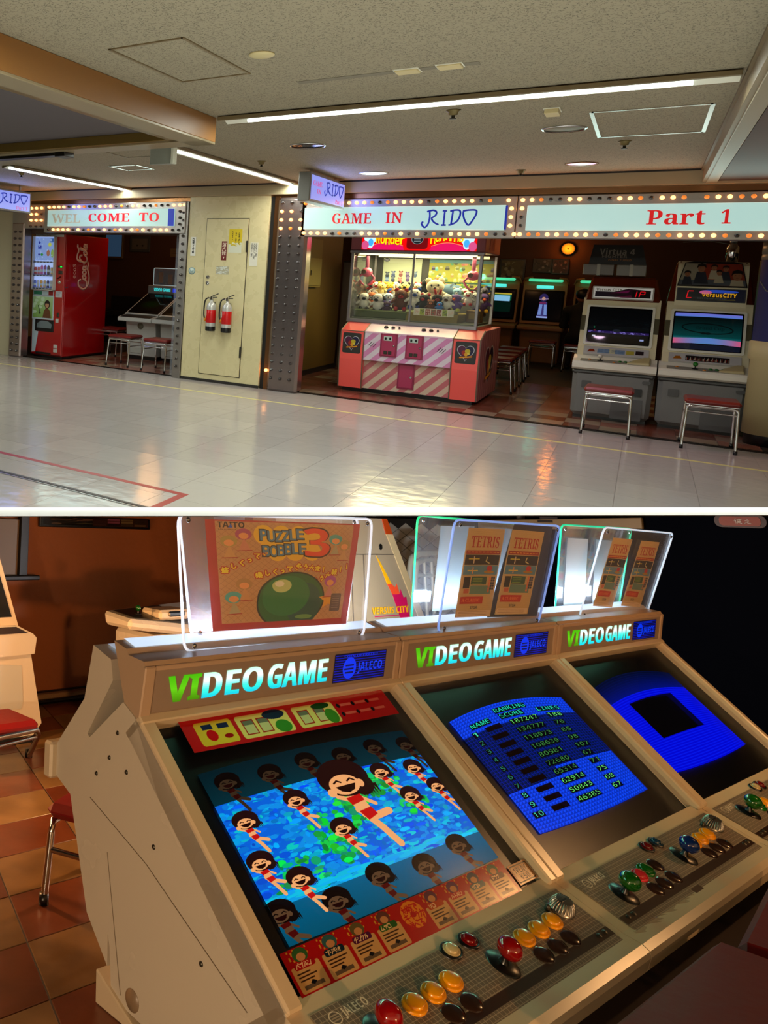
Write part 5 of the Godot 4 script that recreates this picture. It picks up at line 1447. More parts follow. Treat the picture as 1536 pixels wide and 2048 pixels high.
	for i in 3:
		var bt := MB.new()
		bt.T = cp * mv(Vector3(0.05 + i * 0.045, 0, -0.015 - i * 0.004))
		bt.lathe([Vector2(0.018, 0), Vector2(0.018, 0.006), Vector2(0.013, 0.007), Vector2(0.013, 0.012), Vector2(0, 0.014)], 14)
		obj("push_button", bt, mt("button_green", Color(0.03, 0.35, 0.07), 0.3), o)
	for q in [[-0.21, -0.03], [0.0, 0.03]]:
		var b2 := MB.new()
		b2.T = cp * mv(Vector3(q[0], 0, q[1]))
		b2.lathe([Vector2(0.014, 0), Vector2(0.014, 0.006), Vector2(0, 0.01)], 14)
		obj("start_button", b2, mt("button_yellow", Color(0.72, 0.42, 0.03), 0.3), o)
	obj("card_reader", MB.new().hull8([Vector3(0.10, 0.625, -0.10), Vector3(0.30, 0.625, -0.10), Vector3(0.25, 0.69, -0.11), Vector3(0.30, 0.69, -0.11), Vector3(0.10, 0.60, 0.05), Vector3(0.30, 0.60, 0.05), Vector3(0.11, 0.632, 0.04), Vector3(0.29, 0.645, 0.04)], 0.006), mt("reader_beige", Color(0.68, 0.62, 0.44), 0.4), o)
	# base furniture
	var dk := mt("cab_grey_dark", Color(0.27, 0.27, 0.265), 0.4)
	obj("speaker_recess", MB.new().at(Transform3D(Basis(Vector3.RIGHT, 0.0), Vector3(-0.215, 0.37, 0.025))).prism(rrect2(0.085, 0.075, 0.01), 0, 0.008), dk, o)
	obj("coin_return", MB.new().at(mv(Vector3(0.22, 0.33, 0.021))).prism(rrect2(0.075, 0.08, 0.008), 0, 0.012), mt("black_plastic"), o)
	obj("coin_slot", MB.new().at(mv(Vector3(0.285, 0.44, 0.03))).prism(rrect2(0.07, 0.035, 0.016), 0, 0.012), dk, o)
	obj("service_door", MB.new().at(mv(Vector3(0.14, 0.15, 0.008))).prism(rrect2(0.26, 0.23, 0.012), 0, 0.008), mt("cab_grey_door", Color(0.33, 0.33, 0.325), 0.45), o)
	return o

func arcade_bay() -> void:
	# floor of the arcade: pink, cream and brown tiles behind the threshold
	var base := struct("floor_arcade", MB.new().span(Vector3(-9.5, -0.045, -17), Vector3(2.0, -0.002, -9.22)), mt("grout_dark", Color(0.16, 0.12, 0.10), 0.6))
	var cols := [Color(0.50, 0.28, 0.22), Color(0.58, 0.50, 0.42), Color(0.42, 0.24, 0.18), Color(0.55, 0.36, 0.30)]
	var tms := []
	for i in 4:
		tms.append(mt("arcade_tile_%d" % i, cols[i], 0.22, 0, {"tri": 1.0, "bump": mats_noise(), "bump_scale": 0.05}))
	var tile := MB.new().box(Vector3(0, -0.001, 0), Vector3(0.297, 0.002, 0.297)).mesh()
	for j in 12:
		for i in 26:
			var p := Vector3(-6.7 + i * 0.3, 0, -9.48 - j * 0.3)
			if i * 12 + j > 3 and p.x < -4.7 + j * 0.02 and j > 7:
				continue
			if p.x > -4.75 and p.x < -3.75:
				continue
			meshed("floor_tile", tile, tms[(i + j) % 2 * 2 + rng.randi() % 2], base, Transform3D(Basis(), p))
	struct("trim_8", MB.new().span(Vector3(-9.5, -0.002, -9.30), Vector3(2.0, 0.004, -9.285)).span(Vector3(-9.5, -0.002, -9.24), Vector3(2.0, 0.005, -9.225)).span(Vector3(-3.17, -0.002, -9.345), Vector3(2, 0.003, -9.335)), mt("rail_brown", Color(0.10, 0.06, 0.045), 0.35, 0.5))
	var brown := mt("brown_wall", Color(0.28, 0.13, 0.04), 0.7)
	struct("wall_inner", MB.new().span(Vector3(-9.6, -0.05, -17.1), Vector3(2.1, 2.6, -17.0)), brown)
	var mustard := mt("mustard_wall", Color(0.42, 0.33, 0.14), 0.45)
	struct("wall_divider", MB.new().span(Vector3(-4.6, 0, -12.3), Vector3(-3.72, 2.47, -9.6)), mustard)
	struct("baseboard_divider", MB.new().span(Vector3(-4.6, 0, -12.31), Vector3(-3.705, 0.07, -9.6)), mt("black_plastic"))
	struct("wall_bay", MB.new().span(Vector3(-9.5, 0, -13.2), Vector3(-4.6, 2.47, -13.1)).span(Vector3(-4.7, 0, -17), Vector3(-4.6, 2.47, -12.3)), mt("bay_wall", Color(0.24, 0.13, 0.05), 0.6))
	var bx := thing("meter_box", "cream metal meter cupboard on the mustard side wall", "cupboard", mv(Vector3(-3.70, 1.24, -10.87)))
	obj("case", MB.new().span(Vector3(-0.02, 0, -0.29), Vector3(0.05, 0.66, 0.25), 0.004), mt("meter_cream", Color(0.52, 0.45, 0.24), 0.45), bx)
	obj("door", MB.new().span(Vector3(0.045, 0.02, -0.27), Vector3(0.06, 0.40, 0.23), 0.004), mt("meter_door", Color(0.56, 0.49, 0.27), 0.4), bx)
	obj("handle", MB.new().span(Vector3(0.06, 0.16, 0.16), Vector3(0.07, 0.23, 0.175), 0.003), mt("black_plastic"), bx)
	var gp := thing("grey_partition", "tall pale grey panel standing at the end of the mustard wall", "panel", mv(Vector3(-3.56, 0, -12.42)))
	obj("slab", MB.new().box(Vector3(0, 0.81, 0), Vector3(0.32, 1.62, 0.06), 0.006), mt("partition_grey", Color(0.38, 0.32, 0.27), 0.3), gp)
	obj("cap", MB.new().box(Vector3(0, 1.63, 0), Vector3(0.33, 0.02, 0.07), 0.004), mt("old_steel"), gp)
	wall_lamp("amber disc lamp with a dark backplate above the grey panel", Transform3D(Basis(), Vector3(-3.88, 1.88, -12.36)), 0.075)
	wall_lamp("glowing amber ring lamp on the brown wall between the signs and cabinets", Transform3D(Basis(), Vector3(-1.18, 2.05, -16.98)), 0.10)
	var a := candy_cabinet("left of the two cream upright cabinets, its display reading 1P", mv(Vector3(-0.2, 0, -10.06)), false)
	var b := candy_cabinet("right of the two cream upright cabinets, with a tall picture header", mv(Vector3(0.52, 0, -10.04)), true)
	stool("red topped stool in front of the cabinet reading 1P", mv(Vector3(-0.195, 0, -9.2)), "stools")
	stool("red topped stool in front of the cabinet with the picture header", mv(Vector3(0.55, 0, -9.12)), "stools")
	var cn := thing("canister", "chrome canister standing on the cabinet with the picture header", "canister", mv(Vector3(0.66, 1.70, -10.68)))
	obj("body", MB.new().lathe([Vector2(0, 0), Vector2(0.05, 0), Vector2(0.05, 0.15), Vector2(0.03, 0.18), Vector2(0.025, 0.2), Vector2(0, 0.2)], 16), mt("chrome"), cn)
	obj("lid", MB.new().lathe([Vector2(0.03, 0.2), Vector2(0.03, 0.23), Vector2(0, 0.235)], 14), mt("white_metal"), cn)
	obj("tube", MB.new().tube([Vector3(-0.02, 0.18, 0.02), Vector3(-0.2, 0.215, 0.0), Vector3(-0.4, 0.2, -0.05)], 0.006, 6), mt("old_steel"), cn)
	# board and boxes on the first cabinet
	for q in [["long pale box under the black banner, left part", -0.45, 0.28, Color(0.30, 0.25, 0.2)], ["plastic wrapped box under the black banner, right part", -0.16, 0.26, Color(0.36, 0.33, 0.28)]]:
		var bb := thing("carton", q[0], "box", mv(Vector3(q[1] + 0.01, 1.525, -10.66)))
		obj("carton", MB.new().box(Vector3(0, 0.06, 0), Vector3(q[2], 0.12, 0.18), 0.006), mt("carton_" + str(q[1]), q[3], 0.35), bb)
		obj("tape", MB.new().box(Vector3(0, 0.06, 0), Vector3(0.03, 0.124, 0.184)), mt("tape", Color(0.5, 0.47, 0.4), 0.2), bb)
	var bd := thing("banner_board", "black slanted banner board on top of the cabinet reading 1P", "board", Transform3D(Basis(Vector3.RIGHT, -0.12), Vector3(-0.29, 1.645, -10.58)))
	obj("board", MB.new().prism(PackedVector2Array([Vector2(-0.245, 0.0), Vector2(0.265, 0.0), Vector2(0.215, 0.215), Vector2(-0.215, 0.215)]), -0.03, 0), mt("banner_black", Color(0.012, 0.011, 0.011), 0.35), bd)
	var sil := mt("banner_silver", Color(0.45, 0.42, 0.38), 0.4, 0.5)
	lettering("lettering", "Virtua 4", SANS, mv(Vector3(0, 0.14, 0.001)), 0.31, 0.07, sil, bd)
	lettering("lettering", "FIGHTER", SANS, mv(Vector3(-0.02, 0.088, 0.001)), 0.22, 0.03, sil, bd)
	lettering("lettering", "FINAL TUNED", SANS, mv(Vector3(0.03, 0.05, 0.001)), 0.20, 0.022, mt("banner_gold", Color(0.5, 0.32, 0.14), 0.4, 0.4), bd)
	# three cabinets along the back wall
	back_cabinet("middle cabinet at the back wall showing a figure in a robe", mv(Vector3(-1.43, 0, -16.3)), 1)
	back_cabinet("left cabinet at the back wall with a green and yellow screen", mv(Vector3(-2.15, 0, -16.25)), 0)
	back_cabinet("right cabinet at the back wall, half hidden by the seated player", mv(Vector3(-0.66, 0, -16.25)), 2)
	var sc := back_cabinet("cabinet standing sideways behind the claw machine", Transform3D(Basis(Vector3.UP, PI / 2), Vector3(-1.95, 0, -12.7)), 3)
	for q in [["nearest of the dim stools behind the claw machine", -1.44, -11.55], ["second dim stool behind the claw machine", -1.46, -12.15], ["third dim stool behind the claw machine", -1.48, -12.85], ["fourth dim stool behind the claw machine, nearest the back", -1.5, -13.6], ["dim stool before the middle back wall cabinet", -1.32, -15.75]]:
		stool(q[0], mv(Vector3(q[1], 0, q[2]), 0.0 if q[2] < -15 else PI / 2), "stools")
	for q in [["dark framed picture above the left back cabinet", -2.02, 1.66, 0.42, 0.38, Color(0.30, 0.22, 0.08)], ["dim pale poster above the middle back cabinet", -1.55, 1.74, 0.30, 0.26, Color(0.20, 0.14, 0.12)], ["dim red poster above the middle back cabinet", -1.27, 1.73, 0.26, 0.28, Color(0.22, 0.06, 0.04)]]:
		var pf := thing("poster", q[0], "poster", mv(Vector3(q[1], q[2], -16.97)))
		obj("frame", MB.new().box(Vector3.ZERO, Vector3(q[3], q[4], 0.03), 0.004), mt("black_plastic"), pf)
		var c := Cv.new(self, 96, 96, q[5])
		for i in 26:
			c.oval(rng.randf() * 96, rng.randf() * 96, 8, 10, Color(q[5]).lightened(rng.randf_range(-0.3, 0.35)))
		obj("print", MB.new().at(mv(Vector3(0, 0, 0.016))).quad(Vector3(-q[3] * 0.42, -q[4] * 0.42, 0), Vector3(q[3] * 0.42, -q[4] * 0.42, 0), Vector3(q[3] * 0.42, q[4] * 0.42, 0), Vector3(-q[3] * 0.42, q[4] * 0.42, 0)), mt("print_" + str(q[1]), Color.WHITE, 0.5, 0, {"tex": c.tex()}), pf)
	player()
	# blue banner column at the right edge
	var col := thing("banner_column", "round blue banner column on a beige base at the right edge", "column", mv(Vector3(1.03, 0, -9.78)))
	obj("base", MB.new().lathe([Vector2(0, 0.1), Vector2(0.21, 0.1), Vector2(0.21, 0.78), Vector2(0.23, 0.8), Vector2(0.23, 0.95), Vector2(0.2, 0.97)], 28), mt("cover_cream"), col)
	obj("foot", MB.new().lathe([Vector2(0, 0), Vector2(0.19, 0), Vector2(0.19, 0.1)], 24), mt("black_plastic"), col)
	obj("banner", MB.new().lathe([Vector2(0.215, 0.96), Vector2(0.215, 1.7)], 28), mt("banner_blue", Color(0.02, 0.05, 0.34), 0.6), col)
	obj("band", MB.new().lathe([Vector2(0.215, 1.7), Vector2(0.219, 1.705), Vector2(0.219, 1.74), Vector2(0.217, 1.742), Vector2(0.217, 1.755), Vector2(0.22, 1.757), Vector2(0.22, 1.86), Vector2(0, 1.86)], 28), mt("banner_pale", Color(0.45, 0.42, 0.38), 0.4), col)
	obj("swirl", MB.new().tube([Vector3(-0.21, 1.5, 0.06), Vector3(-0.17, 1.42, 0.135), Vector3(-0.08, 1.38, 0.20), Vector3(0.04, 1.4, 0.212)], 0.006, 6), mt("banner_pale"), col)
	var pole := thing("dark_machine", "narrow dark machine side between the right cabinet and the blue column", "cabinet", mv(Vector3(0.93, 0, -10.6)))
	obj("body", MB.new().span(Vector3(-0.02, 0, -0.5), Vector3(0.35, 1.75, 0.2), 0.02), mt("black_plastic"), pole)
	obj("keys", MB.new().span(Vector3(0.0, 1.02, 0.2), Vector3(0.05, 1.1, 0.215), 0.004).span(Vector3(0.0, 0.9, 0.2), Vector3(0.05, 0.98, 0.215), 0.004).span(Vector3(0.0, 0.78, 0.2), Vector3(0.05, 0.86, 0.215), 0.004), mt("key_grey", Color(0.12, 0.11, 0.10), 0.3), pole)

func wall_lamp(label: String, x: Transform3D, r: float) -> void:
	var o := thing("wall_lamp", label, "lamp", x)
	var f := Basis(Vector3.RIGHT, Vector3(0, 0, 1), Vector3.DOWN)
	obj("backplate", MB.new().at(Transform3D(f, Vector3.ZERO)).lathe([Vector2(0, 0), Vector2(r * 1.2, 0), Vector2(r * 1.2, 0.012), Vector2(0, 0.012)], 24), mt("black_plastic"), o)
	obj("lamp_face", MB.new().at(Transform3D(f, Vector3.ZERO)).lathe([Vector2(r * 0.98, 0.012), Vector2(r * 0.9, 0.03), Vector2(0, 0.035)], 24), mt("amber_lamp", Color(1, 0.6, 0.2), 0.4, 0, {"glow": 0.75, "glow_color": Color(1.0, 0.50, 0.10)}), o)
	obj("ring", MB.new().at(Transform3D(f, Vector3(0, 0, 0.03))).tube(circle(r * 1.02, 28), r * 0.09, 6, true), mt("black_plastic"), o)
	obj("knob", MB.new().ell(Vector3(0, 0, 0.045), Vector3(r * 0.16, r * 0.16, 0.02), 10), mt("lamp_knob", Color(0.12, 0.03, 0.01), 0.4), o)
	omni("lamp_glow", x.origin + x.basis.z * 0.14, Color(1.0, 0.55, 0.14), 0.10, 0.06)

static func circle(r: float, n: int) -> Array:
	var p := []
	for i in n:
		p.append(Vector3(cos(TAU * i / n) * r, 0, sin(TAU * i / n) * r))
	return p

func back_cabinet(label: String, x: Transform3D, kind: int) -> Node3D:
	var o := thing("arcade_cabinet", label, "arcade cabinet", x, "cabinets deep in the arcade")
	var tan := mt("back_cab_tan", Color(0.55, 0.38, 0.22), 0.5)
	obj("lower_body", MB.new().hull8([Vector3(-0.29, 0, -0.5), Vector3(0.29, 0, -0.5), Vector3(-0.31, 0.6, -0.5), Vector3(0.31, 0.6, -0.5), Vector3(-0.29, 0, -0.1), Vector3(0.29, 0, -0.1), Vector3(-0.31, 0.6, -0.02), Vector3(0.31, 0.6, -0.02)], 0.02), tan, o)
	obj("console", MB.new().hull8([Vector3(-0.35, 0.58, -0.4), Vector3(0.35, 0.58, -0.4), Vector3(-0.35, 0.72, -0.4), Vector3(0.35, 0.72, -0.4), Vector3(-0.35, 0.58, 0.1), Vector3(0.35, 0.58, 0.1), Vector3(-0.35, 0.66, 0.1), Vector3(0.35, 0.66, 0.1)], 0.02), tan, o)
	obj("monitor_body", MB.new().at(Transform3D(side(), Vector3.ZERO)).prism(PackedVector2Array([Vector2(-0.08, 0.7), Vector2(-0.22, 1.38), Vector2(-0.30, 1.5), Vector2(-0.52, 1.45), Vector2(-0.55, 0.6)]), -0.33, 0.33), tan, o)
	var up := Vector3(0, 0.68, -0.14).normalized()
	var f := Transform3D(Basis(Vector3.RIGHT, up, Vector3.RIGHT.cross(up)), Vector3(0, 1.02, -0.146))
	obj("bezel", MB.new().at(f).prism(rrect2(0.60, 0.56, 0.015), 0, 0.01), mt("screen_black"), o)
	var c := Cv.new(self, 240, 240, Color(0.008, 0.008, 0.012))
	if kind == 1:
		c.oval(120, 50, 28, 34, Color(0.16, 0.13, 0.32))
		c.oval(120, 60, 12, 15, Color(0.75, 0.55, 0.42))
		c.line([Vector2(92, 66), Vector2(150, 60)], 5, Color(0.6, 0.5, 0.6))
		c.poly([Vector2(96, 86), Vector2(144, 86), Vector2(154, 212), Vector2(86, 212)], Color(0.22, 0.20, 0.42))
		c.poly([Vector2(96, 110), Vector2(116, 110), Vector2(112, 200), Vector2(90, 200)], Color(0.42, 0.52, 0.75))
		c.poly([Vector2(126, 110), Vector2(144, 110), Vector2(150, 200), Vector2(130, 200)], Color(0.42, 0.52, 0.75))
		c.line([Vector2(98, 98), Vector2(134, 96)], 7, Color(0.5, 0.08, 0.2))
		c.rect(84, 212, 72, 14, Color(0.55, 0.62, 0.85))
	elif kind == 0 or kind == 3:
		c.rect(40, 30, 180, 60, Color(0.06, 0.35, 0.22))
		c.rect(40, 24, 180, 12, Color(0.7, 0.62, 0.2))
		c.rect(100, 46, 110, 50, Color(0.5, 0.72, 0.85))
		c.rect(40, 60, 50, 40, Color(0.6, 0.15, 0.1))
		c.rect(40, 100, 180, 90, Color(0.01, 0.09, 0.06))
	crt(f * mv(Vector3(0, 0, 0.011)), 0.55, 0.5, 0.008, mt("back_screen_%d" % kind, Color.BLACK, 0.1, 0, {"tex": c.tex(), "glow": 1.0}), o)
	var g := mt("green_tube_light", Color(0.4, 1, 0.8), 0.4, 0, {"glow": 0.7, "glow_color": Color(0.30, 0.90, 0.68)})
	obj("top_light", MB.new().at(mv(Vector3(0, 1.47, -0.2))).box(Vector3.ZERO, Vector3(0.52, 0.05, 0.1), 0.018), g, o)
	obj("name_sign", MB.new().at(f * mv(Vector3(0, 0.335, 0.01))).box(Vector3.ZERO, Vector3(0.26, 0.06, 0.02), 0.01), mt("name_sign_glow", Color(0.4, 1, 1), 0.4, 0, {"glow": 0.9, "glow_color": Color(0.30, 0.85, 0.85)}), o)
	omni("top_lamp", x * Vector3(0, 1.50, 0.0), Color(0.35, 1.0, 0.75), 0.008, 0.05)
	obj("wing", MB.new().tube([Vector3(-0.34, 1.42, -0.3), Vector3(-0.31, 1.5, -0.22), Vector3(-0.2, 1.515, -0.2)], 0.02, 8).tube([Vector3(0.34, 1.42, -0.3), Vector3(0.31, 1.5, -0.22), Vector3(0.2, 1.515, -0.2)], 0.02, 8), tan, o)
	if kind == 3:
		obj("control_plate", MB.new().box(Vector3(0, 0.70, -0.1), Vector3(0.6, 0.02, 0.3)), mt("cab_lip"), o)
	return o

# ---------------------------------------------------------------- a figure as one continuous surface (surface nets over tapered capsules)
func body(bones: Array, cell: float, k: float) -> MB:   # bone: [a, ra, b, rb]
	var lo := Vector3.INF
	var hi := -Vector3.INF
	for b in bones:
		for e in [0, 2]:
			var r: Vector3 = Vector3.ONE * (b[e + 1] + 0.05)
			lo = lo.min(b[e] - r)
			hi = hi.max(b[e] + r)
	var n := Vector3i(((hi - lo) / cell).ceil()) + Vector3i.ONE
	var d := PackedFloat32Array()
	d.resize(n.x * n.y * n.z)
	d.fill(1.0)
	for b in bones:
		var a: Vector3 = b[0]
		var e: Vector3 = b[2] - a
		var l := maxf(e.length_squared(), 1e-6)
		var pad := Vector3.ONE * (maxf(b[1], b[3]) + 0.06)
		var i0 := Vector3i(((a.min(b[2]) - pad - lo) / cell).floor()).max(Vector3i.ZERO)
		var i1 := Vector3i(((a.max(b[2]) + pad - lo) / cell).ceil()).min(n - Vector3i.ONE)
		for z in range(i0.z, i1.z + 1):
			for y in range(i0.y, i1.y + 1):
				for x in range(i0.x, i1.x + 1):
					var p := lo + Vector3(x, y, z) * cell
					var t := clampf((p - a).dot(e) / l, 0, 1)
					var v: float = p.distance_to(a + e * t) - lerpf(b[1], b[3], t)
					var q := (z * n.y + y) * n.x + x
					var h := maxf(k - absf(v - d[q]), 0.0) / k
					d[q] = minf(v, d[q]) - h * h * k * 0.25
	var m := MB.new()
	var at := {}
	var step := [1, n.x, n.x * n.y]
	for z in n.z - 1:
		for y in n.y - 1:
			for x in n.x - 1:
				var q := (z * n.y + y) * n.x + x
				var c := Vector3.ZERO
				var cnt := 0
				for i in 8:
					var qa: int = q + (i & 1) * step[0] + (i >> 1 & 1) * step[1] + (i >> 2) * step[2]
					for o in 3:
						if i & (1 << o) == 0:
							var qb: int = qa + step[o]
							if (d[qa] < 0) != (d[qb] < 0):
								var t: float = d[qa] / (d[qa] - d[qb])
								var p := Vector3(i & 1, i >> 1 & 1, i >> 2)
								p[o] += t
								c += p
								cnt += 1
				if cnt:
					var g := Vector3(d[q + 1] - d[q], d[q + step[1]] - d[q], d[q + step[2]] - d[q])
					at[q] = m.vert(lo + (Vector3(x, y, z) + c / cnt) * cell, g.normalized())
	for z in range(1, n.z - 1):
		for y in range(1, n.y - 1):
			for x in range(1, n.x - 1):
				var q := (z * n.y + y) * n.x + x
				for o in 3:
					if (d[q] < 0) != (d[q + step[o]] < 0):
						var s1: int = step[(o + 1) % 3]
						var s2: int = step[(o + 2) % 3]
						var f := [at[q - s1 - s2], at[q - s2], at[q], at[q - s1]]
						if d[q] < 0:
							m.face(f[0], f[1], f[2])
							m.face(f[0], f[2], f[3])
						else:
							m.face(f[0], f[2], f[1])
							m.face(f[0], f[3], f[2])
	return m

func player() -> void:
	var o := thing("person", "seated person in a black coat leaning towards the right back cabinet", "person", Transform3D(Basis(Vector3.UP, PI), Vector3(-0.80, 0, -15.35)))
	var v := func(x: float, y: float, z: float): return Vector3(x, y, z)
	var b := []
	# facing +z of its own axes (towards the screen); seat at 0.45
	b.append([v.call(0, 0.60, 0), 0.145, v.call(0, 0.78, 0.03), 0.135])
	b.append([v.call(0, 0.78, 0.03), 0.135, v.call(0, 0.98, 0.07), 0.15])
	b.append([v.call(-0.17, 0.99, 0.07), 0.075, v.call(0.17, 0.99, 0.07), 0.075])
	b.append([v.call(0, 1.02, 0.07), 0.06, v.call(0, 1.12, 0.10), 0.052])
	for s in [-1, 1]:
		b.append([v.call(s * 0.19, 0.98, 0.07), 0.062, v.call(s * 0.24, 0.74, 0.14), 0.048])
		b.append([v.call(s * 0.24, 0.74, 0.14), 0.047, v.call(s * 0.14, 0.72, 0.37), 0.034])
		b.append([v.call(s * 0.10, 0.545, 0.02), 0.092, v.call(s * 0.14, 0.51, 0.38), 0.068])
		b.append([v.call(s * 0.14, 0.50, 0.38), 0.066, v.call(s * 0.14, 0.1, 0.36), 0.044])
	obj("clothed_body", body(b, 0.02, 0.05), mt("black_coat", Color(0.012, 0.012, 0.013), 0.8), o)
	var skin := mt("skin", Color(0.55, 0.35, 0.24), 0.5, 0, {"spec": 0.4})
	var hd := []
	hd.append([v.call(0, 1.20, 0.10), 0.085, v.call(0, 1.25, 0.11), 0.095])
	hd.append([v.call(0, 1.16, 0.15), 0.05, v.call(0, 1.2, 0.15), 0.06])
	hd.append([v.call(0, 1.205, 0.205), 0.012, v.call(0, 1.23, 0.195), 0.008])
	for s in [-1, 1]:
		hd.append([v.call(s * 0.095, 1.20, 0.10), 0.014, v.call(s * 0.098, 1.235, 0.095), 0.018])
	var h := obj("head", body(hd, 0.01, 0.02), skin, o)
	obj("hair", MB.new().ell(Vector3(0, 1.262, 0.085), Vector3(0.108, 0.098, 0.112), 16), mt("black_hair", Color(0.01, 0.008, 0.007), 0.5), h)
	var ey := MB.new()
	for s in [-1, 1]:
		ey.ell(Vector3(s * 0.036, 1.225, 0.193), Vector3(0.012, 0.007, 0.006), 8)
	obj("eyes", ey, mt("button_black"), h)
	obj("mouth", MB.new().ell(Vector3(0, 1.168, 0.203), Vector3(0.022, 0.005, 0.006), 8), mt("lips", Color(0.4, 0.18, 0.15), 0.5), h)
	for s in [-1, 1]:
		var hn := []
		var w := Vector3(s * 0.14, 0.72, 0.39)
		hn.append([w, 0.022, w + Vector3(-s * 0.01, 0, 0.05), 0.028])
		for i in 4:
			var r: Vector3 = w + Vector3(-s * 0.01 + (i - 1.5) * 0.017, 0.0, 0.06)
			var l: float = [0.030, 0.036, 0.034, 0.026][i]
			hn.append([r, 0.0095, r + Vector3(0, -0.004, l), 0.0085])
			hn.append([r + Vector3(0, -0.004, l), 0.0085, r + Vector3(0, -0.03, l + 0.012), 0.0075])
		hn.append([w + Vector3(-s * 0.028, -0.005, 0.015), 0.011, w + Vector3(-s * 0.05, -0.015, 0.06), 0.009])
		obj("hand", body(hn, 0.006, 0.008), skin, o)
	for s in [-1, 1]:
		obj("shoe", MB.new().ell(Vector3(s * 0.14, 0.045, 0.40), Vector3(0.048, 0.045, 0.125), 14), mt("black_plastic"), o)
	stool("dim stool under the seated person in black", mv(Vector3(-0.80, 0, -15.40)), "stools")

# ---------------------------------------------------------------- the bay on the left
func vending_bay() -> void:
	var o := thing("vending_machine", "tall red drinks vending machine with white script on its side", "vending machine", mv(Vector3(-7.145, 0, -9.42)))
	var red := mt("machine_red", Color(0.60, 0.012, 0.025), 0.22, 0, {"coat": 0.5})
	obj("cabinet", MB.new().span(Vector3(-0.285, 0.03, -1.19), Vector3(0.285, 1.865, -0.03), 0.012), red, o)
	obj("plinth", MB.new().span(Vector3(-0.27, 0, -1.15), Vector3(0.27, 0.04, -0.06)), mt("black_plastic"), o)
	obj("door", MB.new().span(Vector3(-0.288, 0.05, -0.04), Vector3(0.288, 1.865, 0.0), 0.01), red, o)
	obj("head_strip", MB.new().span(Vector3(-0.265, 1.825, 0.0), Vector3(0.265, 1.858, 0.006), 0.002), mt("card_white"), o)
	lettering("lettering", "Coca-Cola", SERIF, mv(Vector3(-0.06, 1.842, 0.0062)), 0.17, 0.026, mt("mark_red"), o)
	var lit := mt("display_light", Color(0.8, 0.85, 1), 0.4, 0, {"glow": 0.6, "glow_color": Color(0.62, 0.74, 1.0)})
	obj("display_back", MB.new().span(Vector3(-0.265, 1.045, 0.0), Vector3(0.13, 1.822, 0.004)), lit, o)
	var rows := [1.455, 1.255, 1.06]
	for y in rows:
		obj("shelf", MB.new().span(Vector3(-0.265, y - 0.02, 0.0), Vector3(0.13, y, 0.05), 0.002), mt("shelf_white", Color(0.6, 0.64, 0.75), 0.4), o)
	var bts := MB.new()
	var tick := MB.new()
	for y in rows:
		for i in 6:
			bts.span(Vector3(-0.25 + i * 0.062, y - 0.008 + 0.012, 0.05), Vector3(-0.205 + i * 0.062, y + 0.012, 0.058), 0.001)
			tick.span(Vector3(-0.245 + i * 0.062, y - 0.018, 0.05), Vector3(-0.21 + i * 0.062, y - 0.006, 0.056), 0.001)
	obj("price_strip", bts, mt("price_blue", Color(0.12, 0.2, 0.65), 0.4, 0, {"glow": 0.15}), o)
	obj("select_buttons", tick, mt("black_plastic"), o)
	obj("front_pane", MB.new().quad(Vector3(-0.268, 1.04, 0.062), Vector3(0.132, 1.04, 0.062), Vector3(0.132, 1.825, 0.062), Vector3(-0.268, 1.825, 0.062)), mt("case_glass"), o)
	obj("pane_frame", MB.new().span(Vector3(-0.275, 1.03, 0.0), Vector3(-0.266, 1.83, 0.066)).span(Vector3(0.13, 1.03, 0.0), Vector3(0.142, 1.83, 0.066)).span(Vector3(-0.275, 1.822, 0.0), Vector3(0.142, 1.832, 0.066)).span(Vector3(-0.275, 1.026, 0.0), Vector3(0.142, 1.036, 0.066)), mt("card_white"), o)
	var c := Cv.new(self, 300, 270, Color(0.55, 0.68, 0.95))
	c.oval(60, 60, 16, 20, Color(0.12, 0.22, 0.7))
	c.rect(40, 95, 50, 40, Color(0.1, 0.2, 0.7))
	c.rect(44, 195, 32, 20, Color(0.1, 0.18, 0.6))
	c.oval(100, 205, 18, 16, Color(0.1, 0.6, 0.15))
	c.oval(210, 85, 24, 24, Color(0.8, 0.85, 0.3))
	c.rect(210, 12, 70, 45, Color(0.12, 0.38, 0.7))
	c.oval(190, 185, 24, 38, Color(0.65, 0.4, 0.3))
	c.oval(250, 190, 20, 50, Color(0.55, 0.7, 0.3))
	c.poly([Vector2(262, 250), Vector2(300, 140), Vector2(300, 250)], Color(0.7, 0.1, 0.12))
	for i in 20:
		c.oval(rng.randf() * 300, rng.randf() * 270, 8, 8, Color(0.72, 0.82, 1.0))
	obj("display_card", MB.new().quad(Vector3(-0.262, 1.475, 0.006), Vector3(0.128, 1.475, 0.006), Vector3(0.128, 1.815, 0.006), Vector3(-0.262, 1.815, 0.006)), mt("display_card_light", Color.WHITE, 0.4, 0, {"tex": c.tex(), "glow": 0.6}), o)
	# coin side
	obj("coin_display", MB.new().span(Vector3(0.175, 1.37, 0.0), Vector3(0.262, 1.40, 0.006), 0.002), mt("black_plastic"), o)
	obj("coin_display_light", MB.new().span(Vector3(0.222, 1.376, 0.006), Vector3(0.255, 1.394, 0.008)), mt("led_green", Color(0.1, 1, 0.3), 0.4, 0, {"glow": 1.0, "glow_color": Color(0.1, 0.9, 0.3)}), o)
	obj("note_slot", MB.new().span(Vector3(0.19, 1.275, 0.0), Vector3(0.265, 1.325, 0.012), 0.006), mt("old_steel"), o)
	obj("return_lever", MB.new().tube([Vector3(0.185, 1.21, 0.012), Vector3(0.235, 1.24, 0.014)], 0.008, 8), mt("black_plastic"), o)
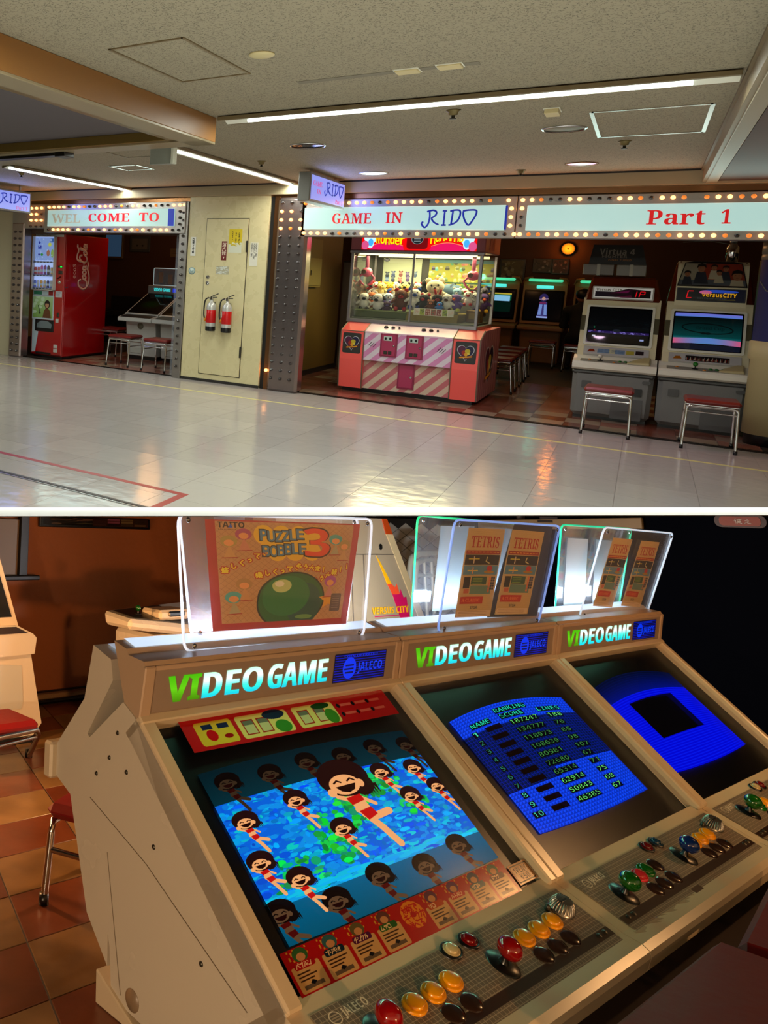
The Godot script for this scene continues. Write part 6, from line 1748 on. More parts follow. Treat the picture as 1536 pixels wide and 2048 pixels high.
	obj("coin_slot", MB.new().at(Transform3D(Basis(Vector3.RIGHT, Vector3(0, 0, 1), Vector3.DOWN), Vector3(0.215, 1.155, 0.0))).lathe([Vector2(0.026, 0), Vector2(0.026, 0.008), Vector2(0.015, 0.01), Vector2(0, 0.006)], 16), mt("chrome"), o)
	c = Cv.new(self, 120, 110, Color(0.72, 0.72, 0.74))
	for i in 7:
		c.rect(10, 12 + i * 13, 60 + rng.randf() * 40, 5, Color(0.35, 0.4, 0.5))
	obj("notice", MB.new().span(Vector3(0.15, 0.93, 0.0), Vector3(0.268, 1.02, 0.003)), mt("vend_notice", Color.WHITE, 0.4, 0, {"tex": c.tex()}), o)
	obj("mid_panel", MB.new().span(Vector3(-0.27, 0.945, 0.0), Vector3(0.12, 1.02, 0.008), 0.002), mt("mid_white", Color(0.66, 0.72, 0.76), 0.4), o)
	obj("green_tag", MB.new().span(Vector3(-0.255, 0.955, 0.008), Vector3(-0.1, 1.005, 0.011)), mt("tag_green", Color(0.12, 0.42, 0.32), 0.4), o)
	obj("red_tag", MB.new().span(Vector3(0.025, 0.95, 0.008), Vector3(0.11, 1.015, 0.013), 0.003).span(Vector3(0.055, 0.962, 0.013), Vector3(0.09, 0.995, 0.016), 0.003), mt("mark_red"), o)
	c = Cv.new(self, 256, 256, Color(0.52, 0.66, 0.42))
	c.grad(0, 0, 256, 256, Color(0.62, 0.74, 0.55), Color(0.45, 0.60, 0.30))
	for i in 14:
		c.oval(rng.randf() * 130, rng.randf() * 200, 24, 18, Color(0.70, 0.80, 0.68))
	c.poly([Vector2(130, 256), Vector2(146, 170), Vector2(180, 120), Vector2(226, 170), Vector2(238, 256)], Color(0.38, 0.22, 0.12))
	c.oval(186, 90, 36, 50, Color(0.12, 0.08, 0.06))
	c.oval(184, 100, 24, 32, Color(0.68, 0.50, 0.38))
	c.rect(158, 58, 54, 22, Color(0.10, 0.07, 0.05))
	c.line([Vector2(70, 110), Vector2(92, 190)], 12, Color(0.2, 0.28, 0.2))
	c.oval(92, 200, 14, 12, Color(0.16, 0.22, 0.15))
	obj("advert_frame", MB.new().span(Vector3(-0.278, 0.58, 0.0), Vector3(0.128, 0.942, 0.01), 0.003), mt("mid_white"), o)
	obj("advert", MB.new().quad(Vector3(-0.262, 0.605, 0.011), Vector3(0.112, 0.605, 0.011), Vector3(0.112, 0.925, 0.011), Vector3(-0.262, 0.925, 0.011)), mt("advert_print", Color.WHITE, 0.35, 0, {"tex": c.tex()}), o)
	obj("hatch_frame", MB.new().span(Vector3(-0.21, 0.40, 0.0), Vector3(0.14, 0.575, 0.014), 0.003), mt("black_plastic"), o)
	obj("delivery_flap", MB.new().at(Transform3D(Basis(Vector3.RIGHT, -0.18), Vector3(-0.03, 0.505, 0.016))).grid(8, 6, func(s: float, t: float): return Vector3((s - 0.5) * 0.28, (0.5 - t) * 0.11, 0.01 * sin(s * PI))), mt("smoke_flap", Color(0.35, 0.40, 0.42), 0.08), o)
	obj("white_swoosh", MB.new().at(mv(Vector3(0, 0, 0.001))).prism(PackedVector2Array([Vector2(-0.27, 0.58), Vector2(-0.215, 0.58), Vector2(-0.215, 0.40), Vector2(-0.15, 0.39), Vector2(-0.2, 0.08), Vector2(-0.265, 0.07)]), 0, 0.003), mt("mid_white"), o)
	obj("lower_vent", MB.new().span(Vector3(-0.19, 0.055, 0.0), Vector3(0.1, 0.085, 0.004)), mt("black_plastic"), o)
	for q in [[0.17, 0.55, 0.225, 0.61], [0.15, 0.1, 0.22, 0.155], [0.15, 0.165, 0.22, 0.215]]:
		obj("side_tag", MB.new().span(Vector3(q[0], q[1], 0.0), Vector3(q[2], q[3], 0.004)), mt("card_white"), o)
	obj("lock", MB.new().span(Vector3(0.19, 0.63, 0.0), Vector3(0.235, 0.70, 0.012), 0.006), mt("old_steel"), o)
	var px := Transform3D(Basis(Vector3.UP, PI / 2), Vector3(0.285, 1.08, -0.06))
	obj("side_plate", MB.new().at(px).prism(shifted(rrect2(0.02, 0.02, 0.009), Vector2(0.0, 0)), 0, 0.003).prism(shifted(rrect2(0.02, 0.02, 0.009), Vector2(0.045, 0)), 0, 0.003), mt("chrome"), o)
	# the script on the flank, written upwards
	var sx := Transform3D(Basis(Vector3.UP, PI / 2) * Basis(Vector3(0, 0, 1), PI / 2), Vector3(0.2855, 1.40, -0.50))
	var s := [curve("0.21,0.36 0.19,0.20 0.11,0.18 0.03,0.38 0.01,0.62 0.06,0.82 0.15,0.83 0.22,0.68"), curve("0.03,0.75 0.12,0.97 0.3,1.0 0.45,0.86 0.55,0.90 0.6,0.84"), curve("0.27,0.48 0.225,0.56 0.225,0.70 0.265,0.74 0.305,0.64 0.30,0.5 0.27,0.48"), curve("0.395,0.55 0.38,0.48 0.34,0.54 0.33,0.68 0.375,0.74 0.42,0.62"),
		curve("0.49,0.52 0.46,0.48 0.43,0.56 0.435,0.72 0.475,0.70 0.50,0.5 0.495,0.70 0.53,0.72"), [Vector2(0.545, 0.57), Vector2(0.575, 0.55)], curve("0.74,0.38 0.725,0.22 0.66,0.22 0.60,0.42 0.59,0.62 0.63,0.76 0.70,0.74 0.745,0.6"), curve("0.60,0.45 0.64,0.05 0.74,0.0 0.84,0.10 0.93,0.0 0.97,0.02"), curve("0.79,0.48 0.755,0.56 0.755,0.70 0.79,0.74 0.825,0.64 0.82,0.5 0.79,0.48"),
		curve("0.835,0.66 0.875,0.42 0.90,0.22 0.885,0.16 0.865,0.30 0.86,0.60 0.885,0.73"), curve("0.965,0.52 0.94,0.48 0.91,0.56 0.915,0.72 0.95,0.70 0.975,0.5 0.97,0.70 1.0,0.72")]
	ribbon("script", s, sx, 0.70, 0.34, 0.036, mt("script_cream", Color(0.85, 0.66, 0.60), 0.35), o)
	lettering("small_mark", "ecoS", SANS, Transform3D(sx.basis, Vector3(0.2855, 1.325, -0.27)), 0.21, 0.075, mt("script_cream"), o, 0.1, false)
	# drinks on the two lower shelves
	var dn := [["red can, first on the middle shelf", Color(0.65, 0.05, 0.1)], ["pale red can, second on the middle shelf", Color(0.75, 0.4, 0.42)], ["pink bottle, third on the middle shelf", Color(0.75, 0.35, 0.65)], ["purple bottle, fourth on the middle shelf", Color(0.45, 0.12, 0.5)], ["dark plum bottle, fifth on the middle shelf", Color(0.2, 0.04, 0.15)], ["cream can, last on the middle shelf", Color(0.75, 0.65, 0.45)],
		["blue can, first on the lowest shelf", Color(0.3, 0.4, 0.75)], ["white can, second on the lowest shelf", Color(0.7, 0.72, 0.8)], ["yellow can, third on the lowest shelf", Color(0.75, 0.55, 0.2)], ["beige can, fourth on the lowest shelf", Color(0.72, 0.62, 0.45)], ["navy can, fifth on the lowest shelf", Color(0.08, 0.1, 0.4)], ["pale grey can, last on the lowest shelf", Color(0.6, 0.62, 0.66)]]
	for i in 12:
		var tall := i in [2, 3, 4]
		var h := 0.145 if tall else 0.115
		var p := Vector3(-7.145 - 0.228 + (i % 6) * 0.062, (1.255 if i < 6 else 1.06) + 0.0, -9.42 + 0.028)
		var k := thing("drink", dn[i][0] + " of the drinks machine", "drink", mv(p), "sample drinks in the vending machine")
		obj("can", MB.new().lathe([Vector2(0, 0.0), Vector2(0.02, 0.0), Vector2(0.022, 0.006), Vector2(0.022, h * 0.8), Vector2(0.012 if tall else 0.019, h * 0.95), Vector2(0.01 if tall else 0.018, h), Vector2(0, h)], 14), mt("drink_%d" % i, dn[i][1], 0.3), k)
		obj("band", MB.new().lathe([Vector2(0.0222, h * 0.3), Vector2(0.0224, h * 0.31), Vector2(0.0224, h * 0.55), Vector2(0.0222, h * 0.56)], 14), mt("mid_white"), k)
	# the white sit-down cabinets and stools behind the thin bulb column
	white_cabinet("white sit down cabinet beside the drinks machine, dark green screen", mv(Vector3(-6.085, 0, -10.2)))
	white_cabinet("second white sit down cabinet, half behind the thin bulb column", mv(Vector3(-5.485, 0, -10.2)))
	stool("red topped stool nearest the drinks machine", mv(Vector3(-5.90, 0, -9.68)), "stools")
	stool("red topped stool beside the thin bulb column", mv(Vector3(-5.27, 0, -9.60)), "stools")
	stool("dark stool behind the red topped stool at the drinks machine", mv(Vector3(-6.75, 0, -10.7)), "stools")
	var pic := thing("wall_picture", "small pale framed notice high on the dark bay wall", "picture", mv(Vector3(-7.75, 1.87, -13.08)))
	obj("frame", MB.new().box(Vector3.ZERO, Vector3(0.44, 0.30, 0.03), 0.006), mt("frame_blue", Color(0.22, 0.24, 0.26), 0.4), pic)
	obj("print", MB.new().box(Vector3(0, 0, 0.016), Vector3(0.34, 0.2, 0.004)), mt("frame_print", Color(0.34, 0.32, 0.3), 0.5), pic)
	obj("dots", MB.new().box(Vector3(-0.05, -0.03, 0.019), Vector3(0.03, 0.03, 0.003)).box(Vector3(0.07, -0.03, 0.019), Vector3(0.03, 0.03, 0.003)), mt("black_plastic"), pic)
	var nt := thing("wall_notice", "dim cream notice on the dark bay wall above the white cabinets", "notice", mv(Vector3(-6.97, 1.72, -13.085)))
	obj("paper", MB.new().box(Vector3.ZERO, Vector3(0.24, 0.16, 0.008)), mt("notice_cream", Color(0.38, 0.30, 0.18), 0.6), nt)
	obj("lines", MB.new().box(Vector3(0, 0.03, 0.005), Vector3(0.16, 0.012, 0.002)).box(Vector3(0, -0.01, 0.005), Vector3(0.18, 0.012, 0.002)), mt("notice_ink", Color(0.2, 0.14, 0.08), 0.6), nt)
	var tv := thing("wall_screen", "blue lit wall screen showing behind the drinks machine", "screen", mv(Vector3(-8.32, 1.84, -13.05)))
	obj("case", MB.new().box(Vector3.ZERO, Vector3(0.46, 0.52, 0.08), 0.01), mt("frame_tan", Color(0.3, 0.22, 0.12), 0.5), tv)
	obj("screen", MB.new().box(Vector3(0.02, 0, 0.042), Vector3(0.36, 0.44, 0.006)), mt("screen_blue", Color(0.1, 0.15, 0.2), 0.2, 0, {"glow": 0.10, "glow_color": Color(0.4, 0.6, 0.8)}), tv)
	var bn := thing("bench", "low dark bench along the bay wall behind the stools", "bench", mv(Vector3(-7.2, 0, -12.6)))
	obj("seat", MB.new().box(Vector3(0, 0.55, 0), Vector3(1.9, 0.1, 0.5), 0.02), mt("bench_dark", Color(0.03, 0.02, 0.018), 0.5), bn)
	obj("base", MB.new().box(Vector3(0, 0.25, -0.05), Vector3(1.8, 0.5, 0.4)), mt("bench_dark"), bn)
	obj("backrest", MB.new().box(Vector3(0, 0.72, -0.2), Vector3(1.9, 0.3, 0.08), 0.02), mt("bench_dark"), bn)

func white_cabinet(label: String, x: Transform3D) -> void:   # origin below the middle of the front lip
	var o := thing("arcade_cabinet", label, "arcade cabinet", x, "white cabinets in the left bay")
	var wh := mt("cab_white", Color(0.72, 0.72, 0.70), 0.35)
	obj("body", MB.new().hull8([Vector3(-0.26, 0.06, -0.95), Vector3(0.26, 0.06, -0.95), Vector3(-0.26, 0.6, -1.0), Vector3(0.26, 0.6, -1.0), Vector3(-0.26, 0.06, -0.28), Vector3(0.26, 0.06, -0.28), Vector3(-0.26, 0.6, -0.2), Vector3(0.26, 0.6, -0.2)], 0.01), wh, o)
	obj("foot", MB.new().span(Vector3(-0.25, 0.0, -0.9), Vector3(0.25, 0.06, -0.32)), mt("black_plastic"), o)
	obj("coin_door", MB.new().span(Vector3(-0.2, 0.1, -0.285), Vector3(0.05, 0.42, -0.262), 0.004), mt("cab_white_door", Color(0.66, 0.66, 0.63), 0.4), o)
	obj("coin_slot", MB.new().span(Vector3(0.14, 0.28, -0.275), Vector3(0.19, 0.34, -0.235), 0.004), mt("old_steel"), o)
	obj("speaker", MB.new().at(Transform3D(Basis(Vector3.RIGHT, Vector3(0, 0, 1), Vector3.DOWN), Vector3(0, 0.53, -0.212))).lathe([Vector2(0.05, -0.01), Vector2(0.05, 0.008), Vector2(0, 0.008)], 16), mt("speaker_grey"), o)
	obj("console", MB.new().hull8([Vector3(-0.295, 0.58, -0.25), Vector3(0.295, 0.58, -0.25), Vector3(-0.295, 0.70, -0.25), Vector3(0.295, 0.70, -0.25), Vector3(-0.295, 0.60, 0.0), Vector3(0.295, 0.60, 0.0), Vector3(-0.295, 0.66, 0.0), Vector3(0.295, 0.66, 0.0)], 0.01), wh, o)
	obj("control_plate", MB.new().hull8([Vector3(-0.26, 0.70, -0.24), Vector3(0.26, 0.70, -0.24), Vector3(-0.26, 0.704, -0.24), Vector3(0.26, 0.704, -0.24), Vector3(-0.26, 0.664, -0.02), Vector3(0.26, 0.664, -0.02), Vector3(-0.26, 0.668, -0.02), Vector3(0.26, 0.668, -0.02)], 0), mt("plate_dark", Color(0.06, 0.05, 0.05), 0.35), o)
	obj("monitor_body", MB.new().at(Transform3D(side(), Vector3.ZERO)).prism(PackedVector2Array([Vector2(-0.22, 0.60), Vector2(-0.22, 0.71), Vector2(-0.90, 1.02), Vector2(-1.0, 1.02), Vector2(-1.0, 0.55)]), -0.29, 0.29), wh, o)
	var up := Vector3(0, 0.31, -0.68).normalized()
	var f := Transform3D(Basis(Vector3.RIGHT, up, Vector3.RIGHT.cross(up)), Vector3(0, 0.865, -0.56))
	obj("glass", MB.new().at(f).prism(rrect2(0.54, 0.70, 0.01), 0, 0.005), mt("screen_black"), o)
	var c := Cv.new(self, 64, 64, Color(0.0, 0.0, 0.0))
	for i in 20:
		c.oval(32, 34, 26 - i * 1.1, 18 - i * 0.75, Color(0, 0.012 + i * 0.0022, 0.003))
	crt(f * mv(Vector3(0, -0.03, 0.006)), 0.44, 0.5, 0.004, mt("screen_green", Color(0.004, 0.006, 0.005), 0.06, 0, {"tex": c.tex(), "glow": 1.0}), o)
	obj("header", MB.new().span(Vector3(-0.295, 1.015, -1.02), Vector3(0.295, 1.145, -0.88), 0.012), mt("header_grey", Color(0.46, 0.45, 0.43), 0.4), o)
	lettering("sign_lettering", "VIDEO GAME", SANS, mv(Vector3(-0.03, 1.08, -0.879)), 0.30, 0.05, mt("cyan_sign", Color(0.3, 0.9, 0.9), 0.4, 0, {"glow": 0.9, "glow_color": Color(0.2, 0.85, 0.85)}), o)
	obj("blue_sign", MB.new().span(Vector3(0.16, 1.05, -0.885), Vector3(0.26, 1.11, -0.877)), mt("blue_sign_light", Color(0.1, 0.2, 0.9), 0.4, 0, {"glow": 0.5, "glow_color": Color(0.1, 0.25, 1.0)}), o)
	obj("sheet", MB.new().at(mv(Vector3(-0.02, 1.285, -0.96))).prism(rrect2(0.44, 0.27, 0.02), -0.003, 0.003), mt("clear_pane"), o)
	obj("sheet_edge", MB.new().at(Transform3D(Basis(Vector3.RIGHT, Vector3(0, 0, 1), Vector3.DOWN), Vector3(-0.02, 1.285, -0.96))).tube(round_loop(0.44, 0.27, 0.02), 0.005, 6, true), mt("edge_glow_dim", Color(0.8, 0.9, 0.9), 0.3, 0, {"glow": 0.35}), o)  # edge of the sheet painted with a faint glow
	obj("flyer", MB.new().box(Vector3(-0.02, 1.275, -0.966), Vector3(0.34, 0.22, 0.003)), mt("flyer_green", Color(0.02, 0.12, 0.07), 0.5), o)
	obj("flyer_print", MB.new().box(Vector3(-0.11, 1.275, -0.963), Vector3(0.08, 0.17, 0.002)).box(Vector3(0.06, 1.25, -0.963), Vector3(0.08, 0.15, 0.002)), mt("flyer_ochre", Color(0.5, 0.32, 0.08), 0.5), o)

static func round_loop(w: float, h: float, r: float) -> Array:   # a rounded rectangle in x, z
	var out := []
	for p in rrect2(w, h, r, 5):
		out.append(Vector3(p.x, 0, p.y))
	return out

# ---------------------------------------------------------------- the lower room
const FLOOR := -0.40   # its floor, in the lower room's own height

func ceil_at(u: float, w: float) -> float:   # height of the added raked soffit's underside over a point of the lower room
	var nrm := (E1 - EYE).cross(E2 - EYE).normalized()
	var a := LO + LB * Vector3(u, 0, w)
	return -nrm.dot(a - EYE) / nrm.dot(LB.y)

func lwall(called: String, a: Vector2, b: Vector2, mat: Material, thick: Vector3) -> MeshInstance3D:   # from floor to the added soffit between two plan points
	var m := MB.new()
	m.T = low(Vector3.ZERO)
	var n := 6
	for i in n:
		var p := a.lerp(b, float(i) / n)
		var q := a.lerp(b, float(i + 1) / n)
		var c := []
		for k in 8:
			var r := q if k & 1 else p
			var y := ceil_at(r.x, r.y) + 0.0 if k & 2 else FLOOR - 0.02
			c.append(Vector3(r.x, y, r.y) + (thick if k & 4 else Vector3.ZERO))
		m.hull8(c, 0.0)
	return struct(called, m, mat)

func lower_room() -> void:
	var plaster := noise_tex(256, 0.02, 31)
	var orange := mt("orange_plaster", Color(0.52, 0.28, 0.11), 0.75, 0, {"tri": 2.5, "bump": plaster, "bump_scale": 0.25})
	lwall("wall_far", Vector2(-3.2, -1.65), Vector2(3.05, -1.65), orange, Vector3(0, 0, -0.06))
	lwall("wall_dark", Vector2(3.0, -1.7), Vector2(3.0, 2.6), mt("navy_wall", Color(0.012, 0.020, 0.048), 0.85, 0, {"spec": 0.12}), Vector3(0.06, 0, 0))
	lwall("wall_near", Vector2(-3.2, -1.7), Vector2(-3.2, 2.6), orange, Vector3(-0.06, 0, 0))
	var base := MB.new().at(low(Vector3.ZERO))
	base.span(Vector3(-3.2, FLOOR, -1.65), Vector3(3.0, FLOOR + 0.03, -1.63), 0.003)
	struct("baseboard_far", base, mt("dark_wood", Color(0.05, 0.022, 0.012), 0.5))
	var duct := thing("cable_duct", "cream cable duct lying along the foot of the orange wall", "duct", low(Vector3(1.15, FLOOR, -1.6)))
	obj("trunk", MB.new().box(Vector3(0, 0.022, 0), Vector3(0.5, 0.018, 0.03), 0.003), mt("duct_cream", Color(0.45, 0.34, 0.22), 0.5), duct)
	obj("cable", MB.new().tube([Vector3(-0.3, 0.01, 0.03), Vector3(0.1, 0.012, 0.035), Vector3(0.4, 0.03, 0.02), Vector3(0.7, 0.08, 0.0)], 0.007, 6), mt("black_plastic"), duct)
	# slanting orange and sand tiles
	var fl := MB.new().at(low(Vector3.ZERO))
	fl.span(Vector3(-3.2, FLOOR - 0.04, -1.65), Vector3(3.0, FLOOR - 0.002, 2.6))
	var fo := struct("floor_lower", fl, mt("grout_brown", Color(0.12, 0.05, 0.02), 0.7))
	var cl := [Color(0.36, 0.17, 0.085), Color(0.50, 0.38, 0.23), Color(0.40, 0.20, 0.10), Color(0.46, 0.34, 0.20)]
	var stain := noise_tex(256, 0.015, 77, Color(0.72, 0.70, 0.66), Color(1, 1, 1), 4)
	var me := []
	var a := Vector3(0.213, 0, 0) * 0.5
	var b := Vector3(-0.058, 0, 0.1455) * 0.5
	var g := 0.985
	var tm := MB.new()
	tm.hull8([(-a - b) * g + Vector3(0, -0.004, 0), (a - b) * g + Vector3(0, -0.004, 0), (-a - b) * g, (a - b) * g, (-a + b) * g + Vector3(0, -0.004, 0), (a + b) * g + Vector3(0, -0.004, 0), (-a + b) * g, (a + b) * g], 0.0008)
	var tile := tm.mesh()
	for i in 4:
		me.append(mt("clay_tile_%d" % i, cl[i], 0.3, 0, {"tri": 2.0, "tex": stain, "bump": mats_noise(), "bump_scale": 0.04}))
		mats["clay_tile_%d" % i].albedo_color = cl[i]
	for j in range(-10, 5):
		for i in range(-5, 11):
			var p := Vector3(0.059, 0, -0.405) + a * (i * 2 + 1) + b * (j * 2 + 1)
			if p.z < -1.62 or p.x > 2.4:
				continue
			meshed("floor_tile", tile, me[posmod(i + j, 2) + (2 if rng.randf() < 0.5 else 0)], fo, low(Vector3(p.x, FLOOR, p.z)))

# ---------------------------------------------------------------- the row of sit-down cabinets
var P0 := Vector3(0, 0.388, 0.002)
var PD := Vector3(0, -0.703, 0.711)
var Q0 := Vector3(0, 0.138, 0.262)
var QE := Vector3(0, -0.371, 0.928)

func on_screen() -> Transform3D:   # x along the row, y up the glass, z off it
	return Transform3D(Basis(Vector3.RIGHT, -PD, Vector3.RIGHT.cross(-PD)), P0)

func on_panel() -> Transform3D:    # x along, y off the panel, z towards the player
	return Transform3D(Basis(Vector3.RIGHT, QE.cross(Vector3.RIGHT), QE), Q0)

func girl(c: Cv, x: float, y: float, s: float, dim: float, big := false) -> void:   # a plain cartoon swimmer
	var hair := Color(0.13, 0.035, 0.03) * dim
	var skin := Color(0.95, 0.66, 0.42) * dim
	var red := Color(0.75, 0.06, 0.05) * dim
	hair.a = 1
	skin.a = 1
	red.a = 1
	var P := func(px: float, py: float): return Vector2(x + px * s, y + py * s)
	c.line([P.call(-0.1, 0.95), P.call(0.25, 1.25), P.call(0.75, 1.2 if big else 1.5)], s * 0.22, skin)
	c.line([P.call(0.05, 1.2), P.call(0.25, 1.6), P.call(0.45, 2.15)], s * 0.22, skin)
	c.line([P.call(-0.2, 0.6), P.call(-0.45, 0.45), P.call(-0.55, 0.25)], s * 0.14, skin)
	c.line([P.call(0.15, 0.6), P.call(0.5, 0.9)], s * 0.12, skin)
	c.poly([P.call(-0.25, 0.5), P.call(0.2, 0.45), P.call(0.3, 1.15), P.call(-0.1, 1.2)], skin)
	c.poly([P.call(-0.26, 0.55), P.call(0.22, 0.5), P.call(0.24, 0.72), P.call(-0.2, 0.78)], red)
	c.poly([P.call(-0.12, 1.0), P.call(0.3, 0.95), P.call(0.36, 1.2), P.call(0.0, 1.3)], red)
	c.oval(x + s * 0.05, y - s * 0.08, s * 0.80, s * 0.60, hair)
	c.oval(x + s * 0.46, y + s * 0.24, s * 0.38, s * 0.36, hair)
	for i in 7:
		c.tri(P.call(0.2 + i * 0.1, 0.3), P.call(0.32 + i * 0.1, 0.3), P.call(0.36 + i * 0.09, 0.66), hair)
	c.oval(x - s * 0.04, y + s * 0.14, s * 0.48, s * 0.32, skin)
	c.oval(x + s * 0.46, y + s * 0.2, s * 0.11, s * 0.13, skin)
	c.line([P.call(-0.34, 0.04), P.call(-0.22, -0.02), P.call(-0.12, 0.05)], s * 0.05, hair)
	c.line([P.call(0.1, 0.05), P.call(0.22, -0.01), P.call(0.32, 0.07)], s * 0.05, hair)
	c.poly([P.call(-0.36, 0.16), P.call(0.30, 0.16), P.call(0.18, 0.34), P.call(-0.03, 0.40), P.call(-0.24, 0.32)], Color(0.10, 0.01, 0.01))
	c.oval(x - s * 0.55, y + s * 0.3, s * 0.13, s * 0.13, skin)

func screen_print(k: int) -> Texture2D:
	var c: Cv
	if k == 0:
		c = Cv.new(self, 800, 560, Color(0.02, 0.38, 0.85))
		for i in 1500:
			var q := rng.randf()
			c.oval(rng.randf() * 800, 60 + rng.randf() * 420, rng.randf_range(4, 24), rng.randf_range(3, 10), Color(0.02, rng.randf_range(0.28, 0.8), rng.randf_range(0.75, 1.0)) if q < 0.75 else Color(0.05, 0.55, 0.9))
		for q in [[330, 290, 110, 70], [300, 350, 70, 60], [120, 400, 90, 60], [560, 190, 80, 50], [640, 280, 60, 50], [420, 230, 60, 36]]:
			for i in 40:
				var an := rng.randf() * TAU
				var r := sqrt(rng.randf())
				c.oval(q[0] + cos(an) * r * q[2], q[1] + sin(an) * r * q[3], rng.randf_range(6, 18), rng.randf_range(5, 13), Color(rng.randf_range(0.0, 0.15), rng.randf_range(0.5, 0.95), rng.randf_range(0.15, 0.45)))
		for i in 120:
			c.oval(rng.randf() * 800, 430 + rng.randf() * 60, rng.randf_range(20, 60), rng.randf_range(4, 10), Color(0.05, rng.randf_range(0.6, 0.8), rng.randf_range(0.85, 1.0)))
		c.grad(0, 0, 800, 118, Color(0.004, 0.10, 0.13), Color(0.006, 0.17, 0.21))
		c.grad(0, 455, 800, 105, Color(0.0, 0.36, 0.52), Color(0.0, 0.30, 0.40))
		for i in 6:
			girl(c, 70 + i * 140, 52 + (i % 2) * 10, 50, 0.22)
			girl(c, 20 + i * 165, 470 + (i % 2) * 22, 56, 0.36)
		for q in [[60, 190], [240, 170], [590, 150], [730, 160], [40, 320], [330, 300], [640, 260], [770, 250], [120, 400]]:
			girl(c, q[0], q[1], 50, 1.0)
		girl(c, 435, 150, 118, 1.0, true)
	elif k == 1:
		c = Cv.new(self, 560, 640, Color(0.02, 0.12, 0.85))
		for j in 40:
			for i in 40:
				var x := i * 14.0
				var y := j * 16.0
				var top := Color(0.03, 0.17, 0.95)
				var d := 1.0 if y < 112 or y > 430 or (y > 380 and x > 250) else 0.33
				c.rect(x, y, 13, 15, Color(top.r * d, (top.g + 0.03) * d, top.b * d * 0.8))
				c.tri(Vector2(x, y), Vector2(x + 13, y), Vector2(x, y + 15), Color(0.06 * d, 0.30 * d, 1.0 * d))
		var g := func(s: String, x: float, y: float, w: float, h: float, col: Color):
			c.rect(x - 4, y - 2, w + 8, h + 8, Color(0.01, 0.02, 0.05))
			c.text(s, x, y, w, h, col, MONO)
		var cy := Color(0.15, 0.95, 0.75)
		g.call("RANKING", 200, 26, 150, 22, cy)
		g.call("NAME", 60, 62, 90, 22, cy)
		g.call("SCORE", 205, 62, 110, 22, cy)
		g.call("LINES", 390, 62, 110, 22, cy)
		var sc := ["187247", "134777", "118973", "108639", "80981", "72680", "65314", "62914", "50843", "46385"]
		var ln := ["188", "76", "85", "98", "107", "67", "71", "75", "68", "67"]
		for i in 10:
			var y := 104 + i * 49.0
			var d := 1.0 if i == 0 or i > 6 else 0.6
			var col := Color(0.45 * d, 0.95 * d, 0.45 * d)
			g.call(str(i + 1), 46 if i < 9 else 30, y, 16 if i < 9 else 36, 22, Color(0.3 * d, 0.9 * d, 0.7 * d))
			c.rect(108, y - 2, 74, 26, Color(0.05, 0.015, 0.01))
			g.call(sc[i], 230, y, 22.0 * sc[i].length(), 22, col)
			g.call(ln[i], 420, y, 22.0 * ln[i].length(), 22, col)
	else:
		c = Cv.new(self, 480, 420, Color(0.0, 0.03, 0.9))
		for j in 42:
			c.rect(0, j * 10, 480, 4, Color(0.02, 0.10, 1.0))
		c.grad(0, 0, 480, 90, Color(0.004, 0.03, 0.16), Color(0.006, 0.07, 0.5))
		for j in 9:
			c.rect(0, j * 10, 480, 3, Color(0.01, 0.06, 0.24 + j * 0.03))
		c.rect(94, 120, 268, 166, Color(0.012, 0.01, 0.014))
	return c.tex()

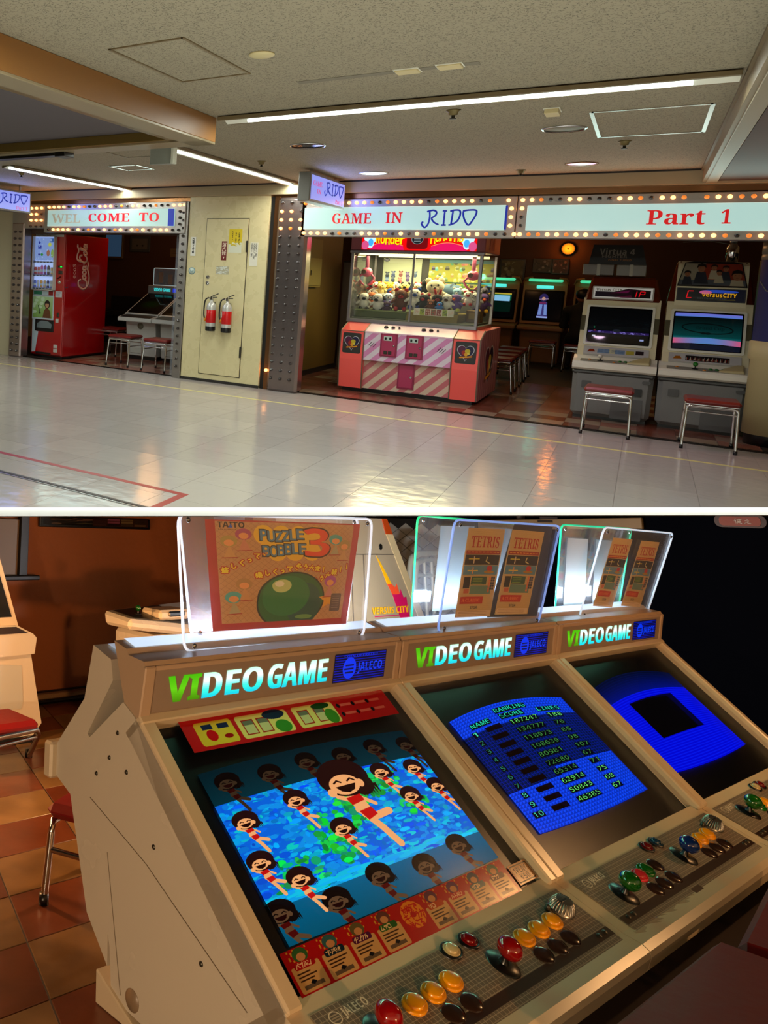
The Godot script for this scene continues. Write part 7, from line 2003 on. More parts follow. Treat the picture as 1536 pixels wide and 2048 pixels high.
func cabinet(k: int, label: String) -> Node3D:
	var W := 0.68
	var o := thing("arcade_cabinet", label, "arcade cabinet", low(Vector3(k * W, FLOOR, 0)), "front row of sit-down cabinets")
	var white := mt("cabinet_white", Color(0.74, 0.70, 0.63), 0.32, 0, {"tri": 2.0, "rough_tex": noise_tex_once("smudge", 256, 0.012, 41, Color(0.55, 0.55, 0.55))})
	var frame := mt("cabinet_rail", Color(0.76, 0.69, 0.58), 0.26)
	var sd := Transform3D(side(), Vector3.ZERO)
	# left and right flanks with the row's profile
	var pr := PackedVector2Array([Vector2(-0.03, 0.415), Vector2(-0.151, 0.311), Vector2(-0.104, 0.262), Vector2(-0.051, 0.08), Vector2(-0.045, 0.02), Vector2(0.22, 0.0), Vector2(0.25, 0.05), Vector2(0.262, 0.139), Vector2(0.003, 0.394), Vector2(-0.005, 0.40)])
	for s in [0, 1]:
		obj("flank", MB.new().at(sd).prism(pr, -s * (W - 0.012), -s * (W - 0.012) - 0.012), white, o)
	obj("plinth_ledge", MB.new().hull8([Vector3(-0.006, 0.0, -0.074), Vector3(0.3, 0.0, -0.074), Vector3(-0.006, 0.044, -0.074), Vector3(0.3, 0.044, -0.074), Vector3(-0.006, 0.0, 0.02), Vector3(0.3, 0.0, 0.02), Vector3(-0.006, 0.004, 0.02), Vector3(0.3, 0.004, 0.02)], 0.002), frame, o)
	for q in [[-0.104, 0.262, 0.026, 0.213], [0.026, 0.213, 0.205, 0.116], [-0.06, 0.20, -0.025, 0.03]]:
		obj("flank_seam", MB.new().tube([Vector3(-0.0002, q[1], q[0]), Vector3(-0.0002, q[3], q[2])], 0.0007, 4), mt("seam_tan", Color(0.42, 0.36, 0.28), 0.5), o)
	var sc := on_screen()
	var L := 0.356
	obj("side_rail", MB.new().at(sc).span(Vector3(0.0, -L - 0.005, -0.03), Vector3(0.028, 0.006, 0.012), 0.003), frame, o)
	obj("side_rail", MB.new().at(sc).span(Vector3(W - 0.022, -L - 0.005, -0.03), Vector3(W - 0.001, 0.006, 0.012), 0.003), frame, o)
	obj("top_rail", MB.new().at(sc).span(Vector3(0.0, -0.004, -0.03), Vector3(W - 0.001, 0.010, 0.014), 0.002), frame, o)
	obj("monitor_well", MB.new().at(sc).span(Vector3(0.02, -L, -0.06), Vector3(W - 0.015, 0.0, -0.012)), mt("screen_black"), o)
	obj("screen_glass", MB.new().at(sc).quad(Vector3(0.027, -0.353, 0.0), Vector3(W - 0.021, -0.353, 0.0), Vector3(W - 0.021, -0.003, 0.0), Vector3(0.027, -0.003, 0.0)), mt("front_glass", Color(0.02, 0.02, 0.02), 0.02, 0, {"alpha": 0.02}), o)
	obj("bezel", MB.new().at(sc).quad(Vector3(0.027, -0.353, -0.010), Vector3(W - 0.021, -0.353, -0.010), Vector3(W - 0.021, -0.003, -0.010), Vector3(0.027, -0.003, -0.010)), mt("bezel_black", Color(0.010, 0.010, 0.012), 0.3), o)
	# the picture tube
	var rc: Rect2 = [Rect2(0.073, 0.080, 0.532, 0.222), Rect2(0.085, 0.083, 0.485, 0.212), Rect2(0.068, 0.080, 0.49, 0.208)][k]
	var cv: float = [0.006, 0.016, 0.02][k]
	var tb := MB.new().at(sc).grid(16, 12, func(s: float, t: float):
		var a := s * 2 - 1
		return Vector3(rc.position.x + rc.size.x * s, -rc.position.y - rc.size.y * t + cv * (1 - a * a) * (1.0 - t) - cv * 0.3 * (1 - a * a) * t, -0.008 + 0.003 * (1 - a * a)))
	obj("screen", tb, mt("game_screen_%d" % k, Color(0.01, 0.01, 0.012), 0.1, 0, {"tex": screen_print(k), "glow": [1.05, 1.0, 0.95][k]}), o)
	# header
	var hd := PackedVector2Array([Vector2(0.0, 0.397), Vector2(-0.03, 0.415), Vector2(-0.056, 0.50), Vector2(-0.027, 0.492), Vector2(-0.022, 0.484), Vector2(0.013, 0.480), Vector2(0.016, 0.474), Vector2(0.002, 0.398)])
	obj("header", MB.new().at(sd).prism(hd, -0.002, -W + 0.004), mt("header_cream", Color(0.66, 0.56, 0.46), 0.38), o)
	obj("top_light", MB.new().quad(Vector3(0.02, 0.4935, -0.0265), Vector3(W - 0.02, 0.4935, -0.0265), Vector3(W - 0.02, 0.5025, -0.054), Vector3(0.02, 0.5025, -0.054)), mt("top_light_glow", Color(0.85, 0.9, 1), 0.4, 0, {"glow": 0.9, "glow_color": Color(0.80, 0.90, 1.0)}), o)
	var hup := Vector3(0, 0.076, 0.014).normalized()
	var hf := Transform3D(Basis(Vector3.RIGHT, hup, Vector3.RIGHT.cross(hup)), Vector3(0, 0.398, 0.0025))
	obj("header_face", MB.new().at(hf).span(Vector3(0.022, 0.006, -0.004), Vector3(W - 0.022, 0.070, 0.0015)), mt("header_face", Color(0.54, 0.47, 0.41), 0.3), o)
	obj("header_rim", MB.new().at(hf).span(Vector3(0.0, 0.0, -0.004), Vector3(0.022, 0.077, 0.004), 0.002).span(Vector3(W - 0.022, 0.0, -0.004), Vector3(W - 0.004, 0.077, 0.004), 0.002).span(Vector3(0.022, 0.0, -0.004), Vector3(W - 0.022, 0.0065, 0.003), 0.001).span(Vector3(0.022, 0.0695, -0.004), Vector3(W - 0.022, 0.077, 0.003), 0.001), mt("header_cream"), o)
	obj("light_gap", MB.new().at(sc).span(Vector3(0.02, 0.011, -0.004), Vector3(W - 0.02, 0.0135, 0.0105)), mt("gap_light", Color(0.8, 0.85, 0.8), 0.4, 0, {"glow": 0.16}), o)
	letters("VI", hf * mv(Vector3(0.0875, 0.039, 0.0022)), 0.070, 0.040, mt("sign_green", Color(0.3, 0.8, 0.05), 0.4, 0, {"tex": gradient_tex("sign_green", [Color(0.30, 0.75, 0.03), Color(0.42, 0.85, 0.08), Color(0.30, 0.55, 0.02)]), "glow": 0.95}), o)
	var gr := mt("sign_white", Color(0.8, 1, 0.9), 0.4, 0, {"tex": gradient_tex("sign_white", [Color(0.75, 1.0, 0.85), Color(0.95, 1.0, 0.97), Color(0.25, 0.95, 0.85), Color(0.05, 0.75, 0.85)]), "glow": 1.25})
	letters("DEO", hf * mv(Vector3(0.200, 0.039, 0.0022)), 0.140, 0.040, gr, o)
	letters("GAME", hf * mv(Vector3(0.366, 0.039, 0.0022)), 0.160, 0.041, gr, o)
	area("header_sign_light", low(Vector3(k * W, FLOOR, 0)) * hf * Transform3D(Basis(Vector3.LEFT, Vector3.UP, Vector3(0, 0, -1)), Vector3(0.27, 0.038, 0.01)), 0.4, 0.045, Color(0.55, 1, 0.8), 0.05)
	obj("blue_sign", MB.new().at(hf).quad(Vector3(0.466, 0.012, 0.0022), Vector3(0.628, 0.012, 0.0022), Vector3(0.628, 0.064, 0.0022), Vector3(0.466, 0.064, 0.0022)), mt("blue_sign_print", Color.WHITE, 0.4, 0, {"tex": badge_tex(), "glow": 0.85}), o)
	area("top_wash", low(Vector3(k * W, FLOOR, 0)) * Transform3D(Basis(Vector3.RIGHT, Vector3(0, -0.3, -0.95).normalized(), Vector3(0, -0.95, 0.3).normalized()), Vector3(W / 2, 0.508, -0.04)), 0.6, 0.03, Color(0.82, 0.92, 1.0), 0.16)
	var sw := MB.new()
	for x in [0.16, 0.33, 0.5]:
		sw.T = hf * mv(Vector3(x, 0.0032, 0.003))
		sw.box(Vector3.ZERO, Vector3(0.006, 0.002, 0.001))
	obj("screw_mark", sw, mt("old_steel"), o)
	# control panel
	var pn := on_panel()
	obj("console", MB.new().at(sd).prism(PackedVector2Array([Vector2(0.250, 0.1424), Vector2(0.262, 0.1372), Vector2(0.352, 0.1012), Vector2(0.377, 0.096), Vector2(0.386, 0.09), Vector2(0.387, 0.082), Vector2(0.38, 0.062), Vector2(0.36, 0.05), Vector2(0.22, 0.08), Vector2(0.2, 0.1)]), 0.0, -W + 0.002), frame, o)
	obj("panel_overlay", MB.new().at(pn).quad(Vector3(0.030, 0.0006, 0.106), Vector3(0.660, 0.0006, 0.106), Vector3(0.660, 0.0006, 0.009), Vector3(0.030, 0.0006, 0.009)), mt("overlay_print", Color.WHITE, 0.34, 0, {"tex": overlay_tex()}), o)
	var bl := func(called: String, x: float, s: float, r: float, c: Color, cap := true):   # a push button, foreshortened like the row itself
		var t := pn * Transform3D(Basis.from_scale(Vector3(1, 1, 0.68)), Vector3(x, 0.0006, s))
		var p := [Vector2(r * 1.12, 0), Vector2(r * 1.12, 0.0022), Vector2(r * 1.05, 0.0036), Vector2(r * 0.80, 0.0036), Vector2(r * 0.80, 0.0036), Vector2(r * 0.78, 0.0066), Vector2(r * 0.70, 0.0074), Vector2(0, 0.0078)] if cap else [Vector2(r * 1.1, 0), Vector2(r * 1.02, 0.002), Vector2(r * 0.6, 0.0036), Vector2(0, 0.0042)]
		return obj(called, MB.new().at(t).lathe(p, 24), mt("button_" + c.to_html(), c, 0.16, 0, {"coat": 0.6}), o)
	var yel := Color(0.92, 0.60, 0.03)
	var cap := Color(0.17, 0.10, 0.07)
	var lay: Array = [
		[[0.326, 0.018, 0.0135, Color(0.75, 0.68, 0.5)], [0.374, 0.017, 0.0135, Color(0.42, 0.015, 0.015)], [0.476, 0.045, 0.0178, yel], [0.521, 0.045, 0.0178, yel], [0.566, 0.044, 0.0178, yel], [0.185, 0.049, 0.0178, yel], [0.229, 0.048, 0.0178, yel], [0.273, 0.047, 0.0178, yel]],
		[[0.330, 0.017, 0.0125, Color(0.40, 0.015, 0.02)], [0.372, 0.017, 0.0125, Color(0.05, 0.2, 0.3)], [0.240, 0.046, 0.0178, Color(0.03, 0.36, 0.05)], [0.206, 0.048, 0.0165, Color(0.8, 0.16, 0.2)], [0.514, 0.045, 0.0178, yel], [0.557, 0.044, 0.0178, yel], [0.476, 0.046, 0.0165, yel]],
		[[0.312, 0.012, 0.0125, Color(0.75, 0.68, 0.5)], [0.345, 0.012, 0.0125, Color(0.42, 0.015, 0.015)], [0.20, 0.046, 0.0178, Color(0.03, 0.36, 0.05)], [0.245, 0.046, 0.0178, yel]]][k]
	for q in lay:
		bl.call("push_button", q[0], q[1], q[2], q[3])
	var caps: Array = [[[0.476, 0.072], [0.519, 0.072], [0.563, 0.071], [0.272, 0.075], [0.229, 0.075]], [[0.285, 0.046], [0.201, 0.074], [0.241, 0.074], [0.286, 0.073], [0.478, 0.070], [0.521, 0.070], [0.565, 0.070]], [[0.20, 0.073], [0.245, 0.073]]][k]
	for q in caps:
		bl.call("blank_cap", q[0], q[1], 0.0172, cap, false)
	for q in lay.slice(0, 2):
		obj("button_collar", MB.new().at(pn * Transform3D(Basis.from_scale(Vector3(1, 1, 0.68)), Vector3(q[0], 0.0006, q[1]))).lathe([Vector2(q[2] * 1.45, 0), Vector2(q[2] * 1.42, 0.002), Vector2(q[2] * 1.13, 0.003), Vector2(q[2] * 1.13, 0)], 24), mt("black_plastic"), o)
	for q in [[[0.388, 0.058, Color(0.50, 0.012, 0.02)], [0.105, 0.056, Color(0.55, 0.012, 0.03)]], [[0.111, 0.059, Color(0.04, 0.30, 0.03)], [0.393, 0.055, Color(0.02, 0.13, 0.35)]], [[0.129, 0.045, Color(0.05, 0.33, 0.03)]]][k]:
		var t := pn * mv(Vector3(q[0], 0.0006, q[1]))
		var ds := obj("joystick_disc", MB.new().at(t).lathe([Vector2(0.022, 0.0), Vector2(0.0205, 0.0022), Vector2(0.006, 0.0034), Vector2(0, 0.0034)], 28), mt("joy_black", Color(0.03, 0.027, 0.025), 0.3), o)
		obj("joystick_shaft", MB.new().at(t).lathe([Vector2(0.0075, 0.002), Vector2(0.0045, 0.009), Vector2(0.0036, 0.018)], 14), mt("joy_black"), ds)
		obj("joystick_ball", MB.new().at(t).ell(Vector3(-0.003, 0.027, 0.002), Vector3(0.0158, 0.0142, 0.0158), 28), mt("ball_" + q[2].to_html(), q[2], 0.1, 0, {"coat": 0.9}), ds)
	var dome := MB.new().at(pn * Transform3D(Basis.from_scale(Vector3(1, 1, 0.75)), Vector3(0.615, 0.0006, 0.036)))
	dome.lathe([Vector2(0.024, 0), Vector2(0.024, 0.003), Vector2(0.0215, 0.005), Vector2(0.019, 0.012), Vector2(0.014, 0.0165), Vector2(0.014, 0.0165), Vector2(0.006, 0.0172), Vector2(0, 0.0172)], 30)
	for i in 26:
		var an := TAU * i / 26
		dome.tube([Vector3(cos(an) * 0.0222, 0.004, sin(an) * 0.0222), Vector3(cos(an) * 0.0195, 0.0115, sin(an) * 0.0195), Vector3(cos(an) * 0.0145, 0.0163, sin(an) * 0.0145)], 0.0011, 5)
	var dm := obj("coin_knob", dome, mt("brushed_dome", Color(0.62, 0.60, 0.57), 0.25, 0.95), o)
	obj("coin_slit", MB.new().at(pn * mv(Vector3(0.612, 0.0176, 0.036))).box(Vector3.ZERO, Vector3(0.016, 0.0012, 0.0026)), mt("black_plastic"), dm)
	obj("coin_pin", MB.new().at(pn * mv(Vector3(0.585, 0.0, 0.028))).lathe([Vector2(0.004, 0), Vector2(0.004, 0.008), Vector2(0.0025, 0.0095), Vector2(0, 0.0095)], 10), mt("old_steel"), dm)
	for s in [0, 1]:
		var sx: float = 0.052 if s == 0 else 0.622
		for i in 2:
			obj("panel_bolt", MB.new().at(pn * Transform3D(Basis.from_scale(Vector3(1, 1, 0.7)), Vector3(sx + i * 0.02, 0.0008, 0.0865))).lathe([Vector2(0.0055, 0), Vector2(0.0045, 0.0016), Vector2(0, 0.002)], 12), mt("old_steel"), o)
	obj("coin_door", MB.new().span(Vector3(0.12, 0.01, 0.22), Vector3(0.5, 0.07, 0.235), 0.003), mt("cab_white_door", Color(0.66, 0.66, 0.63), 0.4), o)
	return o

func noise_tex_once(key: String, size: int, f: float, s: int, a: Color) -> Texture2D:
	if not gradients.has(key):
		gradients[key] = noise_tex(size, f, s, a, Color.WHITE, 4)
	return gradients[key]

var gradients := {}
func gradient_tex(key: String, cols: Array) -> Texture2D:
	if not gradients.has(key):
		var c := Cv.new(self, 8, 128, cols[0])
		var n := cols.size() - 1
		for i in n:
			c.grad(0, i * 128.0 / n, 8, 128.0 / n + 1, cols[i], cols[i + 1])
		gradients[key] = c.tex()
	return gradients[key]

func letters(s: String, x: Transform3D, w: float, h: float, mat: Material, parent: Node3D) -> void:   # flat letters that carry a gradient from top to bottom
	var t := glyph_triangles(s, SANS, true)
	var m := MB.new().at(x)
	for i3 in range(0, t.size() * 3, 3):
		var i := i3 % t.size()
		var sh := (i3 / t.size() - 1) * 0.0016
		var p := [t[i], t[i + 1], t[i + 2]]
		if (p[1] - p[0]).cross(p[2] - p[0]) > 0:
			p = [t[i], t[i + 2], t[i + 1]]
		var k := m.v.size()
		for q in p:
			m.vert(Vector3((q.x - 0.5) * w + sh, (0.5 - q.y) * h, absf(sh) * 0.02), Vector3(0, 0, 1), Vector2(0.5, q.y))
		m.face(k, k + 1, k + 2)
	obj("sign_letters", m, mat, parent)

func badge_tex() -> Texture2D:
	if not gradients.has("badge"):
		var c := Cv.new(self, 512, 160, Color(0.02, 0.03, 0.16))
		for j in 11:
			c.rect(6, 8 + j * 14, 500, 5, Color(0.01, 0.09, 0.75))
		c.oval(150, 84, 64, 60, Color(0.01, 0.22, 1.0))
		c.rect(110, 64, 80, 9, Color(0.02, 0.05, 0.3))
		c.rect(100, 84, 90, 9, Color(0.02, 0.05, 0.3))
		c.rect(110, 104, 80, 9, Color(0.02, 0.05, 0.3))
		c.text("JALECO", 228, 58, 250, 64, Color(0.01, 0.25, 1.0))
		c.text("COIN OPERATED", 90, 10, 330, 14, Color(0.01, 0.2, 0.9))
		gradients["badge"] = c.tex()
	return gradients["badge"]

func overlay_tex() -> Texture2D:
	if not gradients.has("overlay"):
		var c := Cv.new(self, 1536, 240, Color(0.40, 0.35, 0.30))
		var dots := Color(0.46, 0.405, 0.35)
		for i in 1536 / 6:
			for j in 40:
				if (i + j) % 2:
					c.rect(i * 6, j * 6, 3, 3, dots)
		for i in 74:
			c.rect(i * 21, 0, 2, 240, Color(0.68, 0.62, 0.54))
		for j in 17:
			c.rect(0, j * 14.5, 1536, 2, Color(0.62, 0.56, 0.48))
		c.rect(0, 178, 1536, 32, Color(0.16, 0.075, 0.045))
		c.oval(78, 34, 25, 18, Color(0.85, 0.80, 0.72))
		c.oval(78, 34, 21, 15, Color(0.36, 0.31, 0.27))
		for j in 3:
			c.rect(60, 25 + j * 7, 36, 4, Color(0.62, 0.56, 0.48))
		c.text("JALECO", 112, 18, 120, 32, Color(0.85, 0.80, 0.72))
		c.text("COIN", 1330, 20, 50, 16, Color(0.6, 0.55, 0.48), SANS, false)
		gradients["overlay"] = c.tex()
	return gradients["overlay"]

# ---------------------------------------------------------------- acrylic sheets and what is stuck on them
func lean(base: Vector3, deg: float) -> Transform3D:   # a plane standing on the header: x along, y up, z out
	var r := deg_to_rad(deg - 57.0)
	var up := Vector3(0, cos(r), -sin(r))
	return Transform3D(Basis(Vector3.RIGHT, up, Vector3.RIGHT.cross(up)), base)

func round4(c: Array, r: float) -> PackedVector2Array:   # any four corners, rounded
	var p := PackedVector2Array()
	for i in 4:
		var b: Vector2 = c[i]
		var a: Vector2 = b + (c[(i + 3) % 4] - b).normalized() * r
		var d: Vector2 = b + (c[(i + 1) % 4] - b).normalized() * r
		for k in 6:
			var t := k / 5.0
			p.append(a.lerp(b, t).lerp(b.lerp(d, t), t))
	return p

func sheet(label: String, x: Transform3D, c: Array, edge: Color, glow: float, tint: float, group: String) -> Node3D:
	var o := thing("acrylic_sheet", label, "acrylic sheet", low(Vector3.ZERO) * x, group)
	var p := round4(c, 0.02)
	obj("sheet", MB.new().prism(p, -0.0025, 0.0025), mt("acrylic_%.2f" % tint, Color(0.85, 0.88, 0.95), 0.06, 0, {"alpha": tint}), o)
	var ring := []
	for q in p:
		ring.append(Vector3(q.x, q.y, 0))
	obj("edge_glow", MB.new().tube(ring, 0.0024, 6, true), mt("edge_" + edge.to_html(), edge, 0.3, 0, {"glow": glow, "glow_color": edge}), o)  # light held in the sheet edge, put in as glow
	for i in 4:
		var st := MB.new()
		var q: Vector2 = Vector2(c[i]).lerp((c[0] + c[1] + c[2] + c[3]) * 0.25, 0.08)
		st.T = Transform3D(Basis(Vector3.RIGHT, Vector3(0, 0, 1), Vector3.DOWN), Vector3(q.x, q.y, 0.0025))
		st.lathe([Vector2(0.0045, 0), Vector2(0.0045, 0.002), Vector2(0.003, 0.003), Vector2(0, 0.003)], 10)
		obj("stud", st, mt("chrome"), o)
	return o

func card(called: String, label: String, cat: String, x: Transform3D, c: Array, z: float, tex: Texture2D, group := "", col := Color.WHITE, glow := 0.0) -> void:
	var o := thing(called, label, cat, low(Vector3.ZERO) * x, group)
	var m := MB.new()
	var q := []
	for p in c:
		q.append(Vector3(p.x, p.y, z))
	m.quad(q[0], q[1], q[2], q[3])
	m.quad(q[1] - Vector3(0, 0, 0.0008), q[0] - Vector3(0, 0, 0.0008), q[3] - Vector3(0, 0, 0.0008), q[2] - Vector3(0, 0, 0.0008))
	var mat := mt("card_" + label, col, 0.45, 0, {"tex": tex, "back": Color(0.35, 0.35, 0.35)}) if tex else mt("card_" + label, col, 0.5, 0, {"back": Color(0.4, 0.4, 0.4)})
	obj("print" if tex else "paper", m, mat, o)

func poster_tex() -> Texture2D:
	var c := Cv.new(self, 900, 760, Color(0.50, 0.10, 0.06))
	c.rect(46, 10, 806, 705, Color(0.56, 0.43, 0.28))
	for i in 44:
		c.line([Vector2(46 + i * 40 - 700, 10), Vector2(46 + i * 40, 710)], 2, Color(0.48, 0.35, 0.22))
		c.line([Vector2(46 + i * 40, 10), Vector2(46 + i * 40 - 700, 710)], 2, Color(0.48, 0.35, 0.22))
	c.rect(0, 0, 46, 760, Color(0.50, 0.10, 0.06))
	c.rect(852, 0, 48, 760, Color(0.50, 0.10, 0.06))
	for i in 10:
		c.oval(300 + i * 34, 100 + (i % 3) * 60, 56, 70, Color(0.72, 0.55, 0.10))
	c.text("TAITO", 58, 14, 140, 40, Color(0.06, 0.04, 0.05))
	c.poly([Vector2(112, 54), Vector2(126, 26), Vector2(136, 54)], Color(0.1, 0.25, 0.6))
	c.text("Licensed", 62, 62, 90, 8, Color(0.2, 0.12, 0.08), SANS, false)
	for k in 2:
		var s: String = ["PUZZLE", "BOBBLE"][k]
		for i in 6:
			var x := 278.0 + i * 42 + k * 8
			var y := 62.0 + k * 108 + sin(i * 0.9 + k) * 10
			c.text(s[i], x - 5, y - 5, 52, 88, Color(0.04, 0.05, 0.10))
			c.text(s[i], x, y, 42, 78, Color(0.22, 0.38, 0.50))
	c.text("3", 520, 34, 178, 234, Color(0.10, 0.03, 0.02))
	c.text("3", 530, 44, 158, 214, Color(0.72, 0.20, 0.06))
	var jl := [["嬉しくって、", 62, 330, -24.0], ["楽しくって、", 240, 370, -10.0], ["もう大変！", 470, 310, 6.0], ["もう大戦！！", 600, 420, -22.0]]
	for q in jl:
		for i in String(q[0]).length():
			for w in [[18.0, Color(0.50, 0.06, 0.05)], [8.0, Color(0.80, 0.62, 0.10)]]:
				c.kana(q[0][i], q[1] + i * 44, q[2] + i * q[3], 36, w[0], w[1])
	# plain stand-ins for the printed figures: bubbles and stars
	c.oval(470, 570, 232, 200, Color(0.03, 0.10, 0.06))
	c.oval(470, 570, 222, 190, Color(0.06, 0.30, 0.15))
	c.oval(560, 600, 120, 150, Color(0.03, 0.25, 0.22))
	c.oval(430, 540, 160, 140, Color(0.08, 0.36, 0.19))
	c.oval(390, 470, 64, 46, Color(0.55, 0.60, 0.40))
	c.oval(372, 456, 30, 20, Color(0.85, 0.80, 0.62))
	c.oval(570, 690, 60, 16, Color(0.30, 0.45, 0.25))
	var star := []
	for i in 10:
		star.append(Vector2(735, 570) + Vector2.from_angle(PI * i / 5.0 - 0.4) * (74 if i % 2 == 0 else 34))
	c.poly(star, Color(0.72, 0.48, 0.04))
	for q in [[110, 170, 0.13], [190, 120, 0.93], [730, 150, 0.5], [800, 190, 0.12], [730, 460, 0.85], [115, 560, 0.5], [175, 470, 0.1]]:
		var k := Color.from_hsv(q[2], 0.55, 0.5)
		c.oval(q[0], q[1] - 22, 44, 40, k)
		c.oval(q[0], q[1] - 10, 26, 22, Color(0.66, 0.46, 0.28))
		c.poly([Vector2(q[0] - 30, q[1] + 90), Vector2(q[0], q[1] + 5), Vector2(q[0] + 34, q[1] + 90)], Color(0.62, 0.46, 0.30).lerp(k, 0.3))
		c.line([Vector2(q[0] - 40, q[1] + 95), Vector2(q[0] + 40, q[1] + 92)], 5, Color(0.45, 0.05, 0.05))
	c.rrect(752, 530, 76, 130, 12, Color(0.28, 0.22, 0.17))
	for i in 6:
		c.rect(764, 548 + i * 17, 52, 4, Color(0.45, 0.38, 0.3))
	c.rect(0, 715, 900, 45, Color(0.50, 0.10, 0.06))
	c.im.adjust_bcs(1.5, 1.0, 1.0)
	return c.tex()

func flyer_tex() -> Texture2D:
	var c := Cv.new(self, 300, 720, Color(0.62, 0.53, 0.36))
	for i in 90:
		c.rect(8, 8 + i * 8, 284, 3, Color(0.57, 0.47, 0.30))
	c.text("TETRIS", 36, 66, 232, 92, Color(0.52, 0.08, 0.07), SERIF)
	c.rect(36, 66, 60, 8, Color(0.52, 0.08, 0.07))
	c.rect(8, 180, 284, 30, Color(0.48, 0.12, 0.05))
	for i in 9:
		c.rect(20 + i * 30, 192, 22, 6, Color(0.75, 0.5, 0.2))
	c.rect(8, 216, 284, 82, Color(0.045, 0.04, 0.06))
	c.line([Vector2(40, 250), Vector2(120, 250)], 9, Color(0.65, 0.6, 0.1))
	c.line([Vector2(80, 232), Vector2(80, 284)], 9, Color(0.65, 0.6, 0.5))
	c.line([Vector2(186, 236), Vector2(180, 270), Vector2(210, 284)], 9, Color(0.65, 0.6, 0.4))
	c.rect(8, 302, 284, 76, Color(0.26, 0.42, 0.50))
	c.line([Vector2(44, 346), Vector2(120, 346)], 9, Color(0.7, 0.6, 0.2))
	c.line([Vector2(82, 320), Vector2(82, 368)], 9, Color(0.7, 0.5, 0.35))
	c.oval(220, 326, 26, 22, Color(0.60, 0.08, 0.10))
	c.oval(220, 356, 44, 12, Color(0.55, 0.4, 0.1))
	c.rect(24, 396, 50, 92, Color(0.02, 0.025, 0.04))
	c.rect(82, 394, 130, 66, Color(0.06, 0.26, 0.20))
	c.rect(82, 466, 180, 70, Color(0.30, 0.42, 0.38))
	for i in 4:
		c.rect(94, 406 + i * 13, 80, 5, Color(0.4, 0.5, 0.2))
	for i in 16:
		c.rect(232 + (i % 3) * 18, 394 + int(i / 3.0) * 22, 16, 18, Color(0.03, 0.02, 0.03) if (i * 7) % 3 else Color(0.65, 0.35, 0.2))
	c.rect(34, 494, 40, 34, Color(0.6, 0.3, 0.2))
	c.rect(18, 556, 190, 58, Color(0.58, 0.10, 0.04))
	c.text("A CLASSIC", 30, 572, 150, 26, Color(0.75, 0.42, 0.2), SERIF)
	c.text("SEGA", 110, 632, 60, 24, Color(0.06, 0.07, 0.14))
	c.rect(8, 668, 284, 48, Color(0.66, 0.58, 0.46))
	for i in 3:
		c.rect(20, 676 + i * 12, 240, 3, Color(0.45, 0.38, 0.3))
	c.im.adjust_bcs(1.4, 1.0, 1.0)
	return c.tex()

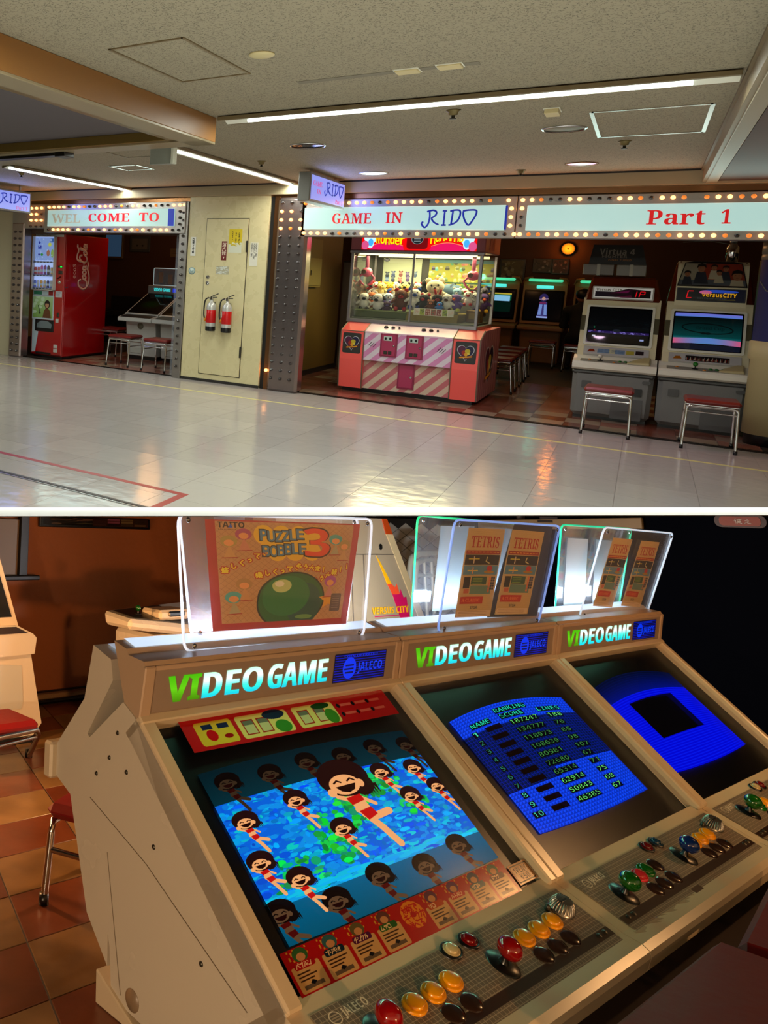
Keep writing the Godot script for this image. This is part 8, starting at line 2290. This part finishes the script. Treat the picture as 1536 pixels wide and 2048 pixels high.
func cabinets() -> void:
	cabinet(0, "nearest sit down cabinet, its screen showing a cartoon swimmer")
	cabinet(1, "middle sit down cabinet, its blue screen showing a score table")
	cabinet(2, "farthest sit down cabinet, a black square on its blue screen")
	# the row that stands back to back with them
	for k in 3:
		var o := thing("arcade_cabinet", ["rear cabinet back to back with the nearest one, its console corner showing", "rear cabinet back to back with the middle one", "rear cabinet back to back with the farthest one"][k], "arcade cabinet", low(Vector3(k * 0.68, FLOOR, -0.16)), "back row of sit-down cabinets")
		var sd := Transform3D(side(), Vector3.ZERO)
		obj("body", MB.new().at(sd).prism(PackedVector2Array([Vector2(0.04, 0.35), Vector2(0.10, 0.44), Vector2(0.095, 0.47), Vector2(0.05, 0.485), Vector2(0.03, 0.40), Vector2(-0.045, 0.31), Vector2(-0.045, 0.27), Vector2(0.0, 0.25), Vector2(0.05, 0.1), Vector2(0.1, 0.05), Vector2(0.1, 0.3)]), -0.004, -0.67), mt("cabinet_white"), o)
		obj("console_lip", MB.new().span(Vector3(-0.008, 0.262, -0.062), Vector3(0.672, 0.318, -0.04), 0.004), mt("cabinet_rail"), o)
		obj("top_light", MB.new().quad(Vector3(0.03, 0.486, 0.055), Vector3(0.65, 0.486, 0.055), Vector3(0.65, 0.474, 0.098), Vector3(0.03, 0.474, 0.098)), mt("top_light_soft", Color(0.85, 0.9, 1), 0.4, 0, {"glow": 0.35, "glow_color": Color(0.80, 0.90, 1.0)}), o)
	# sheets on the front row
	var x1 := lean(Vector3(0, 0.082, -0.016), 52.0)
	var clear := Color(0.86, 0.92, 1.0)
	var fs := [Vector2(0.115, 0.0), Vector2(0.604, -0.002), Vector2(0.620, 0.224), Vector2(0.080, 0.217)]
	sheet("clear front sheet with bright edges on the nearest cabinet", x1, fs, clear, 0.7, 0.05, "clear sheets on the front row")
	var x1b := lean(Vector3(0, 0.095, -0.052), 52.0)
	sheet("clear rear sheet on the nearest cabinet, holding the big red bordered poster", x1b, [Vector2(0.168, 0.0), Vector2(0.60, 0.0), Vector2(0.63, 0.212), Vector2(0.12, 0.206)], clear, 0.5, 0.10, "clear sheets on the front row")
	card("poster", "big red bordered poster with a green bubble and the number 3", "poster", x1, [Vector2(0.190, 0.026), Vector2(0.560, 0.022), Vector2(0.595, 0.212), Vector2(0.155, 0.210)], -0.010, poster_tex())
	card("paper_sheet", "blank white paper left of the big poster", "paper", x1b, [Vector2(0.235, 0.03), Vector2(0.30, 0.03), Vector2(0.28, 0.205), Vector2(0.2, 0.205)], 0.004, null, "white backing papers", Color(0.72, 0.74, 0.80))
	var ft := flyer_tex()
	var x2 := lean(Vector3(0, 0.08, 0.0), 44.0)
	sheet("clear front sheet with a blue left edge on the middle cabinet", x2, [Vector2(0.842, -0.003), Vector2(1.298, -0.004), Vector2(1.334, 0.236), Vector2(0.840, 0.238)], Color(0.50, 0.66, 1.0), 0.6, 0.05, "clear sheets on the front row")
	card("flyer", "left tan puzzle game flyer on the middle cabinet", "flyer", x2, [Vector2(0.912, 0.025), Vector2(1.064, 0.022), Vector2(1.072, 0.221), Vector2(0.912, 0.221)], -0.004, ft, "puzzle game flyers")
	card("flyer", "right tan puzzle game flyer on the middle cabinet, before the navy card", "flyer", x2, [Vector2(1.085, 0.025), Vector2(1.243, 0.020), Vector2(1.266, 0.218), Vector2(1.106, 0.221)], -0.004, ft, "puzzle game flyers")
	card("paper_sheet", "dark navy backing card behind the right flyer of the middle cabinet", "paper", x2, [Vector2(1.07, 0.016), Vector2(1.315, 0.01), Vector2(1.325, 0.23), Vector2(1.13, 0.235)], -0.012, null, "", Color(0.02, 0.025, 0.07))
	var x2b := lean(Vector3(0, 0.085, -0.10), 44.0)
	sheet("green edged sheet on the rear cabinet behind the middle one", x2b, [Vector2(0.915, -0.004), Vector2(1.36, 0.0), Vector2(1.355, 0.232), Vector2(0.872, 0.24)], Color(0.14, 0.95, 0.62), 0.55, 0.05, "green edged sheets on the back row")
	card("paper_sheet", "left white backing paper on the green edged sheet behind the middle cabinet", "paper", x2b, [Vector2(0.985, 0.022), Vector2(1.125, 0.024), Vector2(1.115, 0.222), Vector2(0.965, 0.22)], 0.006, null, "white backing papers", Color(0.60, 0.66, 0.70))
	card("paper_sheet", "right white backing paper showing between the two flyers of the middle cabinet", "paper", x2b, [Vector2(1.18, 0.03), Vector2(1.30, 0.03), Vector2(1.31, 0.22), Vector2(1.18, 0.22)], 0.006, null, "white backing papers", Color(0.60, 0.66, 0.70))
	var x3 := lean(Vector3(0, 0.08, -0.02), 37.0)
	sheet("clear front sheet on the farthest cabinet", x3, [Vector2(1.577, -0.006), Vector2(2.043, -0.013), Vector2(2.054, 0.240), Vector2(1.562, 0.247)], Color(0.80, 0.90, 1.0), 0.6, 0.05, "clear sheets on the front row")
	card("flyer", "left tan puzzle game flyer on the farthest cabinet", "flyer", x3, [Vector2(1.655, 0.024), Vector2(1.785, 0.015), Vector2(1.782, 0.215), Vector2(1.652, 0.218)], -0.004, ft, "puzzle game flyers")
	card("flyer", "right tan puzzle game flyer on the farthest cabinet, nearest the dark wall", "flyer", x3, [Vector2(1.846, 0.018), Vector2(1.990, 0.008), Vector2(1.984, 0.209), Vector2(1.848, 0.212)], -0.004, ft, "puzzle game flyers")
	var x3b := lean(Vector3(0, 0.085, -0.085), 37.0)
	sheet("green edged sheet on the rear cabinet behind the farthest one", x3b, [Vector2(1.594, -0.003), Vector2(2.02, -0.003), Vector2(1.935, 0.243), Vector2(1.476, 0.244)], Color(0.14, 0.90, 0.68), 0.5, 0.06, "green edged sheets on the back row")
	card("paper_sheet", "left white backing paper on the green edged sheet behind the farthest cabinet", "paper", x3b, [Vector2(1.621, 0.019), Vector2(1.756, 0.011), Vector2(1.650, 0.209), Vector2(1.524, 0.210)], 0.005, null, "white backing papers", Color(0.66, 0.70, 0.72))
	card("paper_sheet", "right white backing paper on the green edged sheet behind the farthest cabinet", "paper", x3b, [Vector2(1.806, 0.016), Vector2(1.957, 0.008), Vector2(1.853, 0.206), Vector2(1.705, 0.208)], 0.005, null, "white backing papers", Color(0.66, 0.70, 0.72))
	# cards on the nearest cabinet's glass
	var sc := low(Vector3(0, FLOOR, 0)) * on_screen()
	var c := Cv.new(self, 1100, 110, Color(0.62, 0.07, 0.08))
	for q in [[50, 170], [240, 260], [530, 230]]:
		c.rrect(q[0], 14, q[1], 84, 12, Color(0.72, 0.60, 0.16) if q[0] < 100 else Color(0.74, 0.66, 0.36))
	c.oval(110, 64, 24, 20, Color(0.65, 0.03, 0.04))
	c.oval(180, 74, 20, 8, Color(0.5, 0.04, 0.04))
	c.rect(80, 24, 46, 18, Color(0.08, 0.1, 0.25))
	c.rect(150, 26, 50, 18, Color(0.08, 0.1, 0.25))
	for x in [262, 336, 552, 640]:
		c.rect(x, 30, 58, 56, Color(0.55, 0.12, 0.10))
		c.rect(x + 5, 34, 48, 48, Color(0.66, 0.62, 0.44))
		c.rect(x + 5, 34, 48, 16, Color(0.35, 0.36, 0.30))
	c.oval(430, 26, 56, 18, Color(0.06, 0.09, 0.2))
	c.oval(450, 74, 40, 24, Color(0.18, 0.42, 0.12))
	c.oval(720, 70, 34, 30, Color(0.2, 0.42, 0.12))
	c.oval(690, 24, 52, 12, Color(0.08, 0.22, 0.08))
	for i in 6:
		c.rect(800 + (i % 3) * 90, 30 + int(i / 3.0) * 36, 64, 10, Color(0.75, 0.35, 0.3))
		c.oval(786 + (i % 3) * 90, 36 + int(i / 3.0) * 36, 9, 9, Color(0.1, 0.08, 0.1))
	var strip := func(called: String, label: String, x0: float, x1v: float, s0: float, s1: float, tex: Texture2D):
		var o := thing(called, label, "instruction card", sc)
		obj("print", MB.new().quad(Vector3(x0, -s1, 0.0008), Vector3(x1v, -s1, 0.0008), Vector3(x1v, -s0, 0.0008), Vector3(x0, -s0, 0.0008)), mt("strip_" + label, Color.WHITE, 0.2, 0, {"tex": tex, "spec": 0.25}), o)
		obj("card", MB.new().span(Vector3(x0, -s1, 0.0001), Vector3(x1v, -s0, 0.0006)), mt("card_edge", Color(0.5, 0.1, 0.08), 0.5), o)
	strip.call("instruction_strip", "red and yellow how to play strip along the top of the nearest screen", 0.081, 0.620, 0.004, 0.053, c.tex())
	c = Cv.new(self, 1320, 160, Color(0.58, 0.055, 0.06))
	var tags := ["バブルン", "ブリキオ", "チンクル", "ムサシ", "", "リナ", "ルトルン", "リスル", "ドラク"]
	for i in 9:
		var x := 12.0 + i * 145
		if i == 4:
			for j in 14:
				c.oval(x + 70 + cos(j * 0.45) * 40, 62 + sin(j * 0.45) * 34, 24, 22, Color(0.75, 0.45, 0.10))
			c.kana("対戦で", x + 24, 22, 28, 5, Color(0.62, 0.05, 0.05))
			c.kana("キャラが", x + 14, 54, 28, 5, Color(0.62, 0.05, 0.05))
			c.kana("選べる！", x + 14, 86, 28, 5, Color(0.62, 0.05, 0.05))
			continue
		c.rrect(x, 62, 128, 92, 8, Color(0.68, 0.53, 0.34))
		for j in 20:
			c.rect(x + 12 + (j % 7) * 14, 4 + int(j / 7.0) * 14 + (j % 2) * 7, 7, 7, Color(0.7, 0.5, 0.15))
		var k := Color.from_hsv([0.33, 0.5, 0.13, 0.02, 0, 0.92, 0.85, 0.6, 0.42][i], 0.5, 0.32)
		c.oval(x + 64, 28, 34, 26, k)
		c.oval(x + 64, 36, 20, 14, Color(0.66, 0.46, 0.3))
		c.rrect(x + 16, 50, 96, 26, 10, [Color(0.55, 0.06, 0.08), Color(0.05, 0.12, 0.18), Color(0.25, 0.04, 0.2), Color(0.10, 0.3, 0.10), k, Color(0.6, 0.2, 0.05), Color(0.6, 0.08, 0.1), Color(0.1, 0.3, 0.35), Color(0.2, 0.04, 0.1)][i])
		c.kana(tags[i], x + 24, 54, 17, 3.5, Color(0.78, 0.66, 0.5))
		for j in 3:
			c.rect(x + 14, 86 + j * 12, 60 + (i * 37 + j * 23) % 40, 5, Color(0.20, 0.12, 0.08))
		c.rect(x + 18, 130, 90, 14, Color(0.32, 0.26, 0.2))
		c.poly([Vector2(x + 50, 128), Vector2(x + 64, 118), Vector2(x + 80, 128), Vector2(x + 64, 136)], Color(0.04, 0.05, 0.08))
	strip.call("instruction_strip", "red character strip along the bottom of the nearest screen", 0.042, 0.588, 0.306, 0.352, c.tex())
	c = Cv.new(self, 260, 110, Color(0.60, 0.45, 0.29))
	c.rrect(8, 8, 244, 94, 10, Color(0.08, 0.05, 0.03))
	c.rrect(14, 14, 232, 82, 8, Color(0.60, 0.45, 0.29))
	c.text("1PLAY", 36, 20, 180, 34, Color(0.05, 0.03, 0.02))
	c.kana("￥", 70, 60, 30, 5, Color(0.05, 0.03, 0.02))
	c.text("50", 112, 60, 84, 32, Color(0.05, 0.03, 0.02))
	strip.call("price_plate", "small tan plate reading 1PLAY 50 yen beside the character strip", 0.594, 0.652, 0.318, 0.346, c.tex())
	var tp := thing("clear_tape", "crumpled clear tape on the front lip of the middle console", "tape", low(Vector3(0.68, FLOOR, 0)) * on_panel())
	obj("film", MB.new().grid(20, 8, func(s: float, t: float): return Vector3(0.02 + s * 0.25, 0.0012 + 0.0011 * sin(s * 47 + t * 9) * cos(t * 13 + s * 21), 0.104 + t * 0.024)), mt("tape_film", Color(0.8, 0.7, 0.6), 0.08, 0, {"alpha": 0.35}), tp)
	obj("torn_patch", MB.new().at(mv(Vector3(0.30, 0.0008, 0.106))).box(Vector3.ZERO, Vector3(0.035, 0.0006, 0.014)), mt("patch_brown", Color(0.16, 0.07, 0.04), 0.4), tp)
	var hole := MB.new()
	var hs := thing("flank_bolts", "row of small steel bolts on the flank of the nearest cabinet", "bolt", low(Vector3(0, FLOOR, 0)))
	for q in [[-0.042, 0.369], [-0.06, 0.33], [-0.09, 0.30], [-0.02, 0.32], [0.04, 0.24], [0.13, 0.135]]:
		obj("bolt", MB.new().at(Transform3D(Basis(Vector3(0, 0, 1), Vector3.LEFT, Vector3.DOWN), Vector3(0, q[1], q[0]))).lathe([Vector2(0.0035, 0), Vector2(0.0028, 0.0015), Vector2(0, 0.002)], 10), mt("old_steel"), hs)
	obj("round_plug", MB.new().at(Transform3D(Basis(Vector3(0, 0, 1), Vector3.LEFT, Vector3.DOWN), Vector3(0, 0.035, 0.0))).lathe([Vector2(0.014, 0), Vector2(0.014, 0.0008), Vector2(0, 0.0012)], 20), mt("plug_beige", Color(0.5, 0.42, 0.33), 0.4), hs)


func lower_stool(label: String, c: Vector3, yaw: float, w: float, d: float, h: float) -> void:
	var o := thing("stool", label, "stool", low(Vector3(c.x, FLOOR, c.z), yaw), "stools in the lower room")
	obj("seat", MB.new().box(Vector3(0, h - 0.012, 0), Vector3(w, 0.026, d), 0.012), mt("seat_vinyl_dark", Color(0.42, 0.05, 0.04), 0.5, 0, {"spec": 0.3, "bump": mats_noise(), "bump_scale": 0.05, "tri": 4.0}), o)
	for s in [-1, 1]:
		obj("leg_frame", MB.new().tube([Vector3(-w * 0.5, 0, s * d * 0.48), Vector3(-w * 0.47, h - 0.05, s * d * 0.44), Vector3(-w * 0.44, h - 0.03, s * d * 0.44), Vector3(w * 0.44, h - 0.03, s * d * 0.44), Vector3(w * 0.47, h - 0.05, s * d * 0.44), Vector3(w * 0.5, 0, s * d * 0.48)], 0.007, 8), mt("chrome"), o)
		for e in [-0.5, 0.5]:
			var ft := MB.new()
			ft.T = mv(Vector3(w * e, 0, s * d * 0.48))
			ft.lathe([Vector2(0, 0), Vector2(0.0095, 0), Vector2(0.009, 0.018), Vector2(0, 0.018)], 10)
			obj("rubber_foot", ft, mt("black_plastic"), o)
	obj("side_rail", MB.new().tube([Vector3(-w * 0.48, h - 0.075, -d * 0.44), Vector3(-w * 0.48, h - 0.075, d * 0.44)], 0.005, 6).tube([Vector3(w * 0.48, h - 0.075, -d * 0.44), Vector3(w * 0.48, h - 0.075, d * 0.44)], 0.005, 6), mt("chrome"), o)

func lower_things() -> void:
	lower_stool("red stool half hidden behind the flank of the nearest cabinet", Vector3(0.215, 0, -0.30), 0.45, 0.17, 0.20, 0.165)
	lower_stool("dark red stool pushed under the joint of the two front consoles", Vector3(0.53, 0, 0.548), 0.0, 0.42, 0.20, 0.12)
	lower_stool("dark red stool under the middle console at the right edge", Vector3(0.94, 0, 0.505), 0.12, 0.34, 0.12, 0.115)
	# cabinet at the left edge
	var o := thing("arcade_cabinet", "cream upright cabinet cut by the left edge before the orange wall", "arcade cabinet", low(Vector3(0.40, FLOOR, -1.2)))
	var cr := mt("cabinet_white")
	obj("body", MB.new().prism(PackedVector2Array([Vector2(-0.4, 0.0), Vector2(0.255, 0.02), Vector2(0.285, 0.05), Vector2(0.235, 0.255), Vector2(-0.4, 0.26)]), -0.24, 0.0), cr, o)
	obj("console", MB.new().prism(PackedVector2Array([Vector2(-0.4, 0.25), Vector2(0.24, 0.258), Vector2(0.246, 0.305), Vector2(0.232, 0.318), Vector2(0.17, 0.345), Vector2(-0.4, 0.35)]), -0.26, 0.012), cr, o)
	obj("monitor_body", MB.new().prism(PackedVector2Array([Vector2(-0.4, 0.33), Vector2(0.185, 0.335), Vector2(0.05, 0.68), Vector2(-0.4, 0.72)]), -0.24, 0.0), mt("cabinet_rail"), o)
	obj("screen", MB.new().prism(PackedVector2Array([Vector2(-0.4, 0.37), Vector2(0.155, 0.37), Vector2(0.06, 0.60), Vector2(-0.4, 0.64)]), -0.02, 0.003), mt("screen_black"), o)
	obj("control_plate", MB.new().prism(PackedVector2Array([Vector2(-0.3, 0.322), Vector2(0.21, 0.322), Vector2(0.165, 0.342), Vector2(-0.3, 0.346)]), -0.02, 0.015), mt("plate_red", Color(0.10, 0.02, 0.015), 0.3), o)
	obj("door_line", MB.new().prism(PackedVector2Array([Vector2(0.10, 0.10), Vector2(0.205, 0.10), Vector2(0.21, 0.12), Vector2(0.20, 0.225), Vector2(0.10, 0.235)]), -0.01, 0.002), mt("cab_white_door"), o)
	obj("foot", MB.new().span(Vector3(-0.4, -0.005, -0.22), Vector3(0.25, 0.02, 0.004)), mt("black_plastic"), o)
	var st := thing("stool", "chrome legged stool cut by the left edge in front of the cream cabinet", "stool", low(Vector3(0.46, FLOOR, -1.02)), "stools in the lower room")
	obj("seat", MB.new().box(Vector3(-0.05, 0.115, -0.02), Vector3(0.2, 0.03, 0.16), 0.012), mt("seat_vinyl_dark"), st)
	obj("leg_frame", MB.new().tube([Vector3(-0.1, 0.1, 0.06), Vector3(0.045, 0.105, 0.05), Vector3(0.06, 0.09, 0.04), Vector3(0.098, 0.0, -0.06)], 0.008, 8), mt("chrome"), st)
	obj("stretcher", MB.new().tube([Vector3(-0.12, 0.075, 0.055), Vector3(0.06, 0.08, 0.03)], 0.006, 6), mt("chrome"), st)
	obj("rubber_foot", MB.new().at(mv(Vector3(0.098, 0, -0.06))).lathe([Vector2(0, 0), Vector2(0.011, 0), Vector2(0.01, 0.022), Vector2(0, 0.022)], 10), mt("black_plastic"), st)
	# console with a green joystick in front of the orange wall
	var j := thing("arcade_console", "low console with a green joystick before the orange wall", "arcade console", low(Vector3(0.78, FLOOR, -0.9)))
	obj("deck", MB.new().hull8([Vector3(0.0, 0.362, -0.12), Vector3(0.5, 0.362, -0.25), Vector3(0.01, 0.40, -0.14), Vector3(0.5, 0.40, -0.28), Vector3(0.0, 0.362, -0.005), Vector3(0.5, 0.30, 0.0), Vector3(0.0, 0.392, 0.0), Vector3(0.5, 0.335, 0.0)], 0.01), mt("cabinet_white"), j)
	obj("control_plate", MB.new().quad(Vector3(0.03, 0.394, -0.015), Vector3(0.3, 0.368, -0.015), Vector3(0.3, 0.401, -0.2), Vector3(0.03, 0.402, -0.12)), mt("plate_dark"), j)
	joystick(mv(Vector3(0.075, 0.398, -0.05)), Color(0.03, 0.25, 0.03), 0.0085, j)
	obj("mid_box", MB.new().box(Vector3(0.20, 0.395, -0.06), Vector3(0.13, 0.03, 0.09), 0.008), mt("cabinet_rail"), j)
	obj("mid_box_slot", MB.new().box(Vector3(0.205, 0.398, -0.014), Vector3(0.07, 0.016, 0.006), 0.004), mt("black_plastic"), j)
	obj("pedestal", MB.new().span(Vector3(0.15, 0.0, -0.25), Vector3(0.5, 0.33, -0.06), 0.01), mt("cabinet_white"), j)
	# wall picture and window
	var fr := thing("wall_poster", "wide dark framed poster at the top of the orange wall", "poster", low(Vector3(1.24, 0.24, -1.645)))
	obj("frame", MB.new().span(Vector3(-0.29, -0.005, 0), Vector3(0.29, 0.038, 0.015), 0.003), mt("black_plastic"), fr)
	var c := Cv.new(self, 512, 200, Color(0.06, 0.05, 0.04))
	for i in 60:
		c.oval(rng.randf() * 512, rng.randf() * 200, rng.randf_range(10, 60), rng.randf_range(6, 20), Color.from_hsv(rng.randf_range(0.02, 0.14), 0.45, rng.randf_range(0.03, 0.3)))
	c.rect(230, 0, 282, 200, Color(0.18, 0.09, 0.04))
	for i in 12:
		c.rect(236 + (i % 4) * 68, 8 + int(i / 4.0) * 64, 60, 52, Color.from_hsv([0.03, 0.95, 0.1, 0.08][i % 4], 0.5, rng.randf_range(0.08, 0.4)))
	obj("print", MB.new().quad(Vector3(-0.275, 0.004, 0.016), Vector3(0.275, 0.004, 0.016), Vector3(0.275, 0.036, 0.016), Vector3(-0.275, 0.036, 0.016)), mt("wall_poster_print", Color.WHITE, 0.2, 0, {"tex": c.tex()}), fr)
	var wn := tag(obj("window_1", MB.new().at(low(Vector3(0.75, 0.05, -1.645))).span(Vector3(-0.5, 0.0, 0.0), Vector3(0.105, 0.21, 0.012)), mt("window_tan", Color(0.42, 0.33, 0.22), 0.5)), "", "", "", "structure")
	obj("window_frame", MB.new().at(low(Vector3(0.75, 0.05, -1.645))).span(Vector3(0.105, -0.005, 0.0), Vector3(0.145, 0.24, 0.025), 0.003).span(Vector3(-0.5, -0.012, 0.0), Vector3(0.19, 0.005, 0.045), 0.003), mt("dark_wood"), wn)
	# big printed cabinet flank behind the rear row
	var bg := thing("arcade_cabinet", "beige cabinet flank with a yellow to pink spike behind the nearest screen sheets", "arcade cabinet", low(Vector3(2.0, FLOOR, -0.9)))
	obj("flank", MB.new().prism(PackedVector2Array([Vector2(-0.55, 0.0), Vector2(0.45, 0.0), Vector2(0.372, 0.29), Vector2(0.11, 0.70), Vector2(0.098, 0.72), Vector2(-0.55, 0.715)]), -0.1, 0.0), mt("flank_beige", Color(0.56, 0.50, 0.40), 0.4), bg)
	obj("cream_edge", MB.new().prism(PackedVector2Array([Vector2(0.36, 0.27), Vector2(0.40, 0.27), Vector2(0.165, 0.66), Vector2(0.12, 0.66)]), -0.1, 0.004), mt("flank_cream", Color(0.70, 0.62, 0.46), 0.35), bg)
	obj("orange_edge", MB.new().prism(PackedVector2Array([Vector2(0.118, 0.66), Vector2(0.165, 0.66), Vector2(0.128, 0.72), Vector2(0.095, 0.72)]), -0.1, 0.004), mt("flank_orange", Color(0.62, 0.22, 0.05), 0.3), bg)
	obj("panel_seam", MB.new().span(Vector3(-0.12, 0.2, 0.0), Vector3(-0.116, 0.58, 0.002)).span(Vector3(-0.04, 0.2, 0.0), Vector3(-0.036, 0.58, 0.002)).span(Vector3(-0.3, 0.58, 0.0), Vector3(0.17, 0.583, 0.002)), mt("seam_grey", Color(0.34, 0.30, 0.25), 0.5), bg)
	obj("vent_hole", MB.new().at(Transform3D(Basis(Vector3.RIGHT, Vector3(0, 0, 1), Vector3.DOWN), Vector3(0.081, 0.611, 0.0))).lathe([Vector2(0.012, 0), Vector2(0.012, 0.001), Vector2(0, 0.001)], 14), mt("black_plastic"), bg)
	var sp := [[Vector2(0.046, 0.578), Vector2(0.068, 0.558), Vector2(0.142, 0.47), Vector2(0.112, 0.47)], [Vector2(0.112, 0.47), Vector2(0.142, 0.47), Vector2(0.165, 0.455), Vector2(0.178, 0.47), Vector2(0.195, 0.43), Vector2(0.145, 0.43)], [Vector2(0.145, 0.43), Vector2(0.195, 0.43), Vector2(0.203, 0.448), Vector2(0.222, 0.415), Vector2(0.24, 0.42), Vector2(0.262, 0.31), Vector2(0.30, 0.22), Vector2(0.25, 0.22), Vector2(0.206, 0.313)]]
	for i in 3:
		obj("spike_print", MB.new().prism(PackedVector2Array(sp[i]), 0.0, 0.0015), mt("spike_%d" % i, [Color(0.85, 0.62, 0.03), Color(0.85, 0.28, 0.14), Color(0.72, 0.05, 0.30)][i], 0.4), bg)
	lettering("lettering", "VERSUS CITY", SANS, mv(Vector3(0.125, 0.372, 0.0025)), 0.25, 0.026, mt("flank_yellow", Color(0.85, 0.62, 0.02), 0.4), bg, 0.05)
	obj("underline", MB.new().span(Vector3(0.02, 0.349, 0.0), Vector3(0.2, 0.352, 0.002)), mt("spike_2"), bg)
	# quilted steel on the dark wall, a chrome chair back and a beige board
	var ql := thing("quilted_panel", "grey diamond quilted steel panel on the dark wall", "panel", low(Vector3(2.985, 0, 0)))
	obj("backing", MB.new().span(Vector3(0, FLOOR + 0.3, -1.62), Vector3(0.012, 0.333, -0.98)), mt("quilt_seam", Color(0.10, 0.10, 0.095), 0.5), ql)
	var dia := MB.new().hull8([Vector3(-0.001, -0.028, 0), Vector3(0.004, -0.030, 0), Vector3(-0.001, 0, 0.0385), Vector3(0.004, 0, 0.040), Vector3(-0.001, 0, -0.0385), Vector3(0.004, 0, -0.040), Vector3(-0.001, 0.028, 0), Vector3(0.004, 0.030, 0)], 0.0015).mesh()
	for jj in 22:
		for ii in 8:
			var p := Vector3(-0.003, -0.085 + jj * 0.0305, -1.57 + ii * 0.082 + (jj % 2) * 0.041)
			if p.y < 0.30 and p.z > -1.6 and p.z < -1.0:
				meshed("quilt_diamond", dia, mt("quilt_grey", Color(0.66, 0.66, 0.62), 0.45, 0.1), ql, mv(p))
	var ch := thing("chrome_chair", "pale tubular chair back behind the green edged sheet", "chair", low(Vector3(2.35, FLOOR, -1.05)))
	obj("back_frame", MB.new().tube(c3("0.165,0.25 0.165,0.40 0.195,0.54 0.235,0.57 0.30,0.58 0.5,0.585", 0.0), 0.014, 8), mt("chair_white", Color(0.75, 0.75, 0.68), 0.3, 0.1), ch)
	obj("inner_frame", MB.new().tube(c3("0.21,0.25 0.21,0.40 0.235,0.52 0.265,0.54 0.32,0.55 0.5,0.55", 0.0), 0.011, 8), mt("chair_white"), ch)
	obj("rung", MB.new().tube([Vector3(0.22, 0.485, 0), Vector3(0.5, 0.48, 0)], 0.008, 8).tube([Vector3(0.30, 0.25, 0), Vector3(0.30, 0.545, 0)], 0.008, 8).tube([Vector3(0.36, 0.25, 0), Vector3(0.36, 0.55, 0)], 0.008, 8), mt("chair_white"), ch)
	var bb := thing("beige_board", "long beige board high on the dark wall", "board", low(Vector3(2.97, 0.30, 0)))
	obj("board", MB.new().hull8([Vector3(0, 0.022, -0.315), Vector3(0.02, 0.022, -0.315), Vector3(0, 0.066, -0.315), Vector3(0.02, 0.066, -0.315), Vector3(0, -0.006, -0.96), Vector3(0.02, -0.006, -0.96), Vector3(0, 0.036, -0.96), Vector3(0.02, 0.036, -0.96)], 0.002), mt("board_beige", Color(0.52, 0.44, 0.30), 0.5), bb)
	obj("dark_mark", MB.new().at(Transform3D(Basis(Vector3.FORWARD, PI / 2), Vector3(0, 0.055, -0.77))).lathe([Vector2(0.018, 0), Vector2(0.018, 0.002), Vector2(0, 0.002)], 14).at(Transform3D(Basis(), Vector3.ZERO)).span(Vector3(-0.002, 0.035, -0.70), Vector3(0.0, 0.045, -0.64)).span(Vector3(-0.002, 0.05, -0.69), Vector3(0.0, 0.06, -0.62)), mt("board_mark", Color(0.10, 0.07, 0.05), 0.5), bb)
	var sg := thing("orange_sign", "orange and purple rounded sign cut by the top right corner", "sign", low(Vector3(2.975, 0.362, -0.01)))
	obj("back", MB.new().at(Transform3D(Basis(Vector3.UP, -PI / 2), Vector3.ZERO)).prism(rrect2(0.15, 0.046, 0.02), -0.012, 0.0), mt("sign_purple", Color(0.12, 0.035, 0.07), 0.4), sg)
	obj("face", MB.new().at(Transform3D(Basis(Vector3.UP, -PI / 2), Vector3.ZERO)).prism(rrect2(0.12, 0.034, 0.012), 0.0, 0.003), mt("sign_orange", Color(0.45, 0.12, 0.02), 0.4), sg)
	var ink := MB.new()
	var i := 0
	for q in "使え":
		for s in strokes(q):
			var p := []
			for v in s:
				p.append(Vector3(-0.0045, 0.010 - v.y * 0.018, -0.015 + i * 0.026 + v.x * 0.022))
			ink.tube(p, 0.0013, 5)
		i += 1
	obj("lettering", ink, mt("card_white"), sg)
